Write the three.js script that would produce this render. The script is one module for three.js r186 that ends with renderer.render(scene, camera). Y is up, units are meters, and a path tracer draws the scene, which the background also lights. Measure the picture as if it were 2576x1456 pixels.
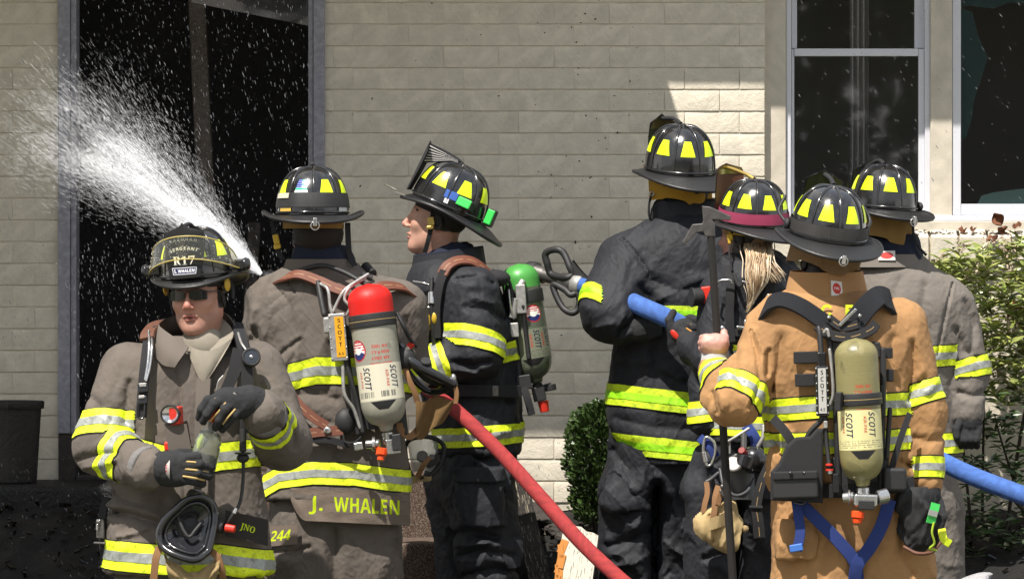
import * as THREE from 'three';
import { mergeGeometries, toCreasedNormals } from 'three/addons/utils/BufferGeometryUtils.js';
import { RoundedBoxGeometry } from 'three/addons/geometries/RoundedBoxGeometry.js';

// ---------------------------------------------------------------- camera, sky, sun, exposure
const scene = new THREE.Scene();
const DIST = 20, PXM = 675, HORIZON = 560, CAMY = 705 / 675;      // wall plane z = 0, camera 20 m in front of it
const camera = new THREE.PerspectiveCamera(2 * Math.atan(728 / PXM / DIST) * 180 / Math.PI, 2576 / 1456, 0.5, 900);
camera.position.set(0, CAMY, DIST);
camera.lookAt(0, CAMY, 0);
camera.setViewOffset(2576, 1456, 0, 728 - HORIZON, 2576, 1456);    // shifted lens keeps the house's uprights upright
const renderer = new THREE.WebGLRenderer({ antialias: true });
renderer.toneMapping = THREE.LinearToneMapping;
renderer.toneMappingExposure = 1.43;
renderer.shadowMap.enabled = true;
const SUNDIR = new THREE.Vector3(-0.30, 1.0, 0.50).normalize();
{ // computed sky: hazy spring air with broken white cloud, the same all round
  const W = 1024, H = 512, d = new Float32Array(W * H * 4);
  const h = (x, y) => { let n = Math.imul(x, 374761393) + Math.imul(y, 668265263) | 0; n = Math.imul(n ^ n >>> 13, 1274126177); return ((n ^ n >>> 16) >>> 0) / 4294967296; };
  const vn = (x, y, w) => { const X = Math.floor(x), Y = Math.floor(y), fx = x - X, fy = y - Y, u = fx * fx * (3 - 2 * fx), v = fy * fy * (3 - 2 * fy), m = i => ((i % w) + w) % w; return (h(m(X), Y) * (1 - u) + h(m(X + 1), Y) * u) * (1 - v) + (h(m(X), Y + 1) * (1 - u) + h(m(X + 1), Y + 1) * u) * v; };
  for (let j = 0; j < H; j++) for (let i = 0; i < W; i++) {
    const el = ((j + 0.5) / H - 0.5) * Math.PI, up = Math.max(0, Math.sin(el)), k = Math.pow(1 - up, 2.2);
    let c = 0, a = 0.5, w = 12; for (let o = 0; o < 6; o++) { c += a * vn(i / W * w, j / H * w * 1.6, w); a *= 0.5; w *= 2; }
    const cl = Math.min(1, Math.max(0, (c - 0.44) / 0.2)), q = (j * W + i) * 4;
    d[q] = (0.40 + 0.38 * k) * (1 - cl) + 1.0 * cl; d[q + 1] = (0.47 + 0.30 * k) * (1 - cl) + 0.97 * cl; d[q + 2] = (0.59 + 0.17 * k) * (1 - cl) + 0.93 * cl; d[q + 3] = 1;
  }
  const t = new THREE.DataTexture(d, W, H, THREE.RGBAFormat, THREE.FloatType); t.mapping = THREE.EquirectangularReflectionMapping; t.magFilter = t.minFilter = THREE.LinearFilter; t.wrapS = THREE.RepeatWrapping; t.needsUpdate = true;
  scene.background = t; scene.environment = t; scene.backgroundIntensity = 0.9; scene.environmentIntensity = 0.9;
}
const sun = new THREE.DirectionalLight(0xfff8ef, 5.0);
sun.name = 'sun';
sun.position.copy(SUNDIR).multiplyScalar(40);
sun.castShadow = true;
sun.shadow.mapSize.set(4096, 4096);
Object.assign(sun.shadow.camera, { left: -6, right: 6, top: 6, bottom: -6, near: 1, far: 90 });
scene.add(sun);

// ---------------------------------------------------------------- small toolkit
const V = (x, y, z) => new THREE.Vector3(x, y, z);
const fz = z => (DIST - z) / DIST / PXM;
const PX = (u, z) => (u - 1288) * fz(z);                            // plan coordinates, measured on the wall plane, to metres at depth z
const PY = (v, z) => CAMY - (v - HORIZON) * fz(z);
const P = (u, v, z) => V(PX(u, z), PY(v, z), z);
let seed = 7;
const rnd = () => { seed |= 0; seed = seed + 0x6D2B79F5 | 0; let t = Math.imul(seed ^ seed >>> 15, 1 | seed); t = t + Math.imul(t ^ t >>> 7, 61 | t) ^ t; return ((t ^ t >>> 14) >>> 0) / 4294967296; };
const rr = (a, b) => a + (b - a) * rnd();
const perm = new Uint8Array(512);
{ const p = [...Array(256).keys()]; for (let i = 255; i > 0; i--) { const j = Math.floor(rnd() * (i + 1)); [p[i], p[j]] = [p[j], p[i]]; } for (let i = 0; i < 512; i++) perm[i] = p[i & 255]; }
const fade = t => t * t * t * (t * (t * 6 - 15) + 10), lerp = (a, b, t) => a + (b - a) * t, clamp = (x, a, b) => x < a ? a : x > b ? b : x;
const sstep = (a, b, x) => { const t = clamp((x - a) / (b - a), 0, 1); return t * t * (3 - 2 * t); };
function grad(h, x, y, z) { h &= 15; const u = h < 8 ? x : y, v = h < 4 ? y : h === 12 || h === 14 ? x : z; return ((h & 1) ? -u : u) + ((h & 2) ? -v : v); }
function noise(x, y, z) {
  const X = Math.floor(x), Y = Math.floor(y), Z = Math.floor(z); x -= X; y -= Y; z -= Z;
  const u = fade(x), v = fade(y), w = fade(z), xi = X & 255, yi = Y & 255, zi = Z & 255;
  const A = perm[xi] + yi, AA = perm[A & 255] + zi, AB = perm[(A + 1) & 255] + zi, B = perm[(xi + 1) & 255] + yi, BA = perm[B & 255] + zi, BB = perm[(B + 1) & 255] + zi;
  const g = (i, a, b, c) => grad(perm[i & 255], a, b, c);
  return lerp(lerp(lerp(g(AA, x, y, z), g(BA, x - 1, y, z), u), lerp(g(AB, x, y - 1, z), g(BB, x - 1, y - 1, z), u), v),
    lerp(lerp(g(AA + 1, x, y, z - 1), g(BA + 1, x - 1, y, z - 1), u), lerp(g(AB + 1, x, y - 1, z - 1), g(BB + 1, x - 1, y - 1, z - 1), u), v), w);
}
const fbm = (x, y, z, o = 4) => { let s = 0, a = 0.5; for (let i = 0; i < o; i++) { s += a * noise(x, y, z); x *= 2.03; y *= 2.03; z *= 2.03; a *= 0.5; } return s; };

// textures: all computed, tileable noise and flat print only
function dataTex(n, fn, srgb, rx = 1, ry = 1) {
  const d = new Uint8Array(n * n * 4);
  for (let j = 0; j < n; j++) for (let i = 0; i < n; i++) { const c = fn(i / n, j / n), k = (j * n + i) * 4; d[k] = clamp(c[0], 0, 1) * 255; d[k + 1] = clamp(c[1], 0, 1) * 255; d[k + 2] = clamp(c[2], 0, 1) * 255; d[k + 3] = 255; }
  const t = new THREE.DataTexture(d, n, n); t.wrapS = t.wrapT = THREE.RepeatWrapping; t.magFilter = THREE.LinearFilter; t.minFilter = THREE.LinearMipmapLinearFilter; t.generateMipmaps = true;
  if (srgb) t.colorSpace = THREE.SRGBColorSpace; t.repeat.set(rx, ry); t.needsUpdate = true; return t;
}
const torus = (u, v, f, o, sd = 0) => { const a = u * 6.28318, b = v * 6.28318; return fbm(Math.cos(a) * f + sd, Math.sin(a) * f + Math.cos(b) * f * 0.97 + sd, Math.sin(b) * f - sd, o); };
const grey = x => [x, x, x];
function canvasTex(w, h, draw) {
  const c = document.createElement('canvas'); c.width = w; c.height = h; draw(c.getContext('2d'), w, h);
  const t = new THREE.CanvasTexture(c); t.colorSpace = THREE.SRGBColorSpace; t.anisotropy = 4; return t;
}
const std = o => new THREE.MeshStandardMaterial(o);
const phy = o => new THREE.MeshPhysicalMaterial(o);
const lin = (r, g, b) => new THREE.Color().setRGB(r, g, b);

// geometry helpers
function boxUV(g, s = 1) {                                          // uv in metres from each face's main direction
  g = g.index ? g.toNonIndexed() : g;
  const p = g.attributes.position, uv = new Float32Array(p.count * 2), a = V(), b = V(), c = V();
  for (let i = 0; i < p.count; i += 3) {
    a.fromBufferAttribute(p, i); b.fromBufferAttribute(p, i + 1).sub(a); c.fromBufferAttribute(p, i + 2).sub(a); b.cross(c);
    const ax = Math.abs(b.x), ay = Math.abs(b.y), az = Math.abs(b.z), m = az >= ax && az >= ay ? 0 : ax >= ay ? 1 : 2;
    for (let k = 0; k < 3; k++) { const x = p.getX(i + k), y = p.getY(i + k), z = p.getZ(i + k); uv[(i + k) * 2] = (m === 1 ? z : x) * s; uv[(i + k) * 2 + 1] = (m === 2 ? z : y) * s; }
  }
  g.setAttribute('uv', new THREE.BufferAttribute(uv, 2)); return g;
}
const used = {};
const numbered = n => { const k = used[n] = (used[n] ?? -1) + 1; return k ? n + '_' + String(k).padStart(3, '0') : n; };
function clean(g) { g = g.index ? g.toNonIndexed() : g; for (const k of Object.keys(g.attributes)) if (!['position', 'normal', 'uv', 'color'].includes(k)) g.deleteAttribute(k); return g; }
function merge(list) { list = list.map(clean); const col = list.every(g => g.attributes.color); if (!col) list.forEach(g => g.deleteAttribute('color')); list.forEach(g => { if (!g.attributes.uv) boxUV(g); }); return list.length > 1 ? mergeGeometries(list) : list[0]; }
function thing(name, label, category, base = [0, 0, 0], group) {    // a group at the thing's base; its parts are built in world metres and moved into it
  const o = new THREE.Group(); o.name = numbered(name); o.position.set(...(base.isVector3 ? [base.x, base.y, base.z] : base)); o.userData = { label, category }; if (group) o.userData.group = group;
  scene.add(o); return o;
}
function mk(name, g, m) { const o = new THREE.Mesh(g, m); o.name = name; o.castShadow = o.receiveShadow = true; return o; }
const SPLIT = new Set('strap buckle_plate hose_fitting chin_strap gauge_hose body air_hose braided_hose shoulder_strap waist_belt net_strap buckle clip leg_strap hip_strap hook_patch snap chest_strap finger_piping eye eyebrow visor_edge webbing splinter purge_knob clasp belt_buckle gauge_cap hose_collar pouch supply_hose speech_disc bail supply_line lens_rim yoke_bar shoulder_pad regulator_port'.split(' '));
function part(parent, name, g, m, label) {
  if (Array.isArray(g) && g.length > 1 && SPLIT.has(name)) { let o; g.forEach(q => { o = part(parent, name, q, m, label); }); return o; }
  g = Array.isArray(g) ? merge(g) : g;
  let root = parent; while (root.parent && root.parent !== scene) root = root.parent;
  if (!root.userData.local) g.translate(-root.position.x, -root.position.y, -root.position.z);
  const o = mk(name, g, m); if (label) o.userData.label = label; parent.add(o); return o;
}
function struct(name, g, m) { const o = mk(numbered(name), Array.isArray(g) ? merge(g) : g, m); o.userData.kind = 'structure'; scene.add(o); return o; }
function box(x0, x1, y0, y1, z0, z1, r = 0) {
  const w = x1 - x0, h = y1 - y0, d = z1 - z0;
  const g = r ? new RoundedBoxGeometry(w, h, d, 2, Math.min(r, w / 2.01, h / 2.01, d / 2.01)) : new THREE.BoxGeometry(w, h, d);
  g.translate((x0 + x1) / 2, (y0 + y1) / 2, (z0 + z1) / 2); return boxUV(g);
}
function bx(c, size, q, r = 0.004) {                                // rounded box at c, turned by quaternion q
  const g = new RoundedBoxGeometry(size[0], size[1], size[2], 2, Math.min(r, size[0] / 2.05, size[1] / 2.05, size[2] / 2.05));
  boxUV(g); const h = g.index ? g.toNonIndexed() : g; if (q) h.applyQuaternion(q); h.translate(c.x, c.y, c.z); return boxUV(h);
}
function curve(pts, closed = false, t = 0.5) { return new THREE.CatmullRomCurve3(pts, closed, 'catmullrom', t); }
function tube(pts, r, seg = 0, rad = 8, closed = false) {
  const c = curve(pts, closed), g = new THREE.TubeGeometry(c, seg || Math.max(8, pts.length * 8), r, rad, closed), L = c.getLength(), uv = g.attributes.uv;
  for (let i = 0; i < uv.count; i++) uv.setXY(i, uv.getX(i) * L, uv.getY(i) * 6.283 * r);
  const list = [g];
  if (!closed) for (const e of [0, 1]) { const s = new THREE.SphereGeometry(r, rad, 4); const p = c.getPoint(e); s.translate(p.x, p.y, p.z); list.push(s); }
  return merge(list);
}
function taperTube(pts, rads, seg = 40, rad = 12) {                 // a tube whose radius changes along its length
  const c = curve(pts), fr = c.computeFrenetFrames(seg), pos = [], nor = [], uv = [], idx = [], L = c.getLength();
  for (let i = 0; i <= seg; i++) { const t = i / seg, p = c.getPointAt(t), f = t * (rads.length - 1), k = Math.min(rads.length - 2, Math.floor(f)), r = lerp(rads[k], rads[k + 1], f - k);
    for (let j = 0; j <= rad; j++) { const a = j / rad * 6.28318, n = fr.normals[i].clone().multiplyScalar(Math.cos(a)).addScaledVector(fr.binormals[i], Math.sin(a)); pos.push(p.x + n.x * r, p.y + n.y * r, p.z + n.z * r); nor.push(n.x, n.y, n.z); uv.push(t * L, j / rad * 6.283 * r); } }
  for (let i = 0; i < seg; i++) for (let j = 0; j < rad; j++) { const a = i * (rad + 1) + j, b = a + rad + 1; idx.push(a, a + 1, b, b, a + 1, b + 1); }
  const g = new THREE.BufferGeometry(); g.setAttribute('position', new THREE.Float32BufferAttribute(pos, 3)); g.setAttribute('normal', new THREE.Float32BufferAttribute(nor, 3)); g.setAttribute('uv', new THREE.Float32BufferAttribute(uv, 2)); g.setIndex(idx);
  return g.toNonIndexed();
}
function ribbon(pts, w, th, up, seg = 0) {                          // webbing strap: flat band of width w, thickness th along pts; up(t) = the way its flat side faces
  const c = curve(pts), n = seg || pts.length * 10, pos = [], uv = [], idx = [], L = c.getLength();
  for (let i = 0; i <= n; i++) {
    const t = i / n, p = c.getPointAt(t), d = c.getTangentAt(t), N = (typeof up === 'function' ? up(t, p) : up).clone(); N.addScaledVector(d, -N.dot(d)).normalize();
    const S = d.clone().cross(N).normalize(), ww = (typeof w === 'function' ? w(t) : w) / 2, h = th / 2;
    for (const [a, b] of [[-1, -1], [-0.92, 1], [0.92, 1], [1, -1], [-1, -1]]) { pos.push(p.x + S.x * a * ww + N.x * b * h, p.y + S.y * a * ww + N.y * b * h, p.z + S.z * a * ww + N.z * b * h); uv.push((a + 1) / 2, t * L / 0.05); }
  }
  for (let i = 0; i < n; i++) for (let j = 0; j < 4; j++) { const a = i * 5 + j, b = a + 5; idx.push(a, b, a + 1, b, b + 1, a + 1); }
  for (const e of [0, n]) { const a = e * 5; idx.push(...(e ? [a, a + 1, a + 2, a, a + 2, a + 3] : [a, a + 2, a + 1, a, a + 3, a + 2])); }
  const g = new THREE.BufferGeometry(); g.setAttribute('position', new THREE.Float32BufferAttribute(pos, 3)); g.setAttribute('uv', new THREE.Float32BufferAttribute(uv, 2)); g.setIndex(idx);
  const h = g.toNonIndexed(); h.computeVertexNormals(); return h;
}
function lathe(prof, seg = 32) { return new THREE.LatheGeometry(prof.map(p => new THREE.Vector2(p[0], p[1])), seg); }
function place(g, pos, dir, up) {                                    // turn +y of g to dir and move it to pos
  g = g.index ? g.toNonIndexed() : g;
  const y = dir.clone().normalize(), z = (up || V(0, 0, 1)).clone(); z.addScaledVector(y, -z.dot(y)).normalize(); const x = y.clone().cross(z);
  g.applyMatrix4(new THREE.Matrix4().makeBasis(x, y, z).setPosition(pos)); return g;
}
function cylinder(a, b, r0, r1 = r0, seg = 20) {
  const L = a.distanceTo(b), e = Math.min(r0, r1, L) * 0.12;
  const g = lathe([[0, 0], [r0 - e, 0], [r0, e], [r1, L - e], [r1 - e, L], [0, L]], seg); g.computeVertexNormals(); return place(flatish(g), a, b.clone().sub(a));
}
function flatish(g) { g = g.toNonIndexed(); g.computeVertexNormals(); return g; }
function ell(c, rx, ry, rz, q, n = 20) { const g = new THREE.SphereGeometry(1, n, Math.max(8, n * 0.6 | 0)); g.scale(rx, ry, rz); if (q) g.applyQuaternion(q); g.translate(c.x, c.y, c.z); return g; }
const Q = (x, y, z, o = 'YXZ') => new THREE.Quaternion().setFromEuler(new THREE.Euler(x * Math.PI / 180, y * Math.PI / 180, z * Math.PI / 180, o));
// sheet: a thickened grid surface from a function (s, t) -> point, with uv 0..1
function sheet(fn, nu, nv, th = 0.004, side = 1) {
  const pts = [], nor = [], F = (i, j) => fn(i / nu, j / nv);
  for (let j = 0; j <= nv; j++) for (let i = 0; i <= nu; i++) pts.push(F(i, j));
  const at = (i, j) => pts[clamp(j, 0, nv) * (nu + 1) + clamp(i, 0, nu)];
  for (let j = 0; j <= nv; j++) for (let i = 0; i <= nu; i++) { const a = at(i + 1, j).clone().sub(at(i - 1, j)), b = at(i, j + 1).clone().sub(at(i, j - 1)); nor.push(a.cross(b).normalize().multiplyScalar(side)); }
  const pos = [], nn = [], uv = [], idx = [], N = (nu + 1) * (nv + 1);
  for (const k of [1, -1]) for (let i = 0; i < N; i++) { const p = pts[i], n = nor[i]; pos.push(p.x + n.x * th * k / 2, p.y + n.y * th * k / 2, p.z + n.z * th * k / 2); nn.push(n.x * k, n.y * k, n.z * k); uv.push((i % (nu + 1)) / nu, Math.floor(i / (nu + 1)) / nv); }
  const quad = (a, b, c, d) => idx.push(a, b, c, a, c, d);
  for (let j = 0; j < nv; j++) for (let i = 0; i < nu; i++) { const a = j * (nu + 1) + i, b = a + 1, c = b + nu + 1, d = a + nu + 1; if (side > 0) { quad(a, b, c, d); quad(N + a, N + d, N + c, N + b); } else { quad(a, d, c, b); quad(N + a, N + b, N + c, N + d); } }
  const rim = (a, b) => side > 0 ? quad(a, N + a, N + b, b) : quad(a, b, N + b, N + a);
  for (let i = 0; i < nu; i++) { rim(i, i + 1); rim(nv * (nu + 1) + i + 1, nv * (nu + 1) + i); }
  for (let j = 0; j < nv; j++) { rim((j + 1) * (nu + 1), j * (nu + 1)); rim(j * (nu + 1) + nu, (j + 1) * (nu + 1) + nu); }
  const g = new THREE.BufferGeometry(); g.setAttribute('position', new THREE.Float32BufferAttribute(pos, 3)); g.setAttribute('normal', new THREE.Float32BufferAttribute(nn, 3)); g.setAttribute('uv', new THREE.Float32BufferAttribute(uv, 2)); g.setIndex(idx);
  return g.toNonIndexed();
}
// outline polygon (points in u, v plan px at depth z) extruded to a real thickness
function slab(uvs, z, th, bev = 0.002, smooth = false) {
  const s = new THREE.Shape(); const pts = uvs.map(p => new THREE.Vector2(PX(p[0], z), PY(p[1], z)));
  if (smooth) { s.moveTo(pts[0].x, pts[0].y); s.splineThru(pts.slice(1).concat([pts[0]])); } else s.setFromPoints(pts);
  const g = new THREE.ExtrudeGeometry(s, { depth: th, bevelEnabled: bev > 0, bevelSize: bev, bevelThickness: bev, bevelSegments: 2, curveSegments: 12 }); g.translate(0, 0, z - th / 2); return boxUV(g);
}

// ---------------------------------------------------------------- bodies: smooth-joined distance fields meshed with surface nets
const smin = (a, b, k) => { if (k <= 0) return Math.min(a, b); const h = Math.max(k - Math.abs(a - b), 0) / k; return Math.min(a, b) - h * h * k * 0.25; };
const cap = (a, b, ra, rb, g = 0, k = 0.04, flat = 1) => ({ kind: 0, a, b, ra, rb, g, k, flat, ba: b.clone().sub(a), l2: b.distanceToSquared(a) });
const ellp = (c, rx, ry, rz, g = 0, k = 0.03, q) => ({ kind: 1, c, rx, ry, rz, m: Math.min(rx, ry, rz), g, k, q: q ? q.clone().invert() : null });
// loft of ellipses: rows [y, cx, cz, rx, rz] from top to bottom
function loft(rows, g = 0, k = 0.04, n = 2.3, round = 0.02) { rows = rows.slice().sort((a, b) => a[0] - b[0]); return { kind: 2, rows, g, k, n, round, y0: rows[0][0], y1: rows[rows.length - 1][0] }; }
const rowsUV = (z, list) => list.map(([v, ul, ur, rz, dz = 0]) => [PY(v, z), PX((ul + ur) / 2, z), z + dz, (ur - ul) / 2 * fz(z), rz]);
const _v = V();
function dist(p, x, y, z) {
  if (p.kind === 0) {
    const ax = x - p.a.x, ay = y - p.a.y, az = (z - p.a.z), t = clamp((ax * p.ba.x + ay * p.ba.y + az * p.ba.z) / p.l2, 0, 1);
    const dx = ax - p.ba.x * t, dy = ay - p.ba.y * t, dz = (az - p.ba.z * t) / p.flat; return Math.sqrt(dx * dx + dy * dy + dz * dz) - (p.ra + (p.rb - p.ra) * t);
  }
  if (p.kind === 1) {
    _v.set(x - p.c.x, y - p.c.y, z - p.c.z); if (p.q) _v.applyQuaternion(p.q);
    const k0 = Math.hypot(_v.x / p.rx, _v.y / p.ry, _v.z / p.rz); if (k0 < 0.05) return -p.m; const k1 = Math.hypot(_v.x / p.rx / p.rx, _v.y / p.ry / p.ry, _v.z / p.rz / p.rz); return k0 * (k0 - 1) / k1;
  }
  const R = p.rows; let yc = clamp(y, p.y0, p.y1), i = 0; while (i < R.length - 2 && yc > R[i + 1][0]) i++;
  const A = R[i], B = R[i + 1], t = (yc - A[0]) / (B[0] - A[0]), Z = R[Math.max(0, i - 1)], C = R[Math.min(R.length - 1, i + 2)];
  const cr = k => { const a = A[k], b = B[k], ma = (b - Z[k]) / (B[0] - Z[0] || 1) * (B[0] - A[0]), mb = (C[k] - a) / (C[0] - A[0] || 1) * (B[0] - A[0]); const t2 = t * t, t3 = t2 * t; return (2 * t3 - 3 * t2 + 1) * a + (t3 - 2 * t2 + t) * ma + (3 * t2 - 2 * t3) * b + (t3 - t2) * mb; };
  const rx = Math.max(0.005, cr(3)), rz = Math.max(0.005, cr(4)), ux = Math.abs(x - cr(1)) / rx, uz = Math.abs(z - cr(2)) / rz;
  const q = Math.pow(Math.pow(ux, p.n) + Math.pow(uz, p.n), 1 / p.n), rm = (rx * uz + rz * ux + 1e-6) / (ux + uz + 1e-6);
  let d = (q - 1) * Math.min(rm, Math.min(rx, rz) * 1.6) , dy = Math.max(p.y0 - y, y - p.y1); d += p.round; dy += p.round;
  return Math.min(Math.max(d, dy), 0) + Math.hypot(Math.max(d, 0), Math.max(dy, 0)) - p.round;
}
function fieldOf(prims, extra) {
  for (const p of prims) { const b = bounds([{ ...p, neg: false }], 0); p.bb = [b.min.x, b.min.y, b.min.z, b.max.x, b.max.y, b.max.z]; }
  return (x, y, z) => {
    let d = 1e9; for (const p of prims) {
      const B = p.bb, ex = Math.max(B[0] - x, x - B[3], 0), ey = Math.max(B[1] - y, y - B[4], 0), ez = Math.max(B[2] - z, z - B[5], 0), q = ex * ex + ey * ey + ez * ez;
      if (q > 0.0121 && p.neg) continue; const e = q > 0.0121 ? Math.sqrt(q) : dist(p, x, y, z); d = p.neg ? -smin(-d, e, p.k) : d > 1e8 ? e : smin(d, e, p.k); }
    if (extra && Math.abs(d) < 0.06) d += extra(x, y, z); return d;
  };
}
function groupAt(prims, x, y, z) { let b = 1e9, g = 0; for (const p of prims) { if (p.neg) continue; const e = dist(p, x, y, z); if (e < b) { b = e; g = p.g; } } return g; }
function mesh(f, lo, hi, h) {                                        // surface nets + projection onto the field
  const nx = Math.ceil((hi.x - lo.x) / h) + 1, ny = Math.ceil((hi.y - lo.y) / h) + 1, nz = Math.ceil((hi.z - lo.z) / h) + 1;
  const F = new Float32Array(nx * ny * nz).fill(NaN), B = 6, ix = (i, j, k) => i + nx * (j + ny * k);
  for (let K = 0; K < nz; K += B) for (let J = 0; J < ny; J += B) for (let I = 0; I < nx; I += B) {
    const c = f(lo.x + (I + B / 2) * h, lo.y + (J + B / 2) * h, lo.z + (K + B / 2) * h), far = Math.abs(c) > h * B * 1.5 + 0.02;
    for (let k = K; k < Math.min(nz, K + B); k++) for (let j = J; j < Math.min(ny, J + B); j++) for (let i = I; i < Math.min(nx, I + B); i++) F[ix(i, j, k)] = far ? c : f(lo.x + i * h, lo.y + j * h, lo.z + k * h);
  }
  const id = new Int32Array(nx * ny * nz).fill(-1), pos = [], idx = [];
  const E = [[0, 1], [0, 2], [0, 4], [1, 3], [1, 5], [2, 3], [2, 6], [3, 7], [4, 5], [4, 6], [5, 7], [6, 7]], cv = new Float32Array(8);
  for (let k = 0; k < nz - 1; k++) for (let j = 0; j < ny - 1; j++) for (let i = 0; i < nx - 1; i++) {
    let m = 0; for (let c = 0; c < 8; c++) { const val = F[ix(i + (c & 1), j + (c >> 1 & 1), k + (c >> 2))]; cv[c] = val; if (val < 0) m |= 1 << c; }
    if (m === 0 || m === 255) continue;
    let x = 0, y = 0, z = 0, n = 0; for (const [a, b] of E) if (cv[a] < 0 !== cv[b] < 0) { const t = cv[a] / (cv[a] - cv[b]); x += (a & 1) + t * ((b & 1) - (a & 1)); y += (a >> 1 & 1) + t * ((b >> 1 & 1) - (a >> 1 & 1)); z += (a >> 2) + t * ((b >> 2) - (a >> 2)); n++; }
    id[ix(i, j, k)] = pos.length / 3; pos.push(lo.x + (i + x / n) * h, lo.y + (j + y / n) * h, lo.z + (k + z / n) * h);
  }
  const q = (a, b, c, d, fl) => { if (a < 0 || b < 0 || c < 0 || d < 0) return; fl ? idx.push(a, b, c, a, c, d) : idx.push(a, c, b, a, d, c); };
  for (let k = 1; k < nz - 1; k++) for (let j = 1; j < ny - 1; j++) for (let i = 1; i < nx - 1; i++) {
    const s = F[ix(i, j, k)] < 0;
    if (s !== F[ix(i + 1, j, k)] < 0) q(id[ix(i, j - 1, k - 1)], id[ix(i, j, k - 1)], id[ix(i, j, k)], id[ix(i, j - 1, k)], s);
    if (s !== F[ix(i, j + 1, k)] < 0) q(id[ix(i - 1, j, k - 1)], id[ix(i - 1, j, k)], id[ix(i, j, k)], id[ix(i, j, k - 1)], s);
    if (s !== F[ix(i, j, k + 1)] < 0) q(id[ix(i - 1, j - 1, k)], id[ix(i, j - 1, k)], id[ix(i, j, k)], id[ix(i - 1, j, k)], s);
  }
  const nor = new Float32Array(pos.length), e = h * 0.35;
  for (let i = 0; i < pos.length; i += 3) for (let it = 0; it < 2; it++) {
    const x = pos[i], y = pos[i + 1], z = pos[i + 2], gx = f(x + e, y, z) - f(x - e, y, z), gy = f(x, y + e, z) - f(x, y - e, z), gz = f(x, y, z + e) - f(x, y, z - e), l = Math.hypot(gx, gy, gz) || 1;
    if (it === 1) { nor[i] = gx / l; nor[i + 1] = gy / l; nor[i + 2] = gz / l; break; }
    const d = clamp(f(x, y, z) / (l / (2 * e)), -h * 0.5, h * 0.5); pos[i] -= gx / l * d; pos[i + 1] -= gy / l * d; pos[i + 2] -= gz / l * d;
  }
  const g = new THREE.BufferGeometry(); g.setAttribute('position', new THREE.Float32BufferAttribute(pos, 3)); g.setAttribute('normal', new THREE.Float32BufferAttribute(nor, 3)); g.setIndex(idx); return g;
}
function bounds(prims, m = 0.05) {
  const b = new THREE.Box3(); for (const p of prims) { if (p.neg) continue; if (p.kind === 0) { for (const [q, r] of [[p.a, p.ra], [p.b, p.rb]]) { const R = r * Math.max(1, p.flat); b.expandByPoint(q.clone().addScalar(R)); b.expandByPoint(q.clone().addScalar(-R)); } } else if (p.kind === 1) { const r = Math.max(p.rx, p.ry, p.rz); b.expandByPoint(p.c.clone().addScalar(r)); b.expandByPoint(p.c.clone().addScalar(-r)); } else for (const r of p.rows) { b.expandByPoint(V(r[1] - r[3], r[0], r[2] - r[4])); b.expandByPoint(V(r[1] + r[3], r[0], r[2] + r[4])); } }
  return b.expandByScalar(m);
}
// cloth: body of prims with folds; returns an indexed geometry carrying its prims for stripes and tints
function cloth(prims, o = {}) {
  const { amp = 0.008, fr = 9, seed: sd = 0, h = 0.0092, creases = [], an = [1, 0.55, 1] } = o;
  const cs = creases.map(c => ({ ...c, q: c.pts.map(p => [PX(p[0], c.z), PY(p[1], c.z)]) }));
  const extra = (x, y, z) => {
    const wx = noise(x * 3 + sd, y * 3, z * 3) * 0.09, wy = noise(x * 3, y * 3 + sd + 9, z * 3) * 0.09;
    const a = noise((x + wx + y * 0.35) * fr * an[0] + sd, (y + wy) * fr * an[1], z * fr * an[2]), b = noise((x - wx - y * 0.6) * fr * 1.9 + 3 * sd, (y - wy) * fr * 0.9, z * fr * 1.7 + sd);
    let d = amp * (0.55 - Math.pow(clamp(1 - 2.1 * Math.abs(a), 0, 1), 1.5) * 1.15 + (1 - 2.2 * Math.abs(b)) * 0.35 - 0.2) * (0.5 + sstep(-0.25, 0.4, noise(x * 2.2 + sd * 2, y * 2.2, z * 2.2 + 5))) + amp * 0.16 * noise(x * 60, y * 60, z * 60);
    for (const c of cs) {
      if (c.front !== 0 && (z - c.z) * (c.front || 1) < (c.zmin ?? 0)) continue; let m = 1e9;
      for (let i = 0; i < c.q.length - 1; i++) { const [x0, y0] = c.q[i], [x1, y1] = c.q[i + 1], bx = x1 - x0, by = y1 - y0, t = clamp(((x - x0) * bx + (y - y0) * by) / (bx * bx + by * by), 0, 1), dx = x - x0 - bx * t, dy = y - y0 - by * t, w = 0.35 + 0.65 * Math.sin(3.1416 * clamp((i + t) / (c.q.length - 1), 0.08, 0.92)); m = Math.min(m, (dx * dx + dy * dy) / (c.r * c.r) / w); }
      if (m < 16) d += c.d * (0.55 * Math.exp(-Math.sqrt(m) * 1.5) + 0.45 * Math.exp(-m) - 0.16 * Math.exp(-Math.pow(Math.sqrt(m) - 2.1, 2)));
    }
    return d;
  };
  const f = fieldOf(prims, extra), b = bounds(prims), g = mesh(f, b.min, b.max, h);
  g.userData.prims = prims; return g;
}
function tint(g, fn) { const p = g.attributes.position, c = new Float32Array(p.count * 3); for (let i = 0; i < p.count; i++) { const t = fn(p.getX(i), p.getY(i), p.getZ(i)); c[3 * i] = t[0]; c[3 * i + 1] = t[1]; c[3 * i + 2] = t[2]; } g.setAttribute('color', new THREE.BufferAttribute(c, 3)); return g; }
const soot = (sd, amt = 0.35, base = [1, 1, 1]) => (x, y, z) => { const a = fbm(x * 5 + sd, y * 5, z * 5, 4), b = fbm(x * 17, y * 13 + sd, z * 17, 3), s = 1 - amt * sstep(0.02, 0.38, a + b * 0.5) + 0.10 * b; return [base[0] * s, base[1] * s, base[2] * s]; };
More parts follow.
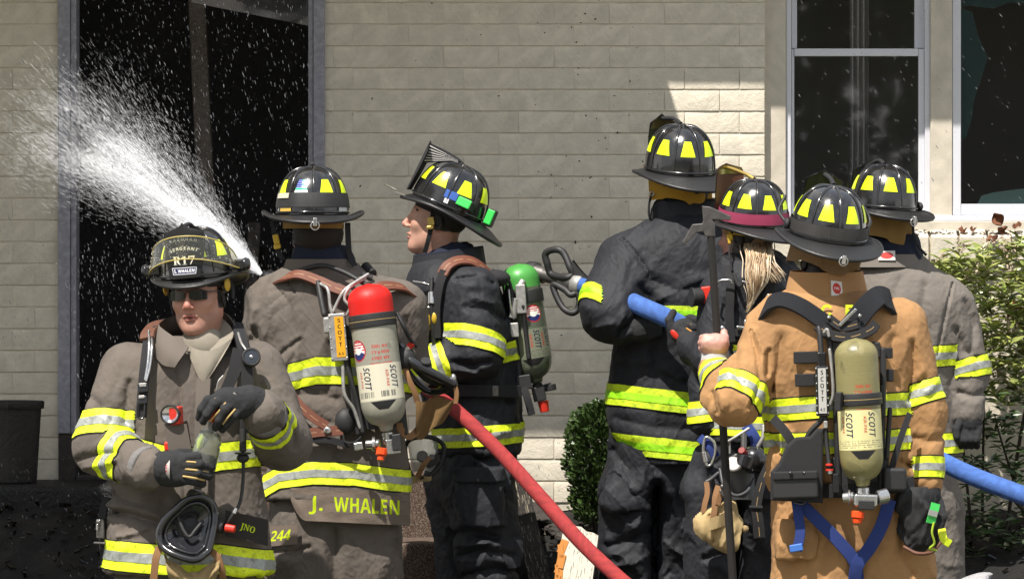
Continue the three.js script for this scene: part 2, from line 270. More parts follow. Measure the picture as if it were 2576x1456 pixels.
// stripe: the part of a garment's surface where f0 < f < f1, lifted off it, with real thickness
function stripe(g, f, f0, f1, lift = 0.0025, keep = null) {
  const p = g.attributes.position, n = g.attributes.normal, I = g.index.array, out = [], nn = [], val = new Float32Array(p.count);
  for (let i = 0; i < p.count; i++) val[i] = f(p.getX(i), p.getY(i), p.getZ(i));
  const vert = i => [p.getX(i), p.getY(i), p.getZ(i), n.getX(i), n.getY(i), n.getZ(i), val[i]];
  const cut = (poly, lim, s) => { const r = []; for (let i = 0; i < poly.length; i++) { const a = poly[i], b = poly[(i + 1) % poly.length], ia = (a[6] - lim) * s >= 0, ib = (b[6] - lim) * s >= 0; if (ia) r.push(a); if (ia !== ib) { const t = (lim - a[6]) / (b[6] - a[6]); r.push(a.map((q, k) => q + (b[k] - q) * t)); } } return r; };
  for (let t = 0; t < I.length; t += 3) {
    const a = I[t], b = I[t + 1], c = I[t + 2], mn = Math.min(val[a], val[b], val[c]), mx = Math.max(val[a], val[b], val[c]); if (mx <= f0 || mn >= f1 || !(mx - mn < 0.2)) continue;
    if (keep) { const x = (p.getX(a) + p.getX(b) + p.getX(c)) / 3, y = (p.getY(a) + p.getY(b) + p.getY(c)) / 3, z = (p.getZ(a) + p.getZ(b) + p.getZ(c)) / 3; if (!keep(x, y, z)) continue; }
    let poly = [vert(a), vert(b), vert(c)]; if (mn < f0) poly = cut(poly, f0, 1); if (poly.length > 2 && mx > f1) poly = cut(poly, f1, -1);
    for (let k = 1; k < poly.length - 1; k++) for (const q of [poly[0], poly[k], poly[k + 1]]) { const L = Math.hypot(q[3], q[4], q[5]) || 1; out.push(q[0] + q[3] / L * lift, q[1] + q[4] / L * lift, q[2] + q[5] / L * lift); nn.push(q[3] / L, q[4] / L, q[5] / L); }
  }
  const r = new THREE.BufferGeometry(); r.setAttribute('position', new THREE.Float32BufferAttribute(out, 3)); r.setAttribute('normal', new THREE.Float32BufferAttribute(nn, 3)); return boxUV(r);
}
// distance-along-bone function for sleeve stripes
const along = (a, b) => { const d = b.clone().sub(a).normalize(); return (x, y, z) => (x - a.x) * d.x + (y - a.y) * d.y + (z - a.z) * d.z; };
// height above a polyline hem given in plan px: metres below the line are positive
const below = (pts, z) => { const q = pts.map(p => [PX(p[0], z), PY(p[1], z)]).sort((a, b) => a[0] - b[0]); return (x, y) => { let i = 0; while (i < q.length - 2 && x > q[i + 1][0]) i++; const t = clamp((x - q[i][0]) / (q[i + 1][0] - q[i][0]), -3, 4); return lerp(q[i][1], q[i + 1][1], t) - y; }; };

// ---------------------------------------------------------------- materials of the place
const T = {
  paint: dataTex(512, (u, v) => grey(0.5 + 0.35 * torus(u, v, 3, 4) + 0.25 * torus(u, v, 14, 3, 5)), false, 3, 3),
  paintCol: dataTex(512, (u, v) => { const n = torus(u, v, 2.5, 5, 2), sp = torus(u, v, 26, 2, 8); const s = 0.93 + 0.13 * n - (sp > 0.42 ? 0.28 : 0); return [s, s * 0.992, s * 0.975]; }, true, 1.1, 1.1),
  cloth: dataTex(512, (u, v) => grey(0.5 + 0.3 * Math.sin(u * 6.28318 * 96) * Math.sin(v * 6.28318 * 96) + 0.5 * torus(u, v, 6, 4)), false, 6, 6),
  rough: dataTex(256, (u, v) => grey(0.72 + 0.5 * torus(u, v, 4, 4, 3)), false, 4, 4),
  grime: dataTex(512, (u, v) => { const s = 0.92 + 0.22 * torus(u, v, 3, 5, 4) - 0.12 * Math.max(0, torus(u, v, 9, 3, 1)); return [s, s, s]; }, true, 2.5, 2.5),
  gravel: dataTex(1024, (u, v) => { let s = 0; const N = 90; const cx = Math.floor(u * N), cy = Math.floor(v * N); let best = 9, h = 0; for (let i = -1; i < 2; i++) for (let j = -1; j < 2; j++) { const X = (cx + i + N) % N, Y = (cy + j + N) % N, k = perm[(perm[X & 255] + Y) & 255], px = (cx + i + 0.2 + 0.6 * (k / 255)) / N, py = (cy + j + 0.2 + 0.6 * (perm[k] / 255)) / N, d = Math.hypot(u - px, v - py) * N; if (d < best) { best = d; h = perm[(k + 31) & 255] / 255; } } s = best > 0.52 ? 0.3 : 0.42 + 0.5 * h; const w = 0.9 + 0.2 * (h - 0.5); s = 0.45 + 0.75 * (s - 0.45); return [s, s * (0.94 * w), s * (0.86 * w)]; }, true, 2.6, 2.6),
};
const M = {
  brick: std({ color: lin(0.755, 0.705, 0.595), map: T.paintCol, roughness: 0.62, bumpMap: T.paint, bumpScale: 0.0035 }),
  mortar: std({ color: lin(0.725, 0.675, 0.565), map: T.paintCol, roughness: 0.8, bumpMap: T.paint, bumpScale: 0.004 }),
  trim: std({ color: lin(0.68, 0.63, 0.54), map: T.paintCol, roughness: 0.55, bumpMap: T.paint, bumpScale: 0.001 }),
  doorTrim: std({ color: lin(0.34, 0.34, 0.39), map: T.grime, roughness: 0.5, bumpMap: T.paint, bumpScale: 0.001 }),
  vinyl: std({ color: lin(0.66, 0.67, 0.72), roughness: 0.38 }),
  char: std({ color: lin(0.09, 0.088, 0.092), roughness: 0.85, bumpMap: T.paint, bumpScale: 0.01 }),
  charWood: std({ color: lin(0.05, 0.042, 0.036), roughness: 0.75, bumpMap: T.paint, bumpScale: 0.008, map: T.grime }),
  ash: std({ color: lin(0.013, 0.0125, 0.0125), roughness: 0.6, map: T.grime, bumpMap: T.paint, bumpScale: 0.02 }),
  pane: phy({ color: 0xffffff, transmission: 1, thickness: 0, roughness: 0.02, ior: 1.5 }),
  panedirty: phy({ color: lin(0.22, 0.36, 0.35), transmission: 0.9, thickness: 0, roughness: 0.15 }),
  roof: std({ color: lin(0.3, 0.28, 0.25), roughness: 0.8 }),
  concrete: std({ color: lin(0.42, 0.40, 0.36), roughness: 0.85, map: T.gravel, bumpMap: T.gravel, bumpScale: 0.008 }),
  soil: std({ color: 0xffffff, vertexColors: true, roughness: 0.9, bumpMap: T.gravel, bumpScale: 0.02 }),
};

// ---------------------------------------------------------------- house wall, brick by brick
const XW = u => PX(u, 0), YW = v => PY(v, 0);
const COURSE = 54.7, V0 = 8;
{
  const wall = thing('brick_wall', 'cream painted brick house wall behind the crew', 'wall', [0, 0, 0]);
  const top = YW(-200);
  // painted mortar face with the door and window openings left free
  part(wall, 'mortar_face', [box(XW(-900), XW(160), -0.3, top, -0.24, -0.0042), box(XW(800), XW(1925), -0.3, top, -0.24, -0.0042), box(XW(1925), XW(3600), -0.3, YW(655), -0.24, -0.0042), box(XW(160), XW(800), YW(1215), -0.3 + 0.001, -0.24, -0.03)].slice(0, 3), M.mortar);
  const variants = {};
  const brickGeo = (w, k) => {
    const key = Math.round(w * 500) + '_' + k; if (variants[key]) return variants[key];
    const h = COURSE / PXM - 0.0038, nx = 5, ny = 3, d = 0.045, e = 0.0065, pos = [], idx = [];
    const gx = [0, e, w * 0.35, w * 0.68, w - e, w], gy = [0, 0.0035, h - 0.010, h];
    for (let j = 0; j <= ny; j++) for (let i = 0; i <= nx; i++) { const edge = i === 0 || i === nx || j === 0 || j === ny; const n = noise(gx[i] * 22 + k * 7.3, gy[j] * 30, k * 3.1); pos.push(gx[i] - w / 2 + (edge ? 0.0016 * noise(i * 3 + k, j * 2, 1.5) : 0), gy[j] - h / 2 + (edge ? 0.0030 * noise(i * 1.7 + k * 5, j * 3.3, 4.5) : 0), (j === 0 ? -0.0048 : j === ny ? -0.0030 : edge ? -0.0006 : 0) + n * 0.0017); }
    for (let j = 0; j < ny; j++) for (let i = 0; i < nx; i++) { const a = j * (nx + 1) + i, b = a + nx + 1; idx.push(a, a + 1, b + 1, a, b + 1, b); }
    const ring = []; for (let i = 0; i < nx; i++) ring.push(i); for (let j = 0; j < ny; j++) ring.push(j * (nx + 1) + nx); for (let i = nx; i > 0; i--) ring.push(ny * (nx + 1) + i); for (let j = ny; j > 0; j--) ring.push(j * (nx + 1));
    const o = pos.length / 3; ring.forEach(r => pos.push(pos[r * 3], pos[r * 3 + 1], -d)); ring.forEach((r, i) => { const r2 = ring[(i + 1) % ring.length], b = o + i, b2 = o + (i + 1) % ring.length; idx.push(r, b, r2, b, b2, r2); });
    const g = new THREE.BufferGeometry(); g.setAttribute('position', new THREE.Float32BufferAttribute(pos, 3)); g.setIndex(idx); const q = clean(toCreasedNormals(g, 0.5)); boxUV(q);
    const uv = q.attributes.uv; for (let i = 0; i < uv.count; i++) uv.setXY(i, uv.getX(i) + k * 0.37, uv.getY(i) + k * 0.61);
    return variants[key] = q;
  };
  const tones = [0.97, 1, 1.02, 1.0, 0.985].map(t => { const m = M.brick.clone(); m.color.multiplyScalar(t); return m; });
  const addRow = (row, edges) => { for (let i = 0; i < edges.length - 1; i++) { const a = edges[i], b = edges[i + 1]; if (b - a < 10) continue; const w = (b - a) / PXM - (a > 1600 && row > 3 || row > 19 ? 0.0042 : 0.0012); const o = mk('brick', brickGeo(w, Math.floor(rnd() * 5)), tones[Math.floor(rnd() * 5)]); o.position.set(XW((a + b) / 2), YW(V0 + (row - 0.5) * COURSE), rr(-0.0008, 0.0008)); wall.add(o); } };
  for (let row = 0; row <= 23; row++) {
    const odd = row % 2 === 1, e = [1925]; for (let u = odd ? 1811 : 1861; u > 830; u -= odd ? 139 : e.length === 1 ? 119 : 139) e.push(u); e.push(808); addRow(row, e.sort((a, b) => a - b));
    const l = [152]; for (let u = odd ? 86 : 30; u > -160; u -= 139) l.push(u); addRow(row, l.sort((a, b) => a - b));
  }
  const lowm = box(XW(1925), XW(3600), -0.3, YW(662), -0.006, -0.001); lowm.translate(0, 0, 0); 
}
// ---------------------------------------------------------------- doorway with burnt room behind
{
  const door = thing('doorway_frame', 'grey painted frame around the burnt-out doorway', 'door frame', [XW(480), 0, 0]);
  part(door, 'jamb', [box(XW(145), XW(176), YW(1090), 2.55, -0.14, 0.022, 0.004), box(XW(176.5), XW(191), YW(1092), 2.55, -0.14, 0.008, 0.003)], M.doorTrim);
  part(door, 'jamb', [box(XW(788), XW(817), YW(1225), 2.55, -0.14, 0.022, 0.004), box(XW(775), XW(787.5), YW(1225), 2.55, -0.14, 0.008, 0.003)], M.doorTrim);
  part(door, 'burnt_jamb_foot', box(XW(146), XW(190), YW(1225), YW(1090.5), -0.14, 0.014, 0.004), M.charWood, 'charred foot of the left jamb');
  part(door, 'threshold', box(XW(191.5), XW(774), YW(1225), YW(1195), -0.16, 0.03, 0.006), M.charWood);
  // a shard of the broken door pane left hanging in the upper corner
  const sh = new THREE.Shape(); [[478, -60], [774, -60], [774, 62], [478, 2]].forEach(([u, v], i) => i ? sh.lineTo(XW(u), YW(v)) : sh.moveTo(XW(u), YW(v)));
  const g = new THREE.ExtrudeGeometry(sh, { depth: 0.005, bevelEnabled: false }); g.translate(0, -YW(62), 0); g.rotateX(0.19); g.translate(0, YW(62), -0.10); part(door, 'glass_shard', boxUV(g), phy({ color: lin(0.07, 0.07, 0.072), roughness: 0.04, metalness: 0.25, clearcoat: 1, clearcoatRoughness: 0.02 }), 'glass shard left in the upper corner');
  const room = thing('burnt_room', 'pitch black burnt room seen through the doorway', 'room', [XW(480), 0, -2]);
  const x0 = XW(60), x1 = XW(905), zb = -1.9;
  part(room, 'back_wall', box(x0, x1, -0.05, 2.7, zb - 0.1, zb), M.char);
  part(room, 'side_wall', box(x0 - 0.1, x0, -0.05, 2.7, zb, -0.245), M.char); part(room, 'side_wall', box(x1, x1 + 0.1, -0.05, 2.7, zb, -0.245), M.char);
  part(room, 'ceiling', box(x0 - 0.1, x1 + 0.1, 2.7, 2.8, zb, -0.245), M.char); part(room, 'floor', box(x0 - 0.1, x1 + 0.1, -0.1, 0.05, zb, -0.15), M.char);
  const st = std({ color: lin(0.22, 0.19, 0.165), roughness: 0.8, map: T.grime, bumpMap: T.paint, bumpScale: 0.01 });
  const post = thing('burnt_stud', 'scorched upright timber inside the burnt doorway', 'timber', [PX(480, -0.6), 0.05, -0.6]);
  const pg = box(PX(448, -0.6), PX(492, -0.6), 0.05, 2.7, -0.68, -0.6, 0.01); { const p = pg.attributes.position; for (let i = 0; i < p.count; i++) p.setX(i, p.getX(i) + (2.7 - p.getY(i)) * 0.045); } pg.computeVertexNormals(); part(post, 'timber', pg, st);
  const stub = thing('burnt_rubble', 'burnt boards fallen at the back of the doorway', 'rubble', [PX(700, -0.8), 0.05, -0.8]);
  for (let i = 0; i < 7; i++) { const a = P(600 + i * 26, 1180, -0.8 - i * 0.1), b = P(640 + i * 18, 560 + i * 60, -1 - i * 0.1); a.y = 0.06; part(stub, 'board', bx(a.clone().lerp(b, 0.5), [0.05, a.distanceTo(b), 0.02], new THREE.Quaternion().setFromUnitVectors(V(0, 1, 0), b.clone().sub(a).normalize())), i % 3 ? M.charWood : st); }
}
// ---------------------------------------------------------------- windows on the right
{
  const win = thing('sash_window', 'white double-hung sash window behind the right-hand crew', 'window', [XW(2160), YW(560), -0.09]);
  const zf = -0.085, B = (a, b, c, d, z0, z1, r = 0.003) => box(PX(a, z1), PX(b, z1), PY(d, z1), PY(c, z1), z0, z1, r);
  part(win, 'reveal_board', B(1922, 1978, -90, 560, -0.24, -0.045), M.trim);
  part(win, 'mullion', B(2342, 2397, -90, 562, -0.24, -0.07), M.trim);
  part(win, 'outer_frame', [B(1978.5, 1991, -90, 556, -0.2, -0.06), B(2328, 2341.5, -90, 556, -0.2, -0.085), B(1991, 2328, 545, 556, -0.2, -0.09)], M.vinyl);
  const up = part(win, 'upper_sash', [B(1991.5, 2006, -90, 122, -0.15, -0.125), B(2302, 2327.5, -90, 122, -0.15, -0.125)], M.vinyl);
  part(up, 'pane', box(PX(2004, -0.14), PX(2304, -0.14), PY(128, -0.14), PY(-90, -0.14), -0.143, -0.139), M.pane);
  const lo = part(win, 'lower_sash', [B(1991.5, 1999, 123, 544, -0.12, -0.098), B(2312, 2327.5, 123, 544, -0.12, -0.098), B(1999, 2312, 122, 141, -0.125, -0.092), B(1999, 2312, 522, 544.5, -0.12, -0.098)], M.vinyl);
  part(lo, 'pane', box(PX(1997, -0.11), PX(2314, -0.11), PY(530, -0.11), PY(132, -0.11), -0.113, -0.109), M.pane);
  const w2 = thing('broken_window', 'broken window at the right edge with jagged glass left in its frame', 'window', [XW(2500), YW(560), -0.09]);
  part(w2, 'frame', [B(2397.5, 2419, -90, 541, -0.2, -0.078), B(2419, 2900, 513, 541, -0.2, -0.082), B(2880, 2900, -90, 513, -0.2, -0.08)], M.vinyl);
  const shard = (pts, z) => { const s = new THREE.Shape(); pts.forEach(([u, v], i) => i ? s.lineTo(PX(u, z), PY(v, z)) : s.moveTo(PX(u, z), PY(v, z))); const g = new THREE.ExtrudeGeometry(s, { depth: 0.004, bevelEnabled: false }); g.translate(0, 0, z); return boxUV(g); };
  part(w2, 'glass_shard', shard([[2417, 20], [2447, 30], [2462, 90], [2486, 145], [2474, 185], [2452, 250], [2446, 300], [2432, 345], [2417, 352]], -0.12), M.panedirty);
  part(w2, 'glass_shard', shard([[2417, -60], [2600, -60], [2600, 10], [2540, 6], [2500, 22], [2440, 14], [2417, 18]], -0.12), M.panedirty);
  part(w2, 'glass_shard', shard([[2460, 514], [2470, 492], [2500, 484], [2560, 476], [2620, 470], [2620, 514]], -0.12), M.panedirty);
  const room = thing('dark_room', 'dark unlit room behind the right-hand windows', 'room', [XW(2300), 0.3, -2]);
  const x0 = XW(1890), x1 = XW(3000), dk = std({ color: lin(0.32, 0.31, 0.29), roughness: 0.8 });
  part(room, 'back_wall', box(x0, x1, 0.2, 2.7, -3.1, -3), dk); part(room, 'side_wall', box(x0 - 0.1, x0, 0.2, 2.7, -3, -0.245), dk); part(room, 'side_wall', box(x1, x1 + 0.1, 0.2, 2.7, -3, -0.245), dk); part(room, 'ceiling', box(x0 - 0.1, x1 + 0.1, 2.7, 2.8, -3, -0.245), dk); part(room, 'floor', box(x0 - 0.1, x1 + 0.1, 0.1, 0.2, -3, -0.245), dk);
  const curtain = sheet((s, t) => V(lerp(PX(2140, -0.9), PX(2185, -0.9), s), lerp(0.9, 2.4, t), -0.9 + 0.02 * Math.sin(s * 20)), 16, 2, 0.004); 
  const cu = thing('curtain', 'dim curtain hanging inside the sash window', 'curtain', [PX(2160, -0.9), 0.9, -0.9]); part(cu, 'cloth', curtain, std({ color: lin(0.45, 0.44, 0.42), roughness: 0.9 }));
  // sill of bricks laid on edge
  const sill = thing('window_sill', 'brick sill littered with charred leaves below the broken window', 'window sill', [XW(2400), YW(655), 0]);
  part(sill, 'sill_board', B(1926, 2900, 557, 583, -0.2, -0.015), M.trim); part(sill, 'sub_sill', B(1979, 2900, 541.5, 556.5, -0.2, -0.06), M.vinyl);
  for (let i = 0, u = 2050; u < 2900; i++, u += 73) {
    const x0 = PX(u, 0.05), x1 = PX(u + 73, 0.05) - 0.009, j = i % 3, yt = PY(594, 0.05), yb = PY(654, 0.05), s = new THREE.Shape(); s.moveTo(-0.2, yb); s.lineTo(0.045, yb); s.lineTo(0.05, yb + 0.005); s.lineTo(0.05, yt - 0.006); s.lineTo(0.044, yt); s.lineTo(-0.04, yt + 0.026 + 0.002 * j); s.lineTo(-0.2, yt + 0.026);
    const g = new THREE.ExtrudeGeometry(s, { depth: x1 - x0 - 0.006, bevelEnabled: true, bevelSize: 0.003, bevelThickness: 0.003, bevelSegments: 1 }); g.rotateY(-Math.PI / 2); g.translate(x1, 0, 0.002 * j); part(sill, 'brick', boxUV(g), M.brick);
  }
  part(sill, 'mortar', box(PX(1927, 0), PX(2900, 0), PY(656, 0.03), PY(597, 0.03), -0.2, 0.038), M.mortar);
}
// ---------------------------------------------------------------- roof overhangs above the picture shade the wall; an added slab shades the bank
{
  const eave = thing('roof_eave', 'house eave above the windows', 'roof', [0, 2.6, 0]);
  part(eave, 'soffit', box(-6, 6, 2.6, 2.63, -0.5, 0.5), M.trim); part(eave, 'fascia', box(-6, 6, 2.6, 2.78, 0.5, 0.5185), M.trim); part(eave, 'roof_deck', box(-6, 6, 2.63, 2.77, -0.5, 0.5), M.roof);
  const porch = thing('porch_roof', 'flat porch roof over the burnt doorway', 'roof', [-2, 2.6, 0]);
  part(porch, 'soffit', box(-5, 0.218, 2.6, 2.64, 0.52, 1.155), M.trim); part(porch, 'fascia', box(-5, 0.218, 2.6, 2.79, 1.155, 1.174), M.trim); part(porch, 'roof_deck', box(-5, 0.218, 2.64, 2.78, 0.52, 1.155), M.roof);
  const side = thing('added_shade_roof', 'added roof slab out of view on the left that shades the bank', 'roof', [-3.6, 2.6, 2]);  // unseen slab added only to throw shade on the left bank
  part(side, 'soffit', box(-5, -2.3, 2.6, 2.64, 1.18, 3.6), M.trim); part(side, 'roof_deck', box(-5, -2.3, 2.64, 2.78, 1.18, 3.6), M.roof);
  const up = thing('upper_wall', 'painted wall above the openings', 'wall', [0, 2, -0.1]); part(up, 'face', [box(-6, 6, 2.5, 3.2, -0.24, -0.1)], M.mortar);
}
// ---------------------------------------------------------------- ground: bank falling from the house to the lawn
function groundY(x, z) {
  const t = sstep(0.15, 2.9, z); let y = lerp(-0.03, -0.88, t) - 0.28 * sstep(2.9, 9, z);
  y += 0.10 * sstep(-1.0, -1.7, x) * sstep(0.1, 0.5, z) * (1 - sstep(1.5, 2.6, z));
  return y + 0.012 * fbm(x * 3, z * 3, 1.7, 3);
}
{
  const xs = [], zs = []; for (let x = -3.4; x <= 3.4; x += 0.03) xs.push(x); for (let z = -0.02; z <= 4; z += 0.03) zs.push(z);
  for (const e of [5, 8, 14, 25, 60, 140, 320]) { xs.unshift(-e); xs.push(e); zs.push(e); }
  const pos = [], idx = [], col = [];
  for (const z of zs) for (const x of xs) {
    const far = Math.abs(x) > 3.4 || z > 4, y = far && z > 9 ? -1.16 : groundY(x, z); const mul = !far && z < 3.4;
    pos.push(x, y + (mul ? 0.02 * noise(x * 14, z * 14, 3) + 0.012 * noise(x * 40, z * 40, 8) : 0), z);
    const k = 0.8 + 0.6 * fbm(x * 6, z * 6, 2, 3); if (mul) { const b = sstep(-0.2, 0.25, fbm(x * 9, z * 9, 6, 3)); col.push((0.010 + 0.012 * b) * k, (0.0095 + 0.009 * b) * k, (0.009 + 0.006 * b) * k); } else if (z > 4.5 && z < 20) col.push(0.40 * k, 0.37 * k, 0.32 * k); else col.push(0.075 * k, 0.11 * k, 0.035 * k);  // pale paving past the bank is added to bounce light onto the wall
  }
  const W = xs.length; for (let j = 0; j < zs.length - 1; j++) for (let i = 0; i < W - 1; i++) { const a = j * W + i; idx.push(a, a + W, a + 1, a + 1, a + W, a + W + 1); }
  const g = new THREE.BufferGeometry(); g.setAttribute('position', new THREE.Float32BufferAttribute(pos, 3)); g.setAttribute('color', new THREE.Float32BufferAttribute(col, 3)); g.setIndex(idx); g.computeVertexNormals();
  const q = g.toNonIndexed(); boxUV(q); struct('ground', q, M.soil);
  // wood chips and charred bits lying on the bank
  const chip = new THREE.BoxGeometry(1, 0.22, 0.4), n = 3600, im = new THREE.InstancedMesh(chip, std({ color: 0xffffff, roughness: 0.22 }), n), m = new THREE.Matrix4(), e = new THREE.Euler(), c = new THREE.Color();
  for (let i = 0; i < n; i++) { const x = rr(-2.3, 2.3), z = rr(0.25, 3.2), s = rr(0.008, 0.034); e.set(rr(-0.6, 0.6), rr(0, 6.28), rr(-0.6, 0.6)); m.compose(V(x, groundY(x, z) + 0.012 + 0.02 * noise(x * 14, z * 14, 3), z), new THREE.Quaternion().setFromEuler(e), V(s, s * rr(0.5, 1), s)); im.setMatrixAt(i, m); const b = x > -1.0 && rnd() < 0.15 ? rr(0.05, 0.14) : rr(0.004, 0.013); im.setColorAt(i, c.setRGB(b, b * 0.85, b * 0.7)); }  // no pale chips at left: the deep shade there is put into colour
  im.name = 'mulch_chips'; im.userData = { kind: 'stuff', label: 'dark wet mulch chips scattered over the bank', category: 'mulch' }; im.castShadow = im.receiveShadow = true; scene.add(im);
  const stoop = thing('concrete_stoop', 'exposed aggregate concrete steps under the doorway', 'steps', [PX(900, 0.9), -0.3, 0.9]);
  part(stoop, 'step', box(PX(300, 0.9), PX(1272, 0.9), -0.45, 0.155, 0.04, 0.9, 0.012), M.concrete);
  part(stoop, 'step', box(PX(300, 1.2), PX(1285, 1.2), -0.75, -0.075, 0.905, 1.25, 0.012), M.concrete);
}
// dark planter by the left edge
{
  const z = 0.32, pot = thing('planter_pot', 'dark scorched tapered planter pot against the left wall', 'planter', P(25, 1200, z));
  const h = PY(1008, z) - PY(1215, z), r1 = PX(105, z) - PX(25, z), r0 = r1 * 0.8, c = P(25, 1215, z);
  const g = lathe([[0, 0], [r0, 0], [r0 + 0.003, 0.006], [r1 - 0.004, h - 0.03], [r1 + 0.006, h - 0.028], [r1 + 0.008, h - 0.004], [r1 + 0.003, h], [r1 - 0.012, h], [r1 - 0.016, h - 0.05], [0, h - 0.06]], 28); g.scale(1, 1, 0.8); g.computeVertexNormals(); g.translate(c.x, c.y, c.z);
  part(pot, 'bowl', boxUV(g), std({ color: lin(0.024, 0.020, 0.018), map: T.grime, roughness: 0.6, bumpMap: T.paint, bumpScale: 0.004 }));
  const led = thing('stone_ledge', 'sooty stone ledge along the left wall', 'ledge', [PX(20, 0.4), -0.1, 0.3]);
  part(led, 'slab', box(PX(-400, 0.5), PX(296, 0.5), -0.3, c.y, 0.03, 0.55, 0.02), M.ash);
}

// trees across the street, behind the photographer: what the window panes mirror
{
  const bark = std({ color: lin(0.09, 0.07, 0.05), roughness: 0.9 }), leaf = std({ color: lin(0.05, 0.075, 0.025), roughness: 0.7, side: THREE.DoubleSide });
  const tree = thing('street_tree', 'leafy tree across the street, reflected in the window panes', 'tree', [0, 0, 0], 'trees across the street');
  tree.userData.local = true;
  const tr = [taperTube([V(0, -0.2, 0), V(0.1, 2.5, 0.05), V(0, 5, 0)], [0.28, 0.2, 0.1], 16, 8)]; for (let i = 0; i < 7; i++) { const a = i * 0.9, y = 2 + i * 0.5; tr.push(taperTube([V(0.05, y, 0), V(Math.cos(a) * 1.2, y + 1.2, Math.sin(a) * 1.2), V(Math.cos(a) * 2.2, y + 2.6, Math.sin(a) * 2.2)], [0.1, 0.06, 0.02], 10, 6)); }
  part(tree, 'trunk', tr, bark);
  const pos = []; for (let c = 0; c < 110; c++) { const a = rr(0, 6.28), el = rr(-1.25, 1.2), R = rr(1.0, 3.6), cx = Math.cos(a) * Math.cos(el) * R, cy = 5 + Math.sin(el) * R * 1.1, cz = Math.sin(a) * Math.cos(el) * R; for (let i = 0; i < 70; i++) { const p = V(cx + rr(-0.8, 0.8), cy + rr(-0.6, 0.6), cz + rr(-0.8, 0.8)), d = V(rr(-1, 1), rr(-1, 1), rr(-1, 1)).normalize().multiplyScalar(0.26), e = V(rr(-1, 1), rr(-1, 1), rr(-1, 1)).normalize().multiplyScalar(0.22); pos.push(p.x, p.y, p.z, p.x + d.x, p.y + d.y, p.z + d.z, p.x + e.x, p.y + e.y, p.z + e.z); } }
  const g = new THREE.BufferGeometry(); g.setAttribute('position', new THREE.Float32BufferAttribute(pos, 3)); g.computeVertexNormals(); boxUV(g); part(tree, 'crown', g, leaf);
  const spots = []; for (let i = 0; i < 15; i++) spots.push([-26 + i * 3.7, 40 + 5 * (i % 2), rr(1.0, 1.4)]);
  spots.forEach(([x, z, s], i) => { const t = i ? tree.clone() : tree; if (i) { t.name = numbered('street_tree'); scene.add(t); } t.position.set(x, -1.2, z); t.scale.setScalar(s); t.rotation.y = i * 1.3; });
}

// ---------------------------------------------------------------- crew: materials
T.skin = dataTex(256, (u, v) => grey(0.5 + 0.6 * torus(u, v, 16, 3, 61)), false, 12, 12);
T.fold = dataTex(512, (u, v) => { const w = 0.35 * torus(u, v, 1.6, 2, 11), a = torus(u + 0.06 * w, v * 1 + 0.05 * w, 2.3, 2, 21), b = torus(u - 0.05 * w, v, 4.6, 2, 31); const r1 = Math.pow(clamp(1 - 3.2 * Math.abs(a), 0, 1), 1.6), r2 = Math.pow(clamp(1 - 3.2 * Math.abs(b), 0, 1), 1.4); return grey(0.35 + 0.42 * r1 + 0.20 * r2 + 0.10 * torus(u, v, 12, 2, 3) + 0.03 * Math.sin(u * 6.28318 * 120) * Math.sin(v * 6.28318 * 120)); }, false, 1.5, 1.15);
T.tape = dataTex(512, (u, v) => { const a = torus(u, v, 4, 4, 41), b = torus(u, v, 13, 3, 51); const s = 1 - 0.28 * Math.pow(clamp(a * 1.6 + 0.1, 0, 1), 1.3) - 0.16 * clamp(b * 2, 0, 1) + 0.03 * Math.sin(u * 6.28318 * 90) * Math.sin(v * 6.28318 * 90); return [s, s, s * 0.97]; }, true, 2.2, 2.2);
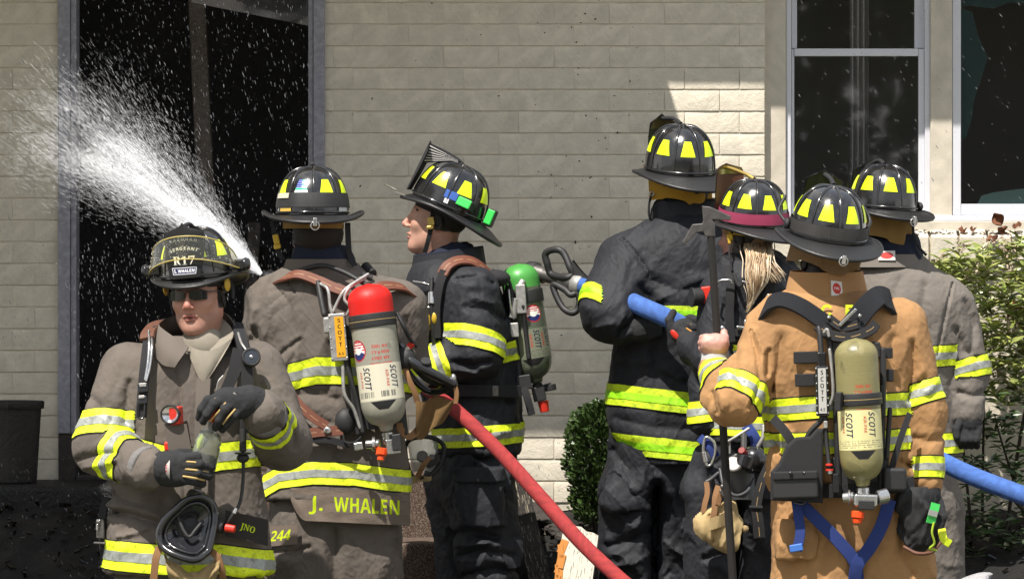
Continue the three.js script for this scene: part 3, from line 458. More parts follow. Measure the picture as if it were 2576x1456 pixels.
Object.assign(M, {
  brown: std({ color: lin(0.128, 0.108, 0.091), vertexColors: true, roughness: 0.92, bumpMap: T.fold, bumpScale: 0.0032 }),
  greycoat: std({ color: lin(0.170, 0.150, 0.130), vertexColors: true, roughness: 0.92, bumpMap: T.fold, bumpScale: 0.0032 }),
  black: std({ color: lin(0.0112, 0.0126, 0.0175), vertexColors: true, roughness: 0.74, bumpMap: T.fold, bumpScale: 0.0032 }),
  tan: std({ color: lin(0.375, 0.205, 0.085), vertexColors: true, roughness: 0.92, bumpMap: T.fold, bumpScale: 0.0032 }),
  yellow: std({ color: lin(0.84, 1.0, 0.022), roughness: 0.55, map: T.tape, bumpMap: T.cloth, bumpScale: 0.0005 }),
  lime: std({ color: lin(0.40, 0.92, 0.02), roughness: 0.5, map: T.tape }),
  silver: std({ color: lin(0.36, 0.38, 0.378), roughness: 0.46, map: T.tape, metalness: 0.15 }),
  edgeShade: std({ color: lin(0.02, 0.02, 0.018), roughness: 0.9 }),
  shell: phy({ color: lin(0.010, 0.010, 0.011), roughness: 0.32, roughnessMap: T.rough, clearcoat: 0.9, clearcoatRoughness: 0.12, bumpMap: T.paint, bumpScale: 0.0004 }),
  brim: std({ color: lin(0.017, 0.017, 0.018), roughness: 0.42, bumpMap: T.paint, bumpScale: 0.0012 }),
  rubber: std({ color: lin(0.020, 0.020, 0.021), roughness: 0.55, bumpMap: T.paint, bumpScale: 0.001 }),
  gloss: phy({ color: lin(0.012, 0.012, 0.014), roughness: 0.22, clearcoat: 0.6, clearcoatRoughness: 0.1 }),
  web: std({ color: lin(0.018, 0.018, 0.020), roughness: 0.85, bumpMap: T.cloth, bumpScale: 0.001 }),
  patch: std({ color: lin(0.78, 1.0, 0.015), roughness: 0.3 }),
  gold: std({ color: lin(0.46, 0.25, 0.022), roughness: 0.85, bumpMap: T.cloth, bumpScale: 0.001 }),
  goldDark: std({ color: lin(0.30, 0.175, 0.05), roughness: 0.9, bumpMap: T.cloth, bumpScale: 0.001 }),
  brass: std({ color: lin(0.62, 0.44, 0.13), metalness: 0.9, roughness: 0.32 }),
  steel: std({ color: lin(0.55, 0.55, 0.54), metalness: 0.9, roughness: 0.33, roughnessMap: T.rough }),
  alu: std({ color: lin(0.48, 0.47, 0.45), metalness: 0.55, roughness: 0.45, map: T.grime }),
  dullsteel: std({ color: lin(0.20, 0.19, 0.18), metalness: 0.8, roughness: 0.45, map: T.grime }),
  yplastic: std({ color: lin(0.58, 0.38, 0.03), roughness: 0.4 }),
  leather: std({ color: lin(0.155, 0.062, 0.035), roughness: 0.6, bumpMap: T.paint, bumpScale: 0.001, map: T.grime }),
  tanstrap: std({ color: lin(0.30, 0.155, 0.065), roughness: 0.8, map: T.grime }),
  navy: std({ color: lin(0.012, 0.016, 0.034), roughness: 0.95, bumpMap: T.cloth, bumpScale: 0.002 }),
  red: phy({ color: lin(0.62, 0.018, 0.012), roughness: 0.3, clearcoat: 0.4, map: T.grime }),
  orange: std({ color: lin(0.80, 0.075, 0.008), roughness: 0.35 }),
  redpl: std({ color: lin(0.66, 0.035, 0.02), roughness: 0.35 }),
  hair: std({ color: lin(0.018, 0.013, 0.010), roughness: 0.8 }),
  skin: phy({ color: 0xffffff, vertexColors: true, roughness: 0.52, roughnessMap: T.rough, bumpMap: T.skin, bumpScale: 0.0012 }),
  netting: std({ color: lin(0.60, 0.44, 0.21), roughness: 0.92, bumpMap: T.cloth, bumpScale: 0.002, map: T.grime }),
  lining: std({ color: lin(0.36, 0.32, 0.255), roughness: 0.95, bumpMap: T.cloth, bumpScale: 0.002 }),
  glove: std({ color: lin(0.024, 0.025, 0.028), roughness: 0.78, bumpMap: T.cloth, bumpScale: 0.0015, map: T.grime }),
  piping: std({ color: lin(0.42, 0.30, 0.11), roughness: 0.8 }),
  cuffgrey: std({ color: lin(0.20, 0.19, 0.185), roughness: 0.9, bumpMap: T.cloth, bumpScale: 0.001 }),
  blueweb: std({ color: lin(0.020, 0.045, 0.21), roughness: 0.8, bumpMap: T.cloth, bumpScale: 0.001 }),
});
M.yellowDot = M.yellow.clone(); M.yellowDot.bumpMap = T.cloth; M.yellowDot.bumpScale = 0.0015; M.yellowDot.color = lin(0.74, 1.0, 0.018);
const tag = (o, label) => { o.userData.label = label; return o; };

// reflective band round a garment: yellow tape, silver centre, dark outline drawn as stitch shadow
function band(coat, parent, f, f0, w = 0.085, keep = null, o = {}) {
  const { c = 'silver', y = M.yellow, edge = 0.004 } = o;
  part(parent, 'stripe_edge_shade', stripe(coat, f, f0 - edge, f0 + w + edge, 0.0022, keep), M.edgeShade);
  part(parent, 'yellow_stripe', stripe(coat, f, f0, f0 + w, 0.0048, keep), y);
  part(parent, c === 'silver' ? 'silver_stripe' : 'lime_stripe', stripe(coat, f, f0 + w * 0.33, f0 + w * 0.67, 0.0066, keep), c === 'silver' ? M.silver : M.lime);
}
const inG = (prims, g) => (x, y, z) => groupAt(prims, x, y, z) === g;
function garment(parent, name, prims, mat, o = {}) {
  const g = cloth(prims, o); tint(g, soot(o.seed || 1, o.soot ?? 0.3));
  const geo = boxUV(g.clone().toNonIndexed()); const m = part(parent, name, geo, mat, o.label); m.userData.g0 = undefined; return [g, m];
}

// ---------------------------------------------------------------- traditional fire helmet, built round its own brim centre; +z is the wearer's front
const HA = 0.108, HB = 0.124, HH = 0.144;
function shellPt(th, t, off = 0) {
  const rho = Math.pow(Math.max(0, Math.cos(t * Math.PI / 2)), 0.66) * (1 - 0.010 * Math.cos(8 * th) * (1 - t)), y = HH * Math.pow(Math.sin(t * Math.PI / 2), 1.02);
  const p = V(HA * rho * Math.sin(th), y, HB * rho * Math.cos(th)); if (off) { const n = V(p.x / HA / HA, p.y / HH / HH * 0.9, p.z / HB / HB).normalize(); p.addScaledVector(n, off); } return p;
}
function brimPt(th, s, o = {}) {
  const f = (1 - Math.cos(th)) / 2, e = (o.front ?? 0.040) + (0.043 - 0.040) * Math.abs(Math.sin(th)) + (o.rear ?? 0.062) * Math.pow(f, 3.2);
  const rx = HA - 0.006 + e * s, rz = HB - 0.006 + e * s;
  const y = -0.004 - (o.droop ?? 0.012) * s * s - (o.rearDrop ?? 0.026) * Math.pow(f, 3) * Math.pow(s, 1.2) + (o.curl ?? 0.018) * Math.pow(Math.abs(Math.sin(th)), 2.5) * Math.pow(s, 2.2) - 0.010 * Math.pow(1 - f, 4) * s;
  return V(rx * Math.sin(th), y, rz * Math.cos(th));
}
function helmet(label, pos, q, o = {}) {
  const h = thing('fire_helmet', label, 'helmet', pos, 'helmets of the crew'); h.userData.local = true; h.quaternion.copy(q); if (o.scale) h.scale.setScalar(o.scale);
  const shell = part(h, 'shell', sheet((s, t) => shellPt(s * 6.28318, t * 0.985), 72, 22, 0.003), M.shell);
  for (let k = 0; k < 8; k++) { const th = k * Math.PI / 4 + (o.ribTurn || 0), pts = []; for (let i = 0; i <= 12; i++) pts.push(shellPt(th, 0.06 + 0.93 * i / 12, 0.002)); part(h, 'ridge', taperTube(pts, [0.0025, 0.004, 0.0045, 0.005, 0.0045], 26, 8), M.shell); }
  part(h, 'crown_cap', ell(V(0, HH + 0.001, 0), 0.014, 0.007, 0.018), M.shell);
  for (let k = 0; k < 8; k++) if (!(o.noPatch || []).includes(k)) { const th = (k + 0.5) * Math.PI / 4; const mat = (o.patchMat || {})[k] || M.patch; const c = [0.225, 0.12]; part(h, 'reflective_patch', sheet((s, t) => { const w = lerp(c[0], c[1], t); return shellPt(th + (s - 0.5) * 2 * w, lerp(0.27, 0.52, t), 0.0035); }, 6, 5, 0.0012), mat, (o.patchMat || {})[k] ? 'patch printed with a striped flag' : undefined); }
  const brim = part(h, 'brim', sheet((s, t) => brimPt(s * 6.28318, t, o), 72, 8, 0.005), M.brim);
  const edge = []; for (let i = 0; i < 48; i++) edge.push(brimPt(i / 48 * 6.28318, 1, o)); part(brim, 'brim_edge', tube(edge, 0.0058, 96, 8, true), M.brim);
  const base = []; for (let i = 0; i < 40; i++) base.push(shellPt(i / 40 * 6.28318, 0.035, 0.003)); part(h, 'base_band', tube(base, 0.004, 80, 6, true), M.shell);
  part(h, 'suspension', sheet((s, t) => { const p = shellPt(s * 6.28318, 0, 0); return V(p.x * (0.84 - 0.03 * t), -0.002 - t * 0.03, p.z * (0.84 - 0.03 * t)); }, 36, 2, 0.004), M.web);
  if (o.band) { const b = part(h, o.band.name || 'helmet_band', sheet((s, t) => { const th = s * 6.28318, u = lerp(o.band.t0, o.band.t1, t) + (o.band.wave || 0) * Math.sin(th * 2 + 1); return shellPt(th, u, 0.006 + (o.band.loose || 0) * Math.max(0, noise(th * 2, t, 3))); }, 60, 4, 0.003), o.band.mat, o.band.label); }
  if (o.ring) { part(h, 'hanger_ring', [new THREE.TorusGeometry(0.0125, 0.0022, 8, 20).translate(0, -0.036, -(HB + 0.082 + (o.rear ?? 0.062) - 0.062 + 0.018))], M.steel); const c = brimPt(Math.PI, 1, o); part(h, 'ring_clip', box(-0.006, 0.006, c.y - 0.012, c.y + 0.014, c.z - 0.012, c.z + 0.006, 0.003), M.steel); }
  if (o.shield) {                                                     // leather front piece on its bracket
    const S = o.shield, hw = S.w || 0.056, y0 = 0.004, y1 = S.top || 0.172, z0 = HB + 0.022, z1 = S.z1 ?? HB + 0.004;
    const fn = (s, t) => { const w = hw * (0.78 + 0.26 * Math.sin(Math.min(1, t * 1.15) * 2.0)) * (t > 0.86 ? 1 - (t - 0.86) / 0.14 * (S.peak ?? 0.55) : 1), x = (0.5 - s) * 2 * w; return V(x, lerp(y0, y1, t) - (t > 0.8 ? Math.abs(s - 0.5) * 0.03 * (t - 0.8) / 0.2 : 0), lerp(z0, z1, t) - 5.0 * x * x); };
    const sh = part(h, 'front_shield', sheet(fn, 12, 14, 0.004, -1), S.mat || M.web, S.label);
    if (S.print) part(sh, 'shield_lettering', sheet((s, t) => { const p = fn(1 - s, t); p.z += 0.0035; return p; }, 12, 14, 0.0008), S.print);
    if (S.back) part(sh, 'shield_back_print', sheet((s, t) => { const p = fn(lerp(0.04, 0.96, s), lerp(S.b0 ?? 0.45, 0.97, t)); p.z -= 0.0035; return p; }, 12, 8, 0.0008), S.back);
    const tp = fn(0.5, 0.93); part(h, 'shield_bracket', taperTube([V(0, HH + 0.004, 0.01), V(0, HH + 0.016, 0.05), V(0, tp.y - 0.002, tp.z - 0.012), V(0, tp.y - 0.006, tp.z)], [0.008, 0.006, 0.0075, 0.006], 16, 8), S.bracket || M.web);
  }
  if (o.flap) part(h, 'neck_flap', sheet((s, t) => { const th = lerp(1.15, 6.28318 - 1.15, s), p = shellPt(th, 0, 0), L = o.flap.len || 0.08, w = 0.006 * Math.sin(th * 9) * t; return V(p.x * (0.90 + (o.flap.flare || 0) * t) + w, -0.004 - t * L + 0.012 * t * Math.sin(th * 3 + 1), p.z * (0.92 + (o.flap.flare || 0) * t) + w); }, 60, 8, 0.004), o.flap.mat, o.flap.label);
  return h;
}
// local point of a helmet to world
const hp = (h, x, y, z) => { h.updateMatrixWorld(true); return h.localToWorld(V(x, y, z)); };

// ---------------------------------------------------------------- head: one continuous skin surface with brow, nose, lips, chin, ears and neck
function headGeo(pos, q, o = {}) {
  const L = (x, y, z) => V(x, y, z).applyQuaternion(q).add(pos), E = (x, y, z, rx, ry, rz, k, neg, r) => { const e = ellp(L(x, y, z), rx, ry, rz, 0, k, r ? q.clone().multiply(r) : q); if (neg) e.neg = true; return e; };
  const C = (a, b, ra, rb, k) => cap(L(...a), L(...b), ra, rb, 0, k);
  const w = o.wide || 1;
  const pr = [E(0, 0.035, -0.012, 0.074, 0.090, 0.094, 0.02), E(0, -0.035, 0.032, 0.060 * w, 0.078, 0.062, 0.04), C([-0.045 * w, -0.055, 0.0], [-0.018, -0.098, 0.062], 0.024, 0.020, 0.035), C([0.045 * w, -0.055, 0.0], [0.018, -0.098, 0.062], 0.024, 0.020, 0.035), E(0, -0.103, 0.072, 0.021, 0.016, 0.017, 0.02),
    C([-0.034, 0.024, 0.078], [0.034, 0.024, 0.078], 0.011, 0.011, 0.02), C([0, 0.012, 0.092], [0, -0.026, 0.112], 0.0065, 0.0105, 0.012), E(0, -0.030, 0.112, 0.0105, 0.009, 0.010, 0.008), E(-0.012, -0.034, 0.102, 0.0075, 0.0065, 0.009, 0.006), E(0.012, -0.034, 0.102, 0.0075, 0.0065, 0.009, 0.006),
    E(-0.038 * w, -0.022, 0.064, 0.022, 0.020, 0.018, 0.025), E(0.038 * w, -0.022, 0.064, 0.022, 0.020, 0.018, 0.025),
    E(-0.030, 0.006, 0.096, 0.015, 0.009, 0.014, 0.012, true), E(0.030, 0.006, 0.096, 0.015, 0.009, 0.014, 0.012, true), E(-0.030, 0.005, 0.076, 0.012, 0.011, 0.012, 0.004), E(0.030, 0.005, 0.076, 0.012, 0.011, 0.012, 0.004),
    C([-0.020, -0.062, 0.088], [0.020, -0.062, 0.088], 0.0045, 0.0045, 0.006), E(0, -0.060, 0.096, 0.018, 0.0045, 0.007, 0.006), E(0, -0.073, 0.093, 0.016, 0.0052, 0.0075, 0.006), E(0, o.mouth ? -0.0665 : -0.0668, 0.102, 0.019, o.mouth ? 0.0042 : 0.0014, 0.012, 0.003, true),
    E(-0.077, -0.008, -0.012, 0.008, 0.031, 0.018, 0.008, false, Q(0, -20, -6)), E(0.077, -0.008, -0.012, 0.008, 0.031, 0.018, 0.008, false, Q(0, 20, 6)), E(-0.084, -0.004, -0.006, 0.006, 0.018, 0.009, 0.005, true), E(0.084, -0.004, -0.006, 0.006, 0.018, 0.009, 0.005, true),
    C([0, -0.07, -0.018], o.neck || [0, -0.20, -0.04], 0.056, 0.062, 0.04)];
  const f = fieldOf(pr), b = bounds(pr, 0.02), g = mesh(f, b.min, b.max, 0.0034), iq = q.clone().invert(), a = o.skin || [0.50, 0.255, 0.175];
  tint(g, (x, y, z) => { const p = V(x, y, z).sub(pos).applyQuaternion(iq); let c = a.slice(); const n = 1 + 0.22 * fbm(x * 90, y * 90, z * 90, 3) + 0.22 * fbm(x * 22, y * 22, z * 22 + 4, 2); const lip = Math.exp(-Math.pow(p.x / 0.022, 4) - Math.pow((p.y + 0.067) / 0.011, 4)) * (p.z > 0.07 ? 1 : 0), ear = sstep(0.070, 0.080, Math.abs(p.x)) * 0.6, nose = Math.exp(-(p.x * p.x + Math.pow(p.y + 0.03, 2)) / 0.0003) * (p.z > 0.09 ? 0.6 : 0), hair = o.hair && p.y > (o.hairY ?? 0.03) - (p.z < 0.02 ? 0.07 : 0) && (p.z < 0.02 || p.y > 0.06) ? 1 : 0, stub = (o.stubble || 0) * sstep(-0.045, -0.06, p.y) * sstep(-0.13, -0.10, p.y) * (p.z > 0 ? 1 : 0.5);
    c = [lerp(c[0], 0.42, lip * 0.8 + 0), lerp(c[1], 0.10, lip * 0.8), lerp(c[2], 0.085, lip * 0.8)]; c = c.map((v, i) => lerp(v, [0.50, 0.16, 0.12][i], Math.min(1, ear + nose))); c = c.map((v, i) => lerp(v, [0.20, 0.13, 0.11][i], stub)); if (hair) c = [0.016, 0.012, 0.010]; return c.map(v => v * n); });
  return boxUV(g.toNonIndexed());
}

// ---------------------------------------------------------------- hands: palm, four jointed fingers and a thumb, one continuous surface
// chains: list of [ [points...], r0, r1 ] ; palm prims given too
function handGeo(palm, chains, h = 0.0042, k = 0.006, colour) {
  const pr = [...palm]; for (const [pts, r0, r1] of chains) for (let i = 0; i < pts.length - 1; i++) { const a = lerp(r0, r1, i / (pts.length - 1)), b = lerp(r0, r1, (i + 1) / (pts.length - 1)); pr.push(cap(pts[i], pts[i + 1], a, b, 0, i ? 0.004 : k)); }
  const f = fieldOf(pr, (x, y, z) => 0.0012 * noise(x * 70, y * 70, z * 70)), b = bounds(pr, 0.015), g = mesh(f, b.min, b.max, h); if (colour) tint(g, colour); return boxUV(g.toNonIndexed());
}
// ---------------------------------------------------------------- compressed-air cylinder on a local frame: y along the bottle, +z towards the viewer's side; base at valve neck, y up to the dome
function bottleProfile(r, L) { const p = [[0.0, -0.012], [0.020, -0.012], [0.021, 0.0], [0.024, 0.012]]; for (let i = 0; i <= 8; i++) { const t = i / 8; p.push([lerp(0.026, r, Math.sin(t * 1.5708)), 0.015 + 0.075 * (1 - Math.cos(t * 1.5708))]); } for (let i = 0; i <= 8; i++) { const t = i / 8 * 1.5708; p.push([r * Math.cos(t) + 0.0001, L - 0.055 + 0.055 * Math.sin(t)]); } return p; }
function bottleGeo(B, Tp, r, up = V(0, 0, 1)) {                      // cylinder from neck B to dome top Tp, uv: around / along
  const L = B.distanceTo(Tp), base = bottleProfile(r, L), pr = [], n = 56;
  for (let i = 0; i <= n; i++) { const y = lerp(-0.012, L, i / n); let k = 0; while (k < base.length - 2 && base[k + 1][1] < y) k++; const a = base[k], b = base[k + 1], t = clamp((y - a[1]) / (b[1] - a[1] || 1), 0, 1); let R = lerp(a[0], b[0], t); if (y > L - 0.055) R = r * Math.sqrt(Math.max(0, 1 - Math.pow((y - L + 0.055) / 0.055, 2))); pr.push([Math.max(0.0004, R), y]); }
  const g = lathe(pr, 48); g.computeVertexNormals(); return place(g, B, Tp.clone().sub(B), up);
}
function bottleTex(o) {
  const t = canvasTex(1024, 1024, (c, w, h) => {
    c.fillStyle = o.base; c.fillRect(0, 0, w, h);
    for (let i = 0; i < 70; i++) { c.fillStyle = `rgba(${rnd() < 0.6 ? '35,33,25' : '210,205,180'},${rr(0.05, 0.16)})`; c.beginPath(); c.ellipse(rr(0, w), rr(0, h), rr(15, 90), rr(8, 40), rr(0, 3), 0, 7); c.fill(); }
    for (let i = 0; i < 900; i++) { c.fillStyle = `rgba(${rnd() < 0.5 ? '20,20,15' : '235,230,200'},${rr(0.02, 0.10)})`; c.fillRect(rr(0, w), rr(0, h), rr(4, 60), rr(1, 5)); }
    for (let y = 0; y < h; y += 7) { c.fillStyle = `rgba(30,30,10,${rr(0, 0.06)})`; c.fillRect(0, y, w, 3); }
    if (o.top) { c.fillStyle = o.top; c.fillRect(0, 0, w, o.topH * h); for (let i = 0; i < 40; i++) { c.fillStyle = 'rgba(255,240,230,0.12)'; c.fillRect(rr(0, w), rr(0, o.topH * h), rr(10, 50), 2); } }
    const cx = 512 + (o.turn || 0) * 1024, Y = f => f * h;
    if (o.flip) { c.save(); c.translate(cx + 30, Y(o.flip)); c.rotate(Math.PI); c.fillStyle = '#c02a20'; c.textAlign = 'center'; c.font = 'bold 30px sans-serif'; ['SCOTT', 'BREATHING', 'AIR ONLY', '4500 P.S.I.', 'UN 1002'].forEach((s, i) => { if (!i) c.font = 'italic bold 40px sans-serif'; else c.font = 'bold 30px sans-serif'; c.fillText(s, 0, i * 40 - 10); }); c.restore(); }
    if (o.eagle) { const x = cx + o.eagle[0], y = Y(o.eagle[1]); c.fillStyle = '#b3202a'; c.beginPath(); c.arc(x, y, 74, 0, 7); c.fill(); c.save(); c.beginPath(); c.arc(x, y, 64, 0, 7); c.clip(); c.fillStyle = '#f2f0ee'; c.fillRect(x - 70, y - 70, 140, 140); c.fillStyle = '#c5303a'; for (let i = 0; i < 4; i++) c.fillRect(x - 70, y - 62 + i * 18, 140, 9); c.fillStyle = '#23306e'; c.beginPath(); c.ellipse(x, y + 42, 70, 34, 0, 0, 7); c.fill(); c.fillStyle = '#f7f5f0'; c.beginPath(); c.ellipse(x - 6, y + 2, 34, 24, 0.3, 0, 7); c.fill(); c.beginPath(); c.moveTo(x + 20, y - 10); c.lineTo(x + 58, y - 36); c.lineTo(x + 30, y + 16); c.fill(); c.fillStyle = '#e0a51c'; c.fillRect(x - 46, y - 2, 14, 8); c.restore(); }
    if (o.label) { const [a, b] = o.label; c.fillStyle = o.labelCol || '#d9d3bb'; c.fillRect(cx - 300, Y(a), 600, Y(b - a)); for (const dx of o.cols || [-120, 90]) { c.save(); c.translate(cx + dx, Y(a) + 12); c.rotate(Math.PI / 2); c.fillStyle = '#16203a'; c.font = 'italic bold 76px sans-serif'; c.fillText('SCOTT', 0, 0, Y(b - a) * 0.62); c.fillStyle = '#b5382c'; c.font = 'bold 30px sans-serif'; c.fillText('AIR-PAK', 30, 40); c.restore(); }
      c.fillStyle = '#3a3a38'; const by = Y(b) - 62; if (o.bar) for (const x0 of [-190, -20]) for (let i = 0; i < 34; i++) if (rnd() < 0.6) c.fillRect(cx + x0 + i * 4, by, 2.5, 40); if (!o.bar) for (let j = 0; j < 4; j++) for (let i = 0; i < 40; i++) if (rnd() < 0.75) c.fillRect(cx - 230 + i * 11, by + j * 14, rr(4, 9), 5);
      c.fillStyle = '#1c1c1e'; c.beginPath(); c.moveTo(cx - 90, Y(b) + 6); c.lineTo(cx + 110, Y(b) + 6); c.lineTo(cx + 40, Y(b) + 64); c.lineTo(cx - 30, Y(b) + 64); c.fill(); }
  }); t.wrapS = THREE.RepeatWrapping; t.offset.x = 0.5; return t;
}
// webbing with a stitched line down the middle
M.stitched = std({ roughness: 0.85, map: canvasTex(32, 64, (c, w, h) => { c.fillStyle = '#1d1d1f'; c.fillRect(0, 0, w, h); c.fillStyle = '#a88a55'; c.fillRect(15, 0, 2, 40); }) }); M.stitched.map.wrapT = THREE.RepeatWrapping;
M.leatherStitch = std({ roughness: 0.6, map: canvasTex(32, 64, (c, w, h) => { c.fillStyle = '#6a3d2c'; c.fillRect(0, 0, w, h); c.fillStyle = '#a5805a'; c.fillRect(15, 0, 2, 46); }) }); M.leatherStitch.map.wrapT = THREE.RepeatWrapping;
function stackLabel(bg, fg, extra) { return canvasTex(128, 640, (c, w, h) => { c.fillStyle = bg; c.fillRect(0, 0, w, h); c.fillStyle = fg; c.textAlign = 'center'; c.font = 'bold 92px sans-serif'; 'SCOTT'.split('').forEach((s, i) => c.fillText(s, w / 2, 96 + i * 94)); c.font = 'bold 60px sans-serif'; c.fillText(extra, w / 2, 610); }); }

function pocket(parent, prims, mat, sd, name = 'thigh_pocket') { const g = cloth(prims, { amp: 0.006, fr: 12, seed: sd, h: 0.008 }); tint(g, soot(sd, 0.2)); return part(parent, name, boxUV(g.toNonIndexed()), mat); }

// ---------------------------------------------------------------- crew member facing us at the left
{
  const z = 2.8, W = (u, v, d = 0) => P(u, v, z + d), S = 1 / fz(z);
  const me = thing('person', 'firefighter in brown coat and sunglasses facing the camera, holding a bottle', 'person', [PX(470, z), -0.9, z], 'firefighters');
  const Sl = W(322, 938, -0.01), El = W(254, 1128, 0.08), Wl = W(372, 1178, 0.24), Sr = W(645, 930, -0.01), Er = W(714, 1112, 0.06), Wr = W(662, 1040, 0.26);
  const pr = [loft(rowsUV(z, [[842, 425, 572, 0.075, -0.02], [866, 375, 600, 0.10, -0.02], [900, 335, 632, 0.125, -0.01], [960, 318, 648, 0.138], [1040, 312, 655, 0.145], [1140, 298, 655, 0.15], [1240, 280, 664, 0.155], [1340, 268, 676, 0.165], [1442, 262, 684, 0.175]]), 0, 0.05, 2.5, 0.015),
    cap(Sl, El, 0.098, 0.088, 1, 0.05), cap(El, Wl, 0.080, 0.068, 2, 0.03), cap(Sr, Er, 0.094, 0.084, 3, 0.05), cap(Er, Wr, 0.080, 0.070, 4, 0.03),
    cap(W(300, 1180, 0.02), W(262, 1155, 0.02), 0.05, 0.05, 2, 0.03)];
  const cr = [[[[205, 1150], [250, 1140], [300, 1130]], 0.014, 0.014], [[[215, 1175], [255, 1165], [300, 1150]], 0.012, -0.010], [[[330, 960], [322, 1010], [318, 1060]], 0.016, 0.014], [[[235, 1000], [260, 1020], [300, 1030]], 0.018, 0.008], [[[445, 930], [462, 1000], [468, 1100], [470, 1250]], 0.010, 0.012], [[[270, 1285], [340, 1290], [410, 1312], [450, 1320]], 0.012, 0.024], [[[270, 1268], [340, 1270], [410, 1292]], 0.016, -0.012], [[[290, 1240], [360, 1262], [420, 1255]], 0.016, 0.012], [[[725, 1040], [742, 1075], [745, 1120]], 0.012, 0.010], [[[670, 960], [700, 1010], [720, 1060]], 0.014, -0.010], [[[300, 1345], [345, 1335], [380, 1320]], 0.010, -0.008]].map(([pts, r, d]) => ({ pts, r, d, z, zmin: -0.02 }));
  const [coat, cm] = garment(me, 'coat', pr, M.brown, { seed: 1.3, amp: 0.008, fr: 8, creases: cr });
  // stripes
  const up = along(Sl, El), lowA = along(El, Wl);
  band(coat, cm, (x, y, zz) => up(x, y, zz) + 0.25 * (x - El.x), 0.165, 0.080, inG(pr, 1));
  band(coat, cm, lowA, 0.062, 0.082, inG(pr, 2));
  band(coat, cm, along(Er, Wr), 0.125, 0.075, inG(pr, 4));
  const torso = inG(pr, 0);
  band(coat, cm, below([[260, 1098], [345, 1098], [420, 1116], [500, 1122], [560, 1110], [680, 1098]], z), 0, 0.086, torso);
  band(coat, cm, below([[255, 1354], [330, 1358], [430, 1364], [560, 1362], [690, 1384]], z), 0, 0.092, torso);
  // trousers
  const tr = [loft(rowsUV(z, [[1400, 285, 655, 0.13, -0.01], [1480, 280, 660, 0.14], [1560, 285, 655, 0.13]]), 0, 0.05, 2.3), cap(W(370, 1540), W(350, 1990, 0.02), 0.115, 0.085, 1, 0.06), cap(W(570, 1540), W(590, 1990, -0.02), 0.115, 0.085, 1, 0.06)];
  garment(me, 'trousers', tr, M.brown, { seed: 2.1, amp: 0.012, fr: 7, h: 0.012 });
  for (const u of [350, 590]) part(me, 'boot', [ell(W(u, 2020, 0.06), 0.055, 0.045, 0.14), cylinder(W(u, 2030), W(u, 1900), 0.06, 0.065)], M.rubber);
  // head and face
  const hq = Q(1, -17, 3), hpos = W(499, 745, 0.014), face = part(me, 'head', headGeo(hpos, hq, { mouth: true, hair: true, stubble: 0.28, skin: [0.43, 0.215, 0.15], wide: 1.08, neck: [0.0, -0.19, -0.03] }), M.skin);
  const hl = (x, y, zz) => V(x, y, zz).applyQuaternion(hq).add(hpos);
  part(face, 'mouth', ell(hl(0, -0.0665, 0.084), 0.016, 0.005, 0.008, hq), std({ color: lin(0.10, 0.02, 0.018), roughness: 0.5 }));
  const lens = phy({ color: lin(0.012, 0.010, 0.010), roughness: 0.12, clearcoat: 0.5 });
  const shades = part(me, 'sunglasses', [1, -1].map(s => sheet((a, b) => { const x = lerp(0.008, 0.062, a), y = lerp(-0.012, 0.014, b) - (a < 0.25 ? 0.004 * (0.25 - a) * 4 * (1 - b) * -1 : 0) + 0.004 * Math.sin(a * 3.14) * (b - 0.5); return hl(s * x, y + 0.003, 0.108 - 5.2 * x * x); }, 10, 5, 0.002, s)), lens);
  part(shades, 'frame', [tube([hl(-0.062, 0.016, 0.088), hl(-0.03, 0.024, 0.104), hl(0, 0.016, 0.112), hl(0.03, 0.024, 0.104), hl(0.062, 0.016, 0.088)], 0.0018, 30, 6), tube([hl(-0.062, 0.014, 0.088), hl(-0.080, 0.014, 0.03), hl(-0.084, 0.008, -0.02)], 0.002, 16, 6), tube([hl(0.062, 0.014, 0.088), hl(0.080, 0.014, 0.03), hl(0.084, 0.008, -0.02)], 0.002, 16, 6)], M.gloss);
  // collar: dark outer left lapel, pale lining to the right
  const cl = (a, b, c, d, n = 10) => sheet((s, t) => { const top = curve(a).getPoint(s), bot = curve(b).getPoint(s), p = top.lerp(bot, t); p.z += (c || 0) * Math.sin(t * 3.14); return p; }, 18, 8, d || 0.008, -1);
  const brown = M.brown.clone(); brown.vertexColors = false; brown.bumpMap = null;
  part(me, 'collar', [cl([W(470, 786, -0.09), W(420, 800, -0.06), W(400, 818, 0.02), W(432, 846, 0.10), W(474, 874, 0.125)], [W(470, 850, -0.13), W(396, 858, -0.07), W(384, 880, 0.06), W(408, 916, 0.14), W(440, 924, 0.165)], 0.02), cl([W(470, 786, -0.09), W(530, 780, -0.085), W(570, 792, -0.04), W(592, 828, 0.03), W(590, 852, 0.08)], [W(470, 850, -0.13), W(540, 850, -0.11), W(612, 862, -0.05), W(622, 890, 0.03), W(606, 905, 0.10)], 0.02)], brown);
  part(me, 'collar_lining', [cl([W(560, 802, -0.02), W(583, 828, 0.035), W(584, 852, 0.085), W(556, 905, 0.135), W(518, 962, 0.16)], [W(520, 850, 0.02), W(530, 862, 0.05), W(530, 872, 0.08), W(522, 905, 0.12), W(514, 955, 0.155)], 0.0, 0.006)], M.lining);
  part(me, 'undershirt', [ell(W(508, 872, 0.03), 0.072, 0.075, 0.07)], M.lining);
  part(me, 'liner_panel', sheet((s, t) => { const tp = W(lerp(462, 582, s), 862 + 26 * Math.sin(s * 3.14) - 10 * s, 0.088 + 0.05 * Math.sin(s * 3.14)), b = W(512 + (s - 0.5) * 8, 968, 0.156); const p = tp.lerp(b, t); p.z += 0.012 * Math.sin(t * 3.14); return p; }, 14, 10, 0.005), M.lining);
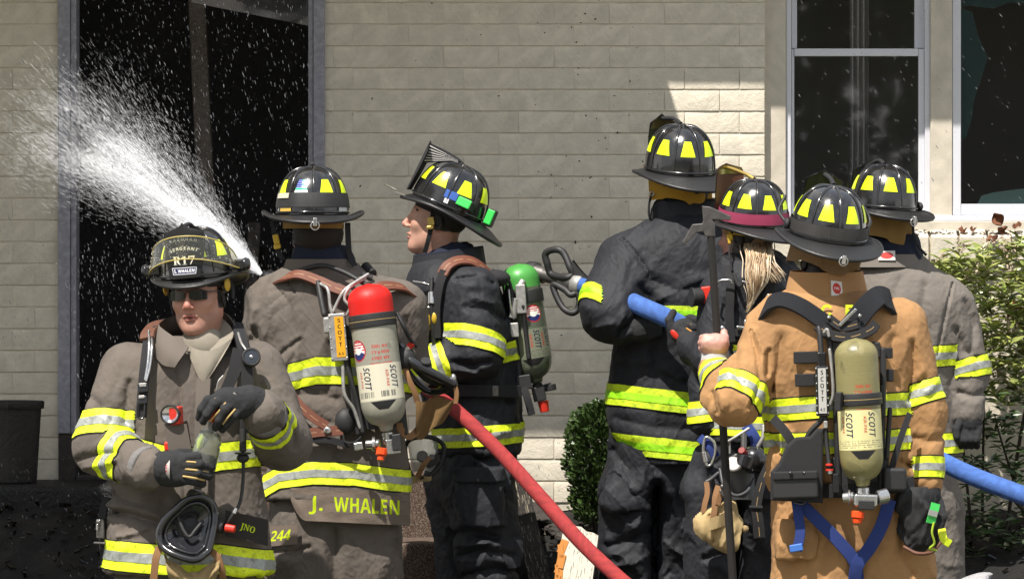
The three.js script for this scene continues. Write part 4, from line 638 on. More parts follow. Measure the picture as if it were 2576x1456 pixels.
  part(me, 'storm_flap', ribbon([W(512, 952, 0.155), W(508, 1020, 0.168), W(506, 1100, 0.172), W(505, 1230, 0.176), W(504, 1352, 0.186)], 0.05, 0.008, V(-0.25, 0.05, 1)), brown);
  // gloves
  const gp = (u, v, d = 0) => W(u, v, d + 0.065);
  const gl = part(me, 'glove', handGeo([cap(gp(372, 1176, 0.165), gp(408, 1178, 0.20), 0.052, 0.050, 0, 0.02), ellp(gp(440, 1179, 0.21), 0.050, 0.056, 0.034, 0, 0.02), cap(gp(420, 1160, 0.20), gp(462, 1160, 0.22), 0.028, 0.024, 0, 0.02), cap(gp(420, 1198, 0.20), gp(460, 1200, 0.215), 0.028, 0.022, 0, 0.02)],
    [[[gp(462, 1152, 0.225), gp(498, 1147, 0.245), gp(526, 1154, 0.225), gp(530, 1160, 0.19)], 0.0165, 0.0125], [[gp(466, 1170, 0.228), gp(502, 1167, 0.25), gp(530, 1174, 0.228), gp(532, 1178, 0.19)], 0.0165, 0.0125], [[gp(464, 1188, 0.225), gp(498, 1189, 0.248), gp(524, 1196, 0.226), gp(524, 1199, 0.19)], 0.016, 0.012], [[gp(456, 1206, 0.218), gp(486, 1210, 0.236), gp(508, 1216, 0.218), gp(506, 1217, 0.19)], 0.015, 0.0115], [[gp(415, 1152, 0.19), gp(450, 1140, 0.17), gp(490, 1140, 0.15)], 0.017, 0.0135]]), M.glove);
  for (const [a, b] of [[[468, 1161], [522, 1168]], [[466, 1180], [522, 1188]], [[460, 1198], [512, 1208]]]) part(gl, 'finger_piping', tube([gp(...a, 0.242), gp((a[0] + b[0]) / 2, (a[1] + b[1]) / 2 - 1, 0.258), gp(...b, 0.238)], 0.0035, 12, 6), M.piping);
  const logo = canvasTex(128, 64, (c, w, h) => { c.fillStyle = '#a9a4a0'; c.fillRect(0, 0, w, h); c.fillStyle = '#a02a2a'; c.font = 'bold italic 34px sans-serif'; c.fillText('FIRE', 10, 42); c.fillRect(96, 14, 22, 30); });
  const logoM = std({ map: logo, roughness: 0.7 });
  part(gl, 'logo_strip', sheet((s, t) => gp(lerp(426, 408, t) - 6 * Math.sin(s * 3.14) * 0, lerp(1142, 1218, s), 0.222 + 0.034 * Math.sin(s * 3.14) - 0.012 + 0.012 * (1 - t)), 12, 3, 0.003), logoM);
  part(gl, 'knit_cuff', cloth([cap(gp(362, 1174, 0.155), gp(396, 1178, 0.19), 0.060, 0.054, 0, 0.01)], { amp: 0.006, fr: 22, h: 0.006 }), M.web);
  const g2 = part(me, 'glove', handGeo([cap(gp(650, 1022, 0.20), gp(622, 1008, 0.225), 0.056, 0.050, 0, 0.02), ellp(gp(585, 1006, 0.25), 0.048, 0.040, 0.040, 0, 0.02, Q(0, 0, -8)), cap(gp(560, 1005, 0.255), gp(600, 1030, 0.25), 0.034, 0.032, 0, 0.02)],
    [[[gp(545, 1003, 0.262), gp(522, 1006, 0.285), gp(506, 1030, 0.285), gp(500, 1050, 0.262)], 0.0165, 0.0125], [[gp(556, 1008, 0.27), gp(538, 1016, 0.298), gp(520, 1042, 0.298), gp(510, 1060, 0.275)], 0.0165, 0.0125], [[gp(576, 1018, 0.27), gp(564, 1030, 0.298), gp(550, 1056, 0.292), gp(541, 1076, 0.268)], 0.0165, 0.0125], [[gp(598, 1032, 0.26), gp(588, 1044, 0.284), gp(570, 1066, 0.276), gp(558, 1080, 0.25)], 0.0155, 0.012], [[gp(590, 1030, 0.225), gp(570, 1052, 0.205), gp(548, 1062, 0.21)], 0.017, 0.0135]]), M.glove);
  for (const [a, m, b] of [[[540, 1003], [526, 1022], [512, 1050]], [[566, 1014], [552, 1032], [528, 1058]], [[590, 1030], [576, 1046], [560, 1066]]]) part(g2, 'finger_piping', tube([gp(...a, 0.292), gp(...m, 0.304), gp(...b, 0.29)], 0.0035, 12, 6), M.piping);
  part(g2, 'logo_strip', sheet((s, t) => gp(lerp(588, 634, s) - 10 * t, lerp(986, 1032, s) + 10 * t, 0.283 - 0.05 * s * s), 10, 3, 0.003), logoM);
  part(g2, 'knit_cuff', cloth([cap(gp(660, 1030, 0.185), gp(628, 1012, 0.215), 0.062, 0.054, 0, 0.01)], { amp: 0.006, fr: 22, h: 0.006 }), M.web);
  for (const [a, b, r] of [[Wl.clone().lerp(El, 0.12), Wl, 0.0705], [Wr.clone().lerp(Er, 0.18), Wr, 0.072]]) part(cm, 'cuff', cylinder(a, b, r, r, 24), M.cuffgrey);
  // lettering on the coat tail
  part(cm, 'name_flap', sheet((s, t) => W(lerp(566, 672, s), lerp(1356, 1290, t) + 24 * (s - 0.3), 0.192 - 0.06 * s * s), 8, 6, 0.005), std({ roughness: 0.9, map: canvasTex(256, 128, (c, w, h) => { c.fillStyle = '#2e2926'; c.fillRect(0, 0, w, h); c.save(); c.translate(70, 62); c.rotate(0.1); c.fillStyle = '#c3d80f'; c.font = 'italic bold 44px serif'; c.fillText('JNO', 20, 10); c.restore(); }) }));
  // helmet with raised visor
  const print = canvasTex(512, 768, (c, w, h) => {
    c.fillStyle = '#0a0a0b'; c.fillRect(0, 0, w, h); c.textAlign = 'center';
    const arc = (txt, R, cy, font, col, sp) => { c.font = font; c.fillStyle = col; const n = txt.length; for (let i = 0; i < n; i++) { const a = (i - (n - 1) / 2) * sp; c.save(); c.translate(w / 2 + R * Math.sin(a), cy - R * Math.cos(a)); c.rotate(a); c.fillText(txt[i], 0, 0); c.restore(); } };
    c.strokeStyle = '#2b2f3a'; c.lineWidth = 50; c.beginPath(); c.arc(w / 2, 700, 470, -2.02, -1.12); c.stroke(); c.beginPath(); c.arc(w / 2, 800, 440, -2.05, -1.09); c.stroke();
    arc('KATONAH', 452, 700, 'bold 60px sans-serif', '#8c8f92', 0.113); arc('SERGEANT', 422, 800, 'bold 62px sans-serif', '#d9dbdd', 0.112);
    c.fillStyle = '#f2f0e6'; c.font = 'bold 170px serif'; c.fillText('R17', w / 2, 590);
    c.fillStyle = '#c8c8cc'; c.fillRect(70, 624, 372, 100); c.fillStyle = '#151c48'; c.fillRect(82, 635, 348, 78); c.fillStyle = '#f4f4f4'; c.font = 'bold 62px sans-serif'; c.fillText('S. WHALEN', w / 2, 696, 330);
  });
  const h = helmet('black helmet with raised amber visor and lettered front shield, worn by the firefighter facing us', W(496, 694, -0.01), Q(3, -12, 4), { scale: 1.06, front: 0.030, shield: { print: std({ map: print, roughness: 0.5 }), top: 0.168, w: 0.060, peak: 0.9, label: 'front shield lettered SERGEANT R17' }, rear: 0.05, curl: 0.022 });
  const vis = phy({ color: lin(0.97, 0.955, 0.86), transmission: 1, thickness: 0, roughness: 0.02 });
  const vy = th => [0.012 + 0.048 * Math.pow(Math.cos(th), 1.5), 0.020 + 0.108 * Math.pow(Math.max(0, Math.cos(th * 0.98)), 0.6)];
  const vs = part(h, 'visor', sheet((s, t) => { const th = lerp(-1.5, 1.5, s), e = 0.036, [y0, y1] = vy(th); const k = 1 - 0.10 * t; return V((HA + e) * k * Math.sin(th), lerp(y0, y1, t), (HB + e - 0.006) * k * Math.cos(th)); }, 40, 10, 0.0025), vis);
  { const e0 = [], e1 = []; for (let i = 0; i <= 24; i++) { const th = lerp(-1.5, 1.5, i / 24), e = 0.036; e0.push(V((HA + e) * Math.sin(th), vy(th)[0], (HB + e - 0.006) * Math.cos(th))); e1.push(V((HA + e) * 0.9 * Math.sin(th), vy(th)[1], (HB + e - 0.006) * 0.9 * Math.cos(th))); } part(vs, 'visor_edge', [tube(e0, 0.0022, 60, 6), tube(e1, 0.0022, 60, 6)], std({ color: lin(0.42, 0.34, 0.10), roughness: 0.4 })); }
  // water beads on the visor
  { const dr = []; for (let i = 0; i < 150; i++) { const th = rr(-1.4, 1.4), t = rnd(), e = 0.038, [y0, y1] = vy(th), k = 1 - 0.10 * t, r = rr(0.0005, 0.0012); const g = new THREE.SphereGeometry(r, 6, 4); g.translate((HA + e) * k * Math.sin(th), lerp(y0, y1, t), (HB + e - 0.006) * k * Math.cos(th)); dr.push(g); } const d = part(vs, 'water_beads', dr, phy({ color: lin(0.9, 0.9, 0.85), roughness: 0.1, clearcoat: 1 })); d.userData.kind = 'stuff'; }
  for (const s of [1, -1]) part(h, 'visor_knob', [place(lathe([[0, 0], [0.019, 0], [0.021, 0.006], [0.017, 0.016], [0.008, 0.019], [0, 0.019]], 18), V(s * (HA + 0.043), 0.026, 0.012), V(s, 0, 0)), box(s > 0 ? HA : -HA - 0.046, s > 0 ? HA + 0.046 : -HA, 0.012, 0.042, -0.004, 0.034, 0.005)], M.gloss);
  for (const s of [1, -1]) part(h, 'ear_flap_edge', ell(V(s * 0.096, -0.030, 0.02), 0.006, 0.022, 0.03), M.yplastic);
  part(h, 'chin_strap', [tube([V(-0.092, -0.01, 0.0), V(-0.090, -0.06, 0.0), V(-0.082, -0.11, 0.01)], 0.006, 16, 6), ribbon([V(0.095, -0.012, -0.02), V(0.104, -0.05, -0.01), V(0.108, -0.075, 0.015)], 0.018, 0.003, V(1, 0, 0.4))], M.web);
  // air pack worn on the chest side: straps, gauge and buckles
  const ap = thing('air_pack_harness', 'black harness straps with round gauge over the brown coat facing us', 'harness', W(480, 1000, 0.1));
  const out = V(-0.1, 0.15, 1);
  part(ap, 'shoulder_strap', ribbon([W(392, 812, -0.08), W(376, 832, 0.05), W(366, 900, 0.135), W(358, 980, 0.165), W(354, 1050, 0.172)], 0.036, 0.006, (t, p) => V(-0.3, 0.8 - t, 1)), M.web);
  part(ap, 'shoulder_strap', ribbon([W(596, 812, -0.06), W(602, 836, 0.06), W(616, 900, 0.135), W(622, 980, 0.16), W(618, 1090, 0.175)], 0.040, 0.006, (t, p) => V(0.3, 0.8 - t, 1)), M.web);
  part(ap, 'strap_pad', ribbon([W(410, 806, -0.10), W(388, 816, -0.02), W(372, 836, 0.06), W(368, 852, 0.095)], 0.050, 0.010, (t) => V(-0.3, 1 - 0.4 * t, 0.3 + t * 0.6)), M.leather);
  part(ap, 'air_hose', [tube([W(373, 832, 0.07), W(374, 860, 0.120), W(371, 910, 0.152), W(364, 955, 0.17)], 0.0042, 24, 8), tube([W(380, 836, 0.07), W(381, 870, 0.126), W(376, 920, 0.154), W(366, 958, 0.17)], 0.0042, 24, 8)], M.steel);
  part(ap, 'buckle', [bx(W(358, 975, 0.178), [0.034, 0.030, 0.012], Q(-6, -8, 4)), bx(W(357, 1006, 0.182), [0.030, 0.026, 0.010], Q(-6, -8, 4)), tube([W(345, 1010, 0.18), W(343, 1046, 0.186), W(352, 1054, 0.188), W(361, 1046, 0.186), W(363, 1010, 0.18)], 0.003, 24, 6)], M.gloss);
  part(ap, 'buckle_plate', [bx(W(358, 968, 0.187), [0.022, 0.012, 0.004], Q(-6, -8, 4)), bx(W(355, 998, 0.190), [0.020, 0.010, 0.004], Q(-6, -8, 4))], M.alu);
  part(ap, 'snap', place(lathe([[0, 0], [0.009, 0], [0.009, 0.004], [0.005, 0.006], [0, 0.006]], 14), W(384, 980, 0.168), V(0, 0, 1)), M.brass);
  const gq = W(631, 898, 0.155), gd = V(0.12, 0.25, 1);
  const ga = part(ap, 'pressure_gauge', place(lathe([[0, -0.02], [0.029, -0.02], [0.031, -0.004], [0.030, 0.006], [0.024, 0.008], [0.023, 0.003], [0, 0.003]], 28), gq, gd), M.rubber);
  part(ga, 'gauge_face', place(lathe([[0, 0.004], [0.0225, 0.004], [0.0225, 0.005], [0, 0.0052]], 24), gq, gd), std({ color: lin(0.03, 0.035, 0.045), roughness: 0.25 }));
  part(ga, 'gauge_screw', place(lathe([[0, 0.005], [0.006, 0.005], [0.005, 0.008], [0, 0.008]], 12), gq, gd), M.steel);
  part(ap, 'gauge_hose', [tube([W(598, 838, 0.07), W(606, 862, 0.12), W(618, 880, 0.145)], 0.004, 16, 8), tube([W(566, 1000, 0.16), W(546, 985, 0.178), W(548, 960, 0.18), W(560, 945, 0.17)], 0.0025, 20, 6)], M.alu);
  part(ap, 'dark_chest_band', ribbon([W(604, 880, 0.13), W(590, 930, 0.155), W(570, 975, 0.17), W(548, 1010, 0.178)], t => 0.05 - 0.02 * t, 0.012, V(0.2, 0.3, 1)), M.web);  // dark band tapering slantwise across the chest
  // pocket torch
  const fl = thing('flashlight', 'red right-angle flashlight clipped to the brown coat', 'flashlight', W(430, 1120, 0.18));
  part(fl, 'body', [bx(W(442, 1045, 0.185), [0.036, 0.058, 0.045], Q(0, -14, 3), 0.006), bx(W(432, 1122, 0.175), [0.05, 0.03, 0.03], Q(0, 0, 2), 0.006)], M.redpl);
  const lp = W(427, 1042, 0.205), ld = V(-0.18, 0.05, 1);
  part(fl, 'bezel', place(lathe([[0.026, -0.03], [0.031, -0.026], [0.032, 0.004], [0.029, 0.007], [0.026, 0.004], [0.024, -0.006], [0, -0.006]], 28), lp, ld), M.rubber);
  const refl = part(fl, 'reflector', place(lathe([[0.005, -0.004], [0.016, -0.003], [0.0255, 0.003]], 24), lp, ld), std({ color: lin(0.7, 0.7, 0.7), metalness: 1, roughness: 0.12, side: THREE.DoubleSide })); part(refl, 'lens', place(lathe([[0, 0.0045], [0.0255, 0.0042], [0.0255, 0.0034], [0, 0.0036]], 24), lp, ld), M.pane);
  part(fl, 'holder_tab', sheet((s, t) => W(lerp(412, 468, s) + 12 * t, lerp(1066, 1138, t) - 10 * s * t, 0.200 - 0.012 * s), 4, 4, 0.004), brown);
  // drink bottle
  const bo = thing('plastic_bottle', 'clear plastic drink bottle with orange cap held in black gloves', 'bottle', W(512, 1160, 0.27));
  const b0 = W(508, 1176, 0.27), bd = W(536, 1052, 0.305).sub(b0), bl = bd.length();
  part(bo, 'bottle', place(lathe([[0, 0], [0.040, 0], [0.043, 0.006], [0.043, bl * 0.42], [0.040, bl * 0.48], [0.043, bl * 0.54], [0.036, bl * 0.66], [0.032, bl * 0.70], [0.032, bl * 0.74], [0.022, bl * 0.88], [0.017, bl * 0.94], [0.017, bl * 1.0]], 28), b0, bd), phy({ color: lin(0.95, 0.97, 0.96), transmission: 0.9, thickness: 0, roughness: 0.06, ior: 1.5, clearcoat: 1, side: THREE.DoubleSide }));
  part(bo, 'drink', place(lathe([[0, 0.004], [0.039, 0.004], [0.0415, 0.008], [0.0415, bl * 0.42], [0.0385, bl * 0.48], [0.0415, bl * 0.54], [0.0345, bl * 0.66], [0.0305, bl * 0.70], [0, bl * 0.70]], 28), b0, bd), phy({ color: lin(0.96, 0.98, 0.90), transmission: 1, thickness: 0.05, roughness: 0, ior: 1.33, attenuationColor: lin(0.75, 0.85, 0.6), attenuationDistance: 0.12 }));
  part(bo, 'cap', place(lathe([[0, bl * 0.95], [0.019, bl * 0.95], [0.019, bl * 1.10], [0.014, bl * 1.12], [0.014, bl * 1.22], [0, bl * 1.22]], 20), b0, bd), M.orange);
  // facepiece hanging at the belt
  const mk1 = thing('breathing_mask', 'black breathing facepiece with tan head net hanging on the brown coat facing us', 'mask', W(480, 1420, 0.2));
  const ring = [[446, 1276], [412, 1312], [399, 1346], [408, 1374], [436, 1394], [486, 1408], [514, 1394], [526, 1376], [540, 1306], [534, 1270], [508, 1250], [474, 1254]].map(([u, v]) => W(u, v, 0.235 + 0.03 * Math.sin((u - 400) / 140 * 3.14) + (v - 1330) * 0.0002));
  const fr = part(mk1, 'lens_frame', tube(ring, 0.0125, 90, 10, true), M.gloss);
  part(fr, 'inner_frame', tube(ring.map(p => p.clone().lerp(W(478, 1330, 0.22), 0.2)), 0.006, 70, 8, true), M.gloss);
  const c0 = W(474, 1330, 0.19); part(mk1, 'lens', sheet((s, t) => { const p = curve(ring, true).getPoint(s); return p.lerp(c0, t * 0.98); }, 40, 6, 0.003), phy({ color: lin(0.02, 0.02, 0.024), roughness: 0.1, clearcoat: 0.6 }));
  part(mk1, 'nose_cup', [ell(W(470, 1330, 0.19), 0.05, 0.055, 0.03), tube([W(446, 1300, 0.23), W(462, 1336, 0.245), W(476, 1350, 0.25), W(490, 1334, 0.245), W(508, 1312, 0.235)], 0.006, 24, 8)], M.rubber);
  part(mk1, 'regulator_port', [cylinder(W(490, 1262, 0.20), W(496, 1238, 0.21), 0.036, 0.03, 20), cylinder(W(536, 1320, 0.21), W(562, 1326, 0.22), 0.026, 0.022)], M.rubber);
  part(mk1, 'purge_knob', cylinder(W(566, 1327, 0.225), W(590, 1331, 0.232), 0.013, 0.012, 14), M.redpl);
  part(mk1, 'head_net', sheet((s, t) => { const dip = Math.sin(s * 3.1416), u = lerp(412, 556, s), v0 = 1392 + 46 * dip + 10 * noise(s * 6, 1, 2), v1 = 1450 + 40 * dip; return W(u + 10 * t * (0.5 - s) * 2, lerp(v0, v1, t), 0.225 + 0.02 * Math.sin(t * 3) + 0.016 * noise(s * 7, t * 4, 5)); }, 28, 8, 0.004), M.netting);
  part(mk1, 'net_strap', [ribbon([W(400, 1376, 0.235), W(392, 1400, 0.245), W(388, 1430, 0.245), W(384, 1475, 0.24)], 0.024, 0.004, V(0.1, 0.2, 1)), ribbon([W(530, 1386, 0.235), W(545, 1400, 0.24), W(556, 1430, 0.235), W(560, 1455, 0.22)], 0.022, 0.004, V(-0.2, 0.2, 1))], M.tanstrap);
  part(mk1, 'supply_hose', [tube([W(610, 1130, 0.19), W(611, 1200, 0.20), W(603, 1262, 0.215), W(584, 1296, 0.225), W(566, 1322, 0.215)], 0.0055, 40, 8), cylinder(W(610, 1080, 0.19), W(610, 1136, 0.197), 0.011, 0.011), ell(W(610, 1152, 0.20), 0.02, 0.016, 0.02), cylinder(W(610, 1138, 0.2), W(610, 1142, 0.2), 0.026, 0.026)], M.rubber);
  part(mk1, 'hose_ferrule', cylinder(W(594, 1278, 0.219), W(587, 1292, 0.224), 0.0075, 0.0075), M.steel);
  // belt clip at the hip
  const clip = thing('belt_clip', 'steel belt clip on a black strap at the left hip of the front firefighter', 'clip', W(258, 1400, 0));
  part(clip, 'strap', ribbon([W(268, 1250, 0.02), W(256, 1300, 0.03), W(258, 1370, 0.03), W(264, 1430, 0.02)], 0.030, 0.006, V(-0.6, 0, 1)), M.web);
  part(clip, 'buckle', [bx(W(252, 1330, 0.05), [0.030, 0.062, 0.012], Q(0, -30, 0)), bx(W(250, 1366, 0.05), [0.044, 0.008, 0.014], Q(0, -30, 0))], M.dullsteel);
  part(clip, 'clasp', [bx(W(246, 1310, 0.06), [0.014, 0.010, 0.006], Q(0, -30, 0)), bx(W(243, 1326, 0.06), [0.008, 0.022, 0.006], Q(0, -30, 0))], M.steel);
}

// ---------------------------------------------------------------- nozzle man, back to us, red-topped air cylinder
{
  const z = 2.0, W = (u, v, d = 0) => P(u, v, z + d);
  const me = thing('person', 'firefighter in brown coat seen from behind, spraying water at the doorway', 'person', [PX(850, z), -0.75, z], 'firefighters');
  const Sl = W(690, 775, 0), El = W(662, 930, -0.05), Wl = W(690, 790, -0.34), Sr = W(1002, 775, 0), Er = W(1018, 930, -0.05), Wr = W(900, 800, -0.36);
  const pr = [loft(rowsUV(z, [[652, 732, 882, 0.07, -0.02], [674, 712, 915, 0.10], [700, 684, 965, 0.13], [745, 664, 1018, 0.155], [810, 652, 1040, 0.165], [900, 668, 1034, 0.165], [1000, 690, 1022, 0.16], [1080, 696, 1016, 0.16], [1160, 676, 1026, 0.17], [1256, 652, 1034, 0.18]]), 0, 0.05, 2.4, 0.015),
    cap(Sl, El, 0.100, 0.084, 1, 0.05), cap(El, Wl, 0.080, 0.06, 2, 0.03), cap(Sr, Er, 0.098, 0.084, 3, 0.05), cap(Er, Wr, 0.08, 0.06, 4, 0.03)];
  const cr = [[[[700, 725], [730, 760], [745, 830], [742, 900]], 0.010, 0.007], [[[722, 700], [745, 735]], 0.006, 0.010], [[[760, 850], [720, 880], [695, 905]], 0.008, 0.012], [[[640, 830], [665, 880], [700, 910]], 0.016, 0.014], [[[760, 860], [770, 920], [760, 970]], 0.016, 0.012], [[[730, 990], [790, 985], [850, 1000]], 0.02, 0.014], [[[720, 1040], [770, 1050], [830, 1060]], 0.018, 0.012], [[[835, 860], [840, 920], [830, 980]], 0.016, 0.012], [[[640, 780], [630, 840]], 0.02, -0.010], [[[700, 1110], [760, 1120], [840, 1125]], 0.018, -0.008], [[[1020, 800], [1035, 880]], 0.014, 0.01]].map(([pts, r, d]) => ({ pts, r, d, z }));
  const [coat, cm] = garment(me, 'coat', pr, M.brown, { seed: 4.1, amp: 0.008, fr: 8, creases: cr, soot: 0.45 });
  const body = inG(pr, 0);
  band(coat, cm, below([[600, 955], [735, 912], [800, 895], [890, 897], [1060, 925]], z), 0, 0.088, (x, y, q) => y > PY(1010, z) && x > PX(728, z) && q > z - 0.05);
  band(coat, cm, along(Sl, El), 0.13, 0.085, (x, y, q) => groupAt(pr, x, y, q) === 1 && x < PX(727, z));
  band(coat, cm, below([[640, 1212], [708, 1169], [791, 1157], [894, 1160], [1024, 1181], [1060, 1187]], z), 0, 0.073, body);
  // tail flap with the name
  const nm = canvasTex(1024, 320, (c, w, h) => { c.fillStyle = '#7a6d62'; c.fillRect(0, 0, w, h); for (let i = 0; i < 700; i++) { c.fillStyle = `rgba(${rnd() < 0.6 ? '30,25,20' : '140,125,110'},0.07)`; c.fillRect(rr(0, w), rr(0, h), rr(5, 70), rr(3, 20)); } c.save(); c.rotate(0.012); c.font = 'bold 196px sans-serif'; c.fillStyle = '#c8e010'; c.fillText('J.', 196, 210, 110); c.fillText('WHALEN', 388, 210, 560); c.restore(); });
  part(cm, 'name_flap', sheet((s, t) => { const u = lerp(724, 1030, s), top = lerp(1226, 1238, s), bot = lerp(1308, 1322, s) - 78 * Math.pow(Math.max(0, 1 - s / 0.16), 2.2), zz = 0.185 * Math.sqrt(Math.max(0.03, 1 - Math.pow((u - 845) / 200, 2))) - 0.004; return W(u, lerp(bot, top, t), zz + 0.002 * (1 - t) + 0.005 * noise(s * 6, t * 3, 2)); }, 40, 10, 0.006), std({ map: nm, roughness: 0.92, bumpMap: T.cloth, bumpScale: 0.001 }), 'tail flap lettered with a name');
  const tr = [loft(rowsUV(z, [[1230, 690, 1005, 0.14], [1320, 672, 1008, 0.15], [1420, 672, 1008, 0.14], [1480, 680, 1005, 0.13]]), 0, 0.05), cap(W(762, 1440), W(750, 1850), 0.105, 0.085, 1, 0.05), cap(W(925, 1440), W(930, 1850), 0.105, 0.085, 1, 0.05), ellp(W(722, 1400, 0.03), 0.075, 0.085, 0.12, 0, 0.03)];
  const [tg, tm] = garment(me, 'trousers', tr, M.brown, { seed: 5.7, amp: 0.014, fr: 7, h: 0.011, creases: [{ pts: [[845, 1330], [842, 1400], [838, 1480]], r: 0.02, d: 0.03, z }, { pts: [[690, 1380], [740, 1385], [780, 1370]], r: 0.012, d: 0.016, z }] });
  part(tm, 'number_patch', sheet((s, t) => W(lerp(662, 748, s), lerp(1376, 1326, t) - 8 * s, 0.158 - 0.06 * Math.pow(1 - s, 2)), 10, 4, 0.004), std({ roughness: 0.9, map: canvasTex(256, 128, (c, w, h) => { c.fillStyle = '#6e6258'; c.fillRect(0, 0, w, h); c.fillStyle = '#c8dc14'; c.font = 'italic bold 92px sans-serif'; c.fillText('244', 46, 96); }) }), 'pocket flap numbered 244');
  for (const u of [750, 930]) part(me, 'boot', [ell(W(u, 1868, -0.05), 0.055, 0.045, 0.14), cylinder(W(u, 1880), W(u, 1780), 0.06, 0.065)], M.rubber);
  const hq = Q(2, 200, 0), hpos = W(795, 590, -0.02); part(me, 'head', headGeo(hpos, hq, { hair: true, hairY: -0.05, skin: [0.46, 0.20, 0.15] }), M.skin);
  part(me, 'hair', ell(W(800, 586, 0.005), 0.086, 0.085, 0.10), M.hair);
  part(me, 'hood', cloth([loft(rowsUV(z, [[618, 735, 876, 0.075, 0.0], [640, 732, 886, 0.09, 0.0], [662, 722, 896, 0.10, 0]]), 0, 0.02, 2.2, 0.015)], { amp: 0.007, fr: 16, h: 0.007 }), M.navy);
  const brown = M.brown.clone(); brown.vertexColors = false; brown.bumpMap = null;
  part(me, 'collar', sheet((s, t) => { const a = lerp(-2.2, 2.2, s), c = W(806, lerp(690, 652, t), 0), r = lerp(0.128, 0.112, t); return V(c.x + Math.sin(a) * r * 1.0, c.y - 0.02 * (1 - Math.cos(a)) * 0, c.z + Math.cos(a) * r * 0.95); }, 40, 6, 0.008), brown);
  const gl = [[W(690, 760, -0.36), W(680, 735, -0.40)], [W(905, 800, -0.38), W(870, 770, -0.42)]];
  gl.forEach(([a, b]) => part(me, 'glove', handGeo([ellp(a.clone().lerp(b, 0.4), 0.045, 0.05, 0.04, 0, 0.02)], [0, 1, 2, 3].map(i => [[a.clone().add(V(0.02, 0.03 - i * 0.02, 0.02)), b.clone().add(V(-0.01, 0.03 - i * 0.02, -0.02)), b.clone().add(V(-0.04, 0.02 - i * 0.02, 0.0))], 0.015, 0.012]).concat([[[a, a.clone().add(V(-0.03, 0.05, 0.0)), a.clone().add(V(-0.05, 0.06, -0.03))], 0.015, 0.012]])), M.glove));
  // helmet
  const flag = std({ roughness: 0.35, map: canvasTex(128, 128, (c, w, h) => { for (let i = 0; i < 7; i++) { c.fillStyle = i % 2 ? '#f2f5f2' : '#2fa58a'; c.fillRect(0, i * h / 7, w, h / 7 + 1); } c.fillStyle = '#2b3c8f'; c.fillRect(0, 0, w * 0.55, h * 0.55); c.fillStyle = '#dfe6f2'; for (let i = 0; i < 5; i++) for (let j = 0; j < 4; j++) c.fillRect(6 + i * 13, 6 + j * 16, 5, 5); }) });
  const h = helmet('black helmet with flag sticker and steel hanging ring, seen from behind at centre left', W(786, 541, 0.0), Q(1, 184, 0), { scale: 1.10, rearDrop: 0.012, droop: 0.010, rear: 0.05, curl: 0.026, ring: true, band: { t0: 0.10, t1: 0.30, mat: M.rubber, name: 'strap_band' }, patchMat: { 3: flag }, shield: { top: 0.150 } });
  part(h, 'sticker', [sheet((s, t) => shellPt(2.05 + s * 0.42, 0.045 + 0.05 * t, 0.0045), 8, 2, 0.001)], std({ color: lin(0.62, 0.40, 0.06), roughness: 0.4 }));
  part(h, 'sticker', [sheet((s, t) => shellPt(1.9 + s * 0.5, 0.22 + 0.07 * t, 0.0105), 8, 2, 0.001)], std({ color: lin(0.55, 0.52, 0.40), roughness: 0.4 }));
  part(h, 'sticker', [sheet((s, t) => shellPt(3.9 + s * 0.35, 0.045 + 0.07 * t, 0.0045), 8, 2, 0.001)], std({ color: lin(0.6, 0.6, 0.6), roughness: 0.3 }));
  part(h, 'liner_band', sheet((s, t) => { const th = lerp(2.0, 4.3, s); return V(0.100 * Math.sin(th), -0.012 - t * 0.030, 0.110 * Math.cos(th)); }, 24, 2, 0.004), M.goldDark);
  const st = thing('chin_strap', 'loose black chin strap with yellow buckle hanging from the nozzle man helmet', 'strap', W(695, 640, 0));
  part(st, 'strap', [ribbon([W(683, 555, 0.02), W(690, 590, 0.03), W(698, 630, 0.02), W(712, 655, 0.02)], 0.018, 0.003, V(-0.4, 0, 1)), ribbon([W(874, 560, 0.05), W(876, 610, 0.06), W(880, 645, 0.07), W(892, 668, 0.09)], 0.020, 0.003, V(0.4, 0, 1))], M.web); part(st, 'buckle', [bx(W(694, 602, 0.035), [0.020, 0.034, 0.010], Q(0, 0, 12)), bx(W(697, 620, 0.035), [0.024, 0.016, 0.012], Q(0, 0, 12))], M.yplastic);
  // air pack
  const ap = thing('air_pack', 'air pack with red-topped cylinder on the nozzle man', 'air pack', W(950, 1080, 0.2), 'air packs');
  const B = W(972, 1080, 0.255), Tp = W(925, 713, 0.235), ax = Tp.clone().sub(B).normalize();
  part(ap, 'cylinder', bottleGeo(B, Tp, 0.0745), std({ map: bottleTex({ base: '#9c9a8c', top: '#d3180f', topH: 0.205, flip: 0.56, eagle: [-150, 0.44], label: [0.54, 0.78], bar: true, labelCol: '#d8d3bd' }), roughness: 0.52, metalness: 0.1 }), 'cylinder with red dome and lettered label');
  const at = f => B.clone().lerp(Tp, f);
  const sideB = V(0, 0, 1).cross(ax);
  part(ap, 'cylinder_strap', place(lathe([[0.0755, 0], [0.079, 0.003], [0.079, 0.042], [0.0755, 0.045]], 40), at(0.70), ax), M.rubber); part(ap, 'strap_stitch', place(lathe([[0.0792, 0.021], [0.0797, 0.022], [0.0792, 0.023]], 40), at(0.70), ax), M.piping);
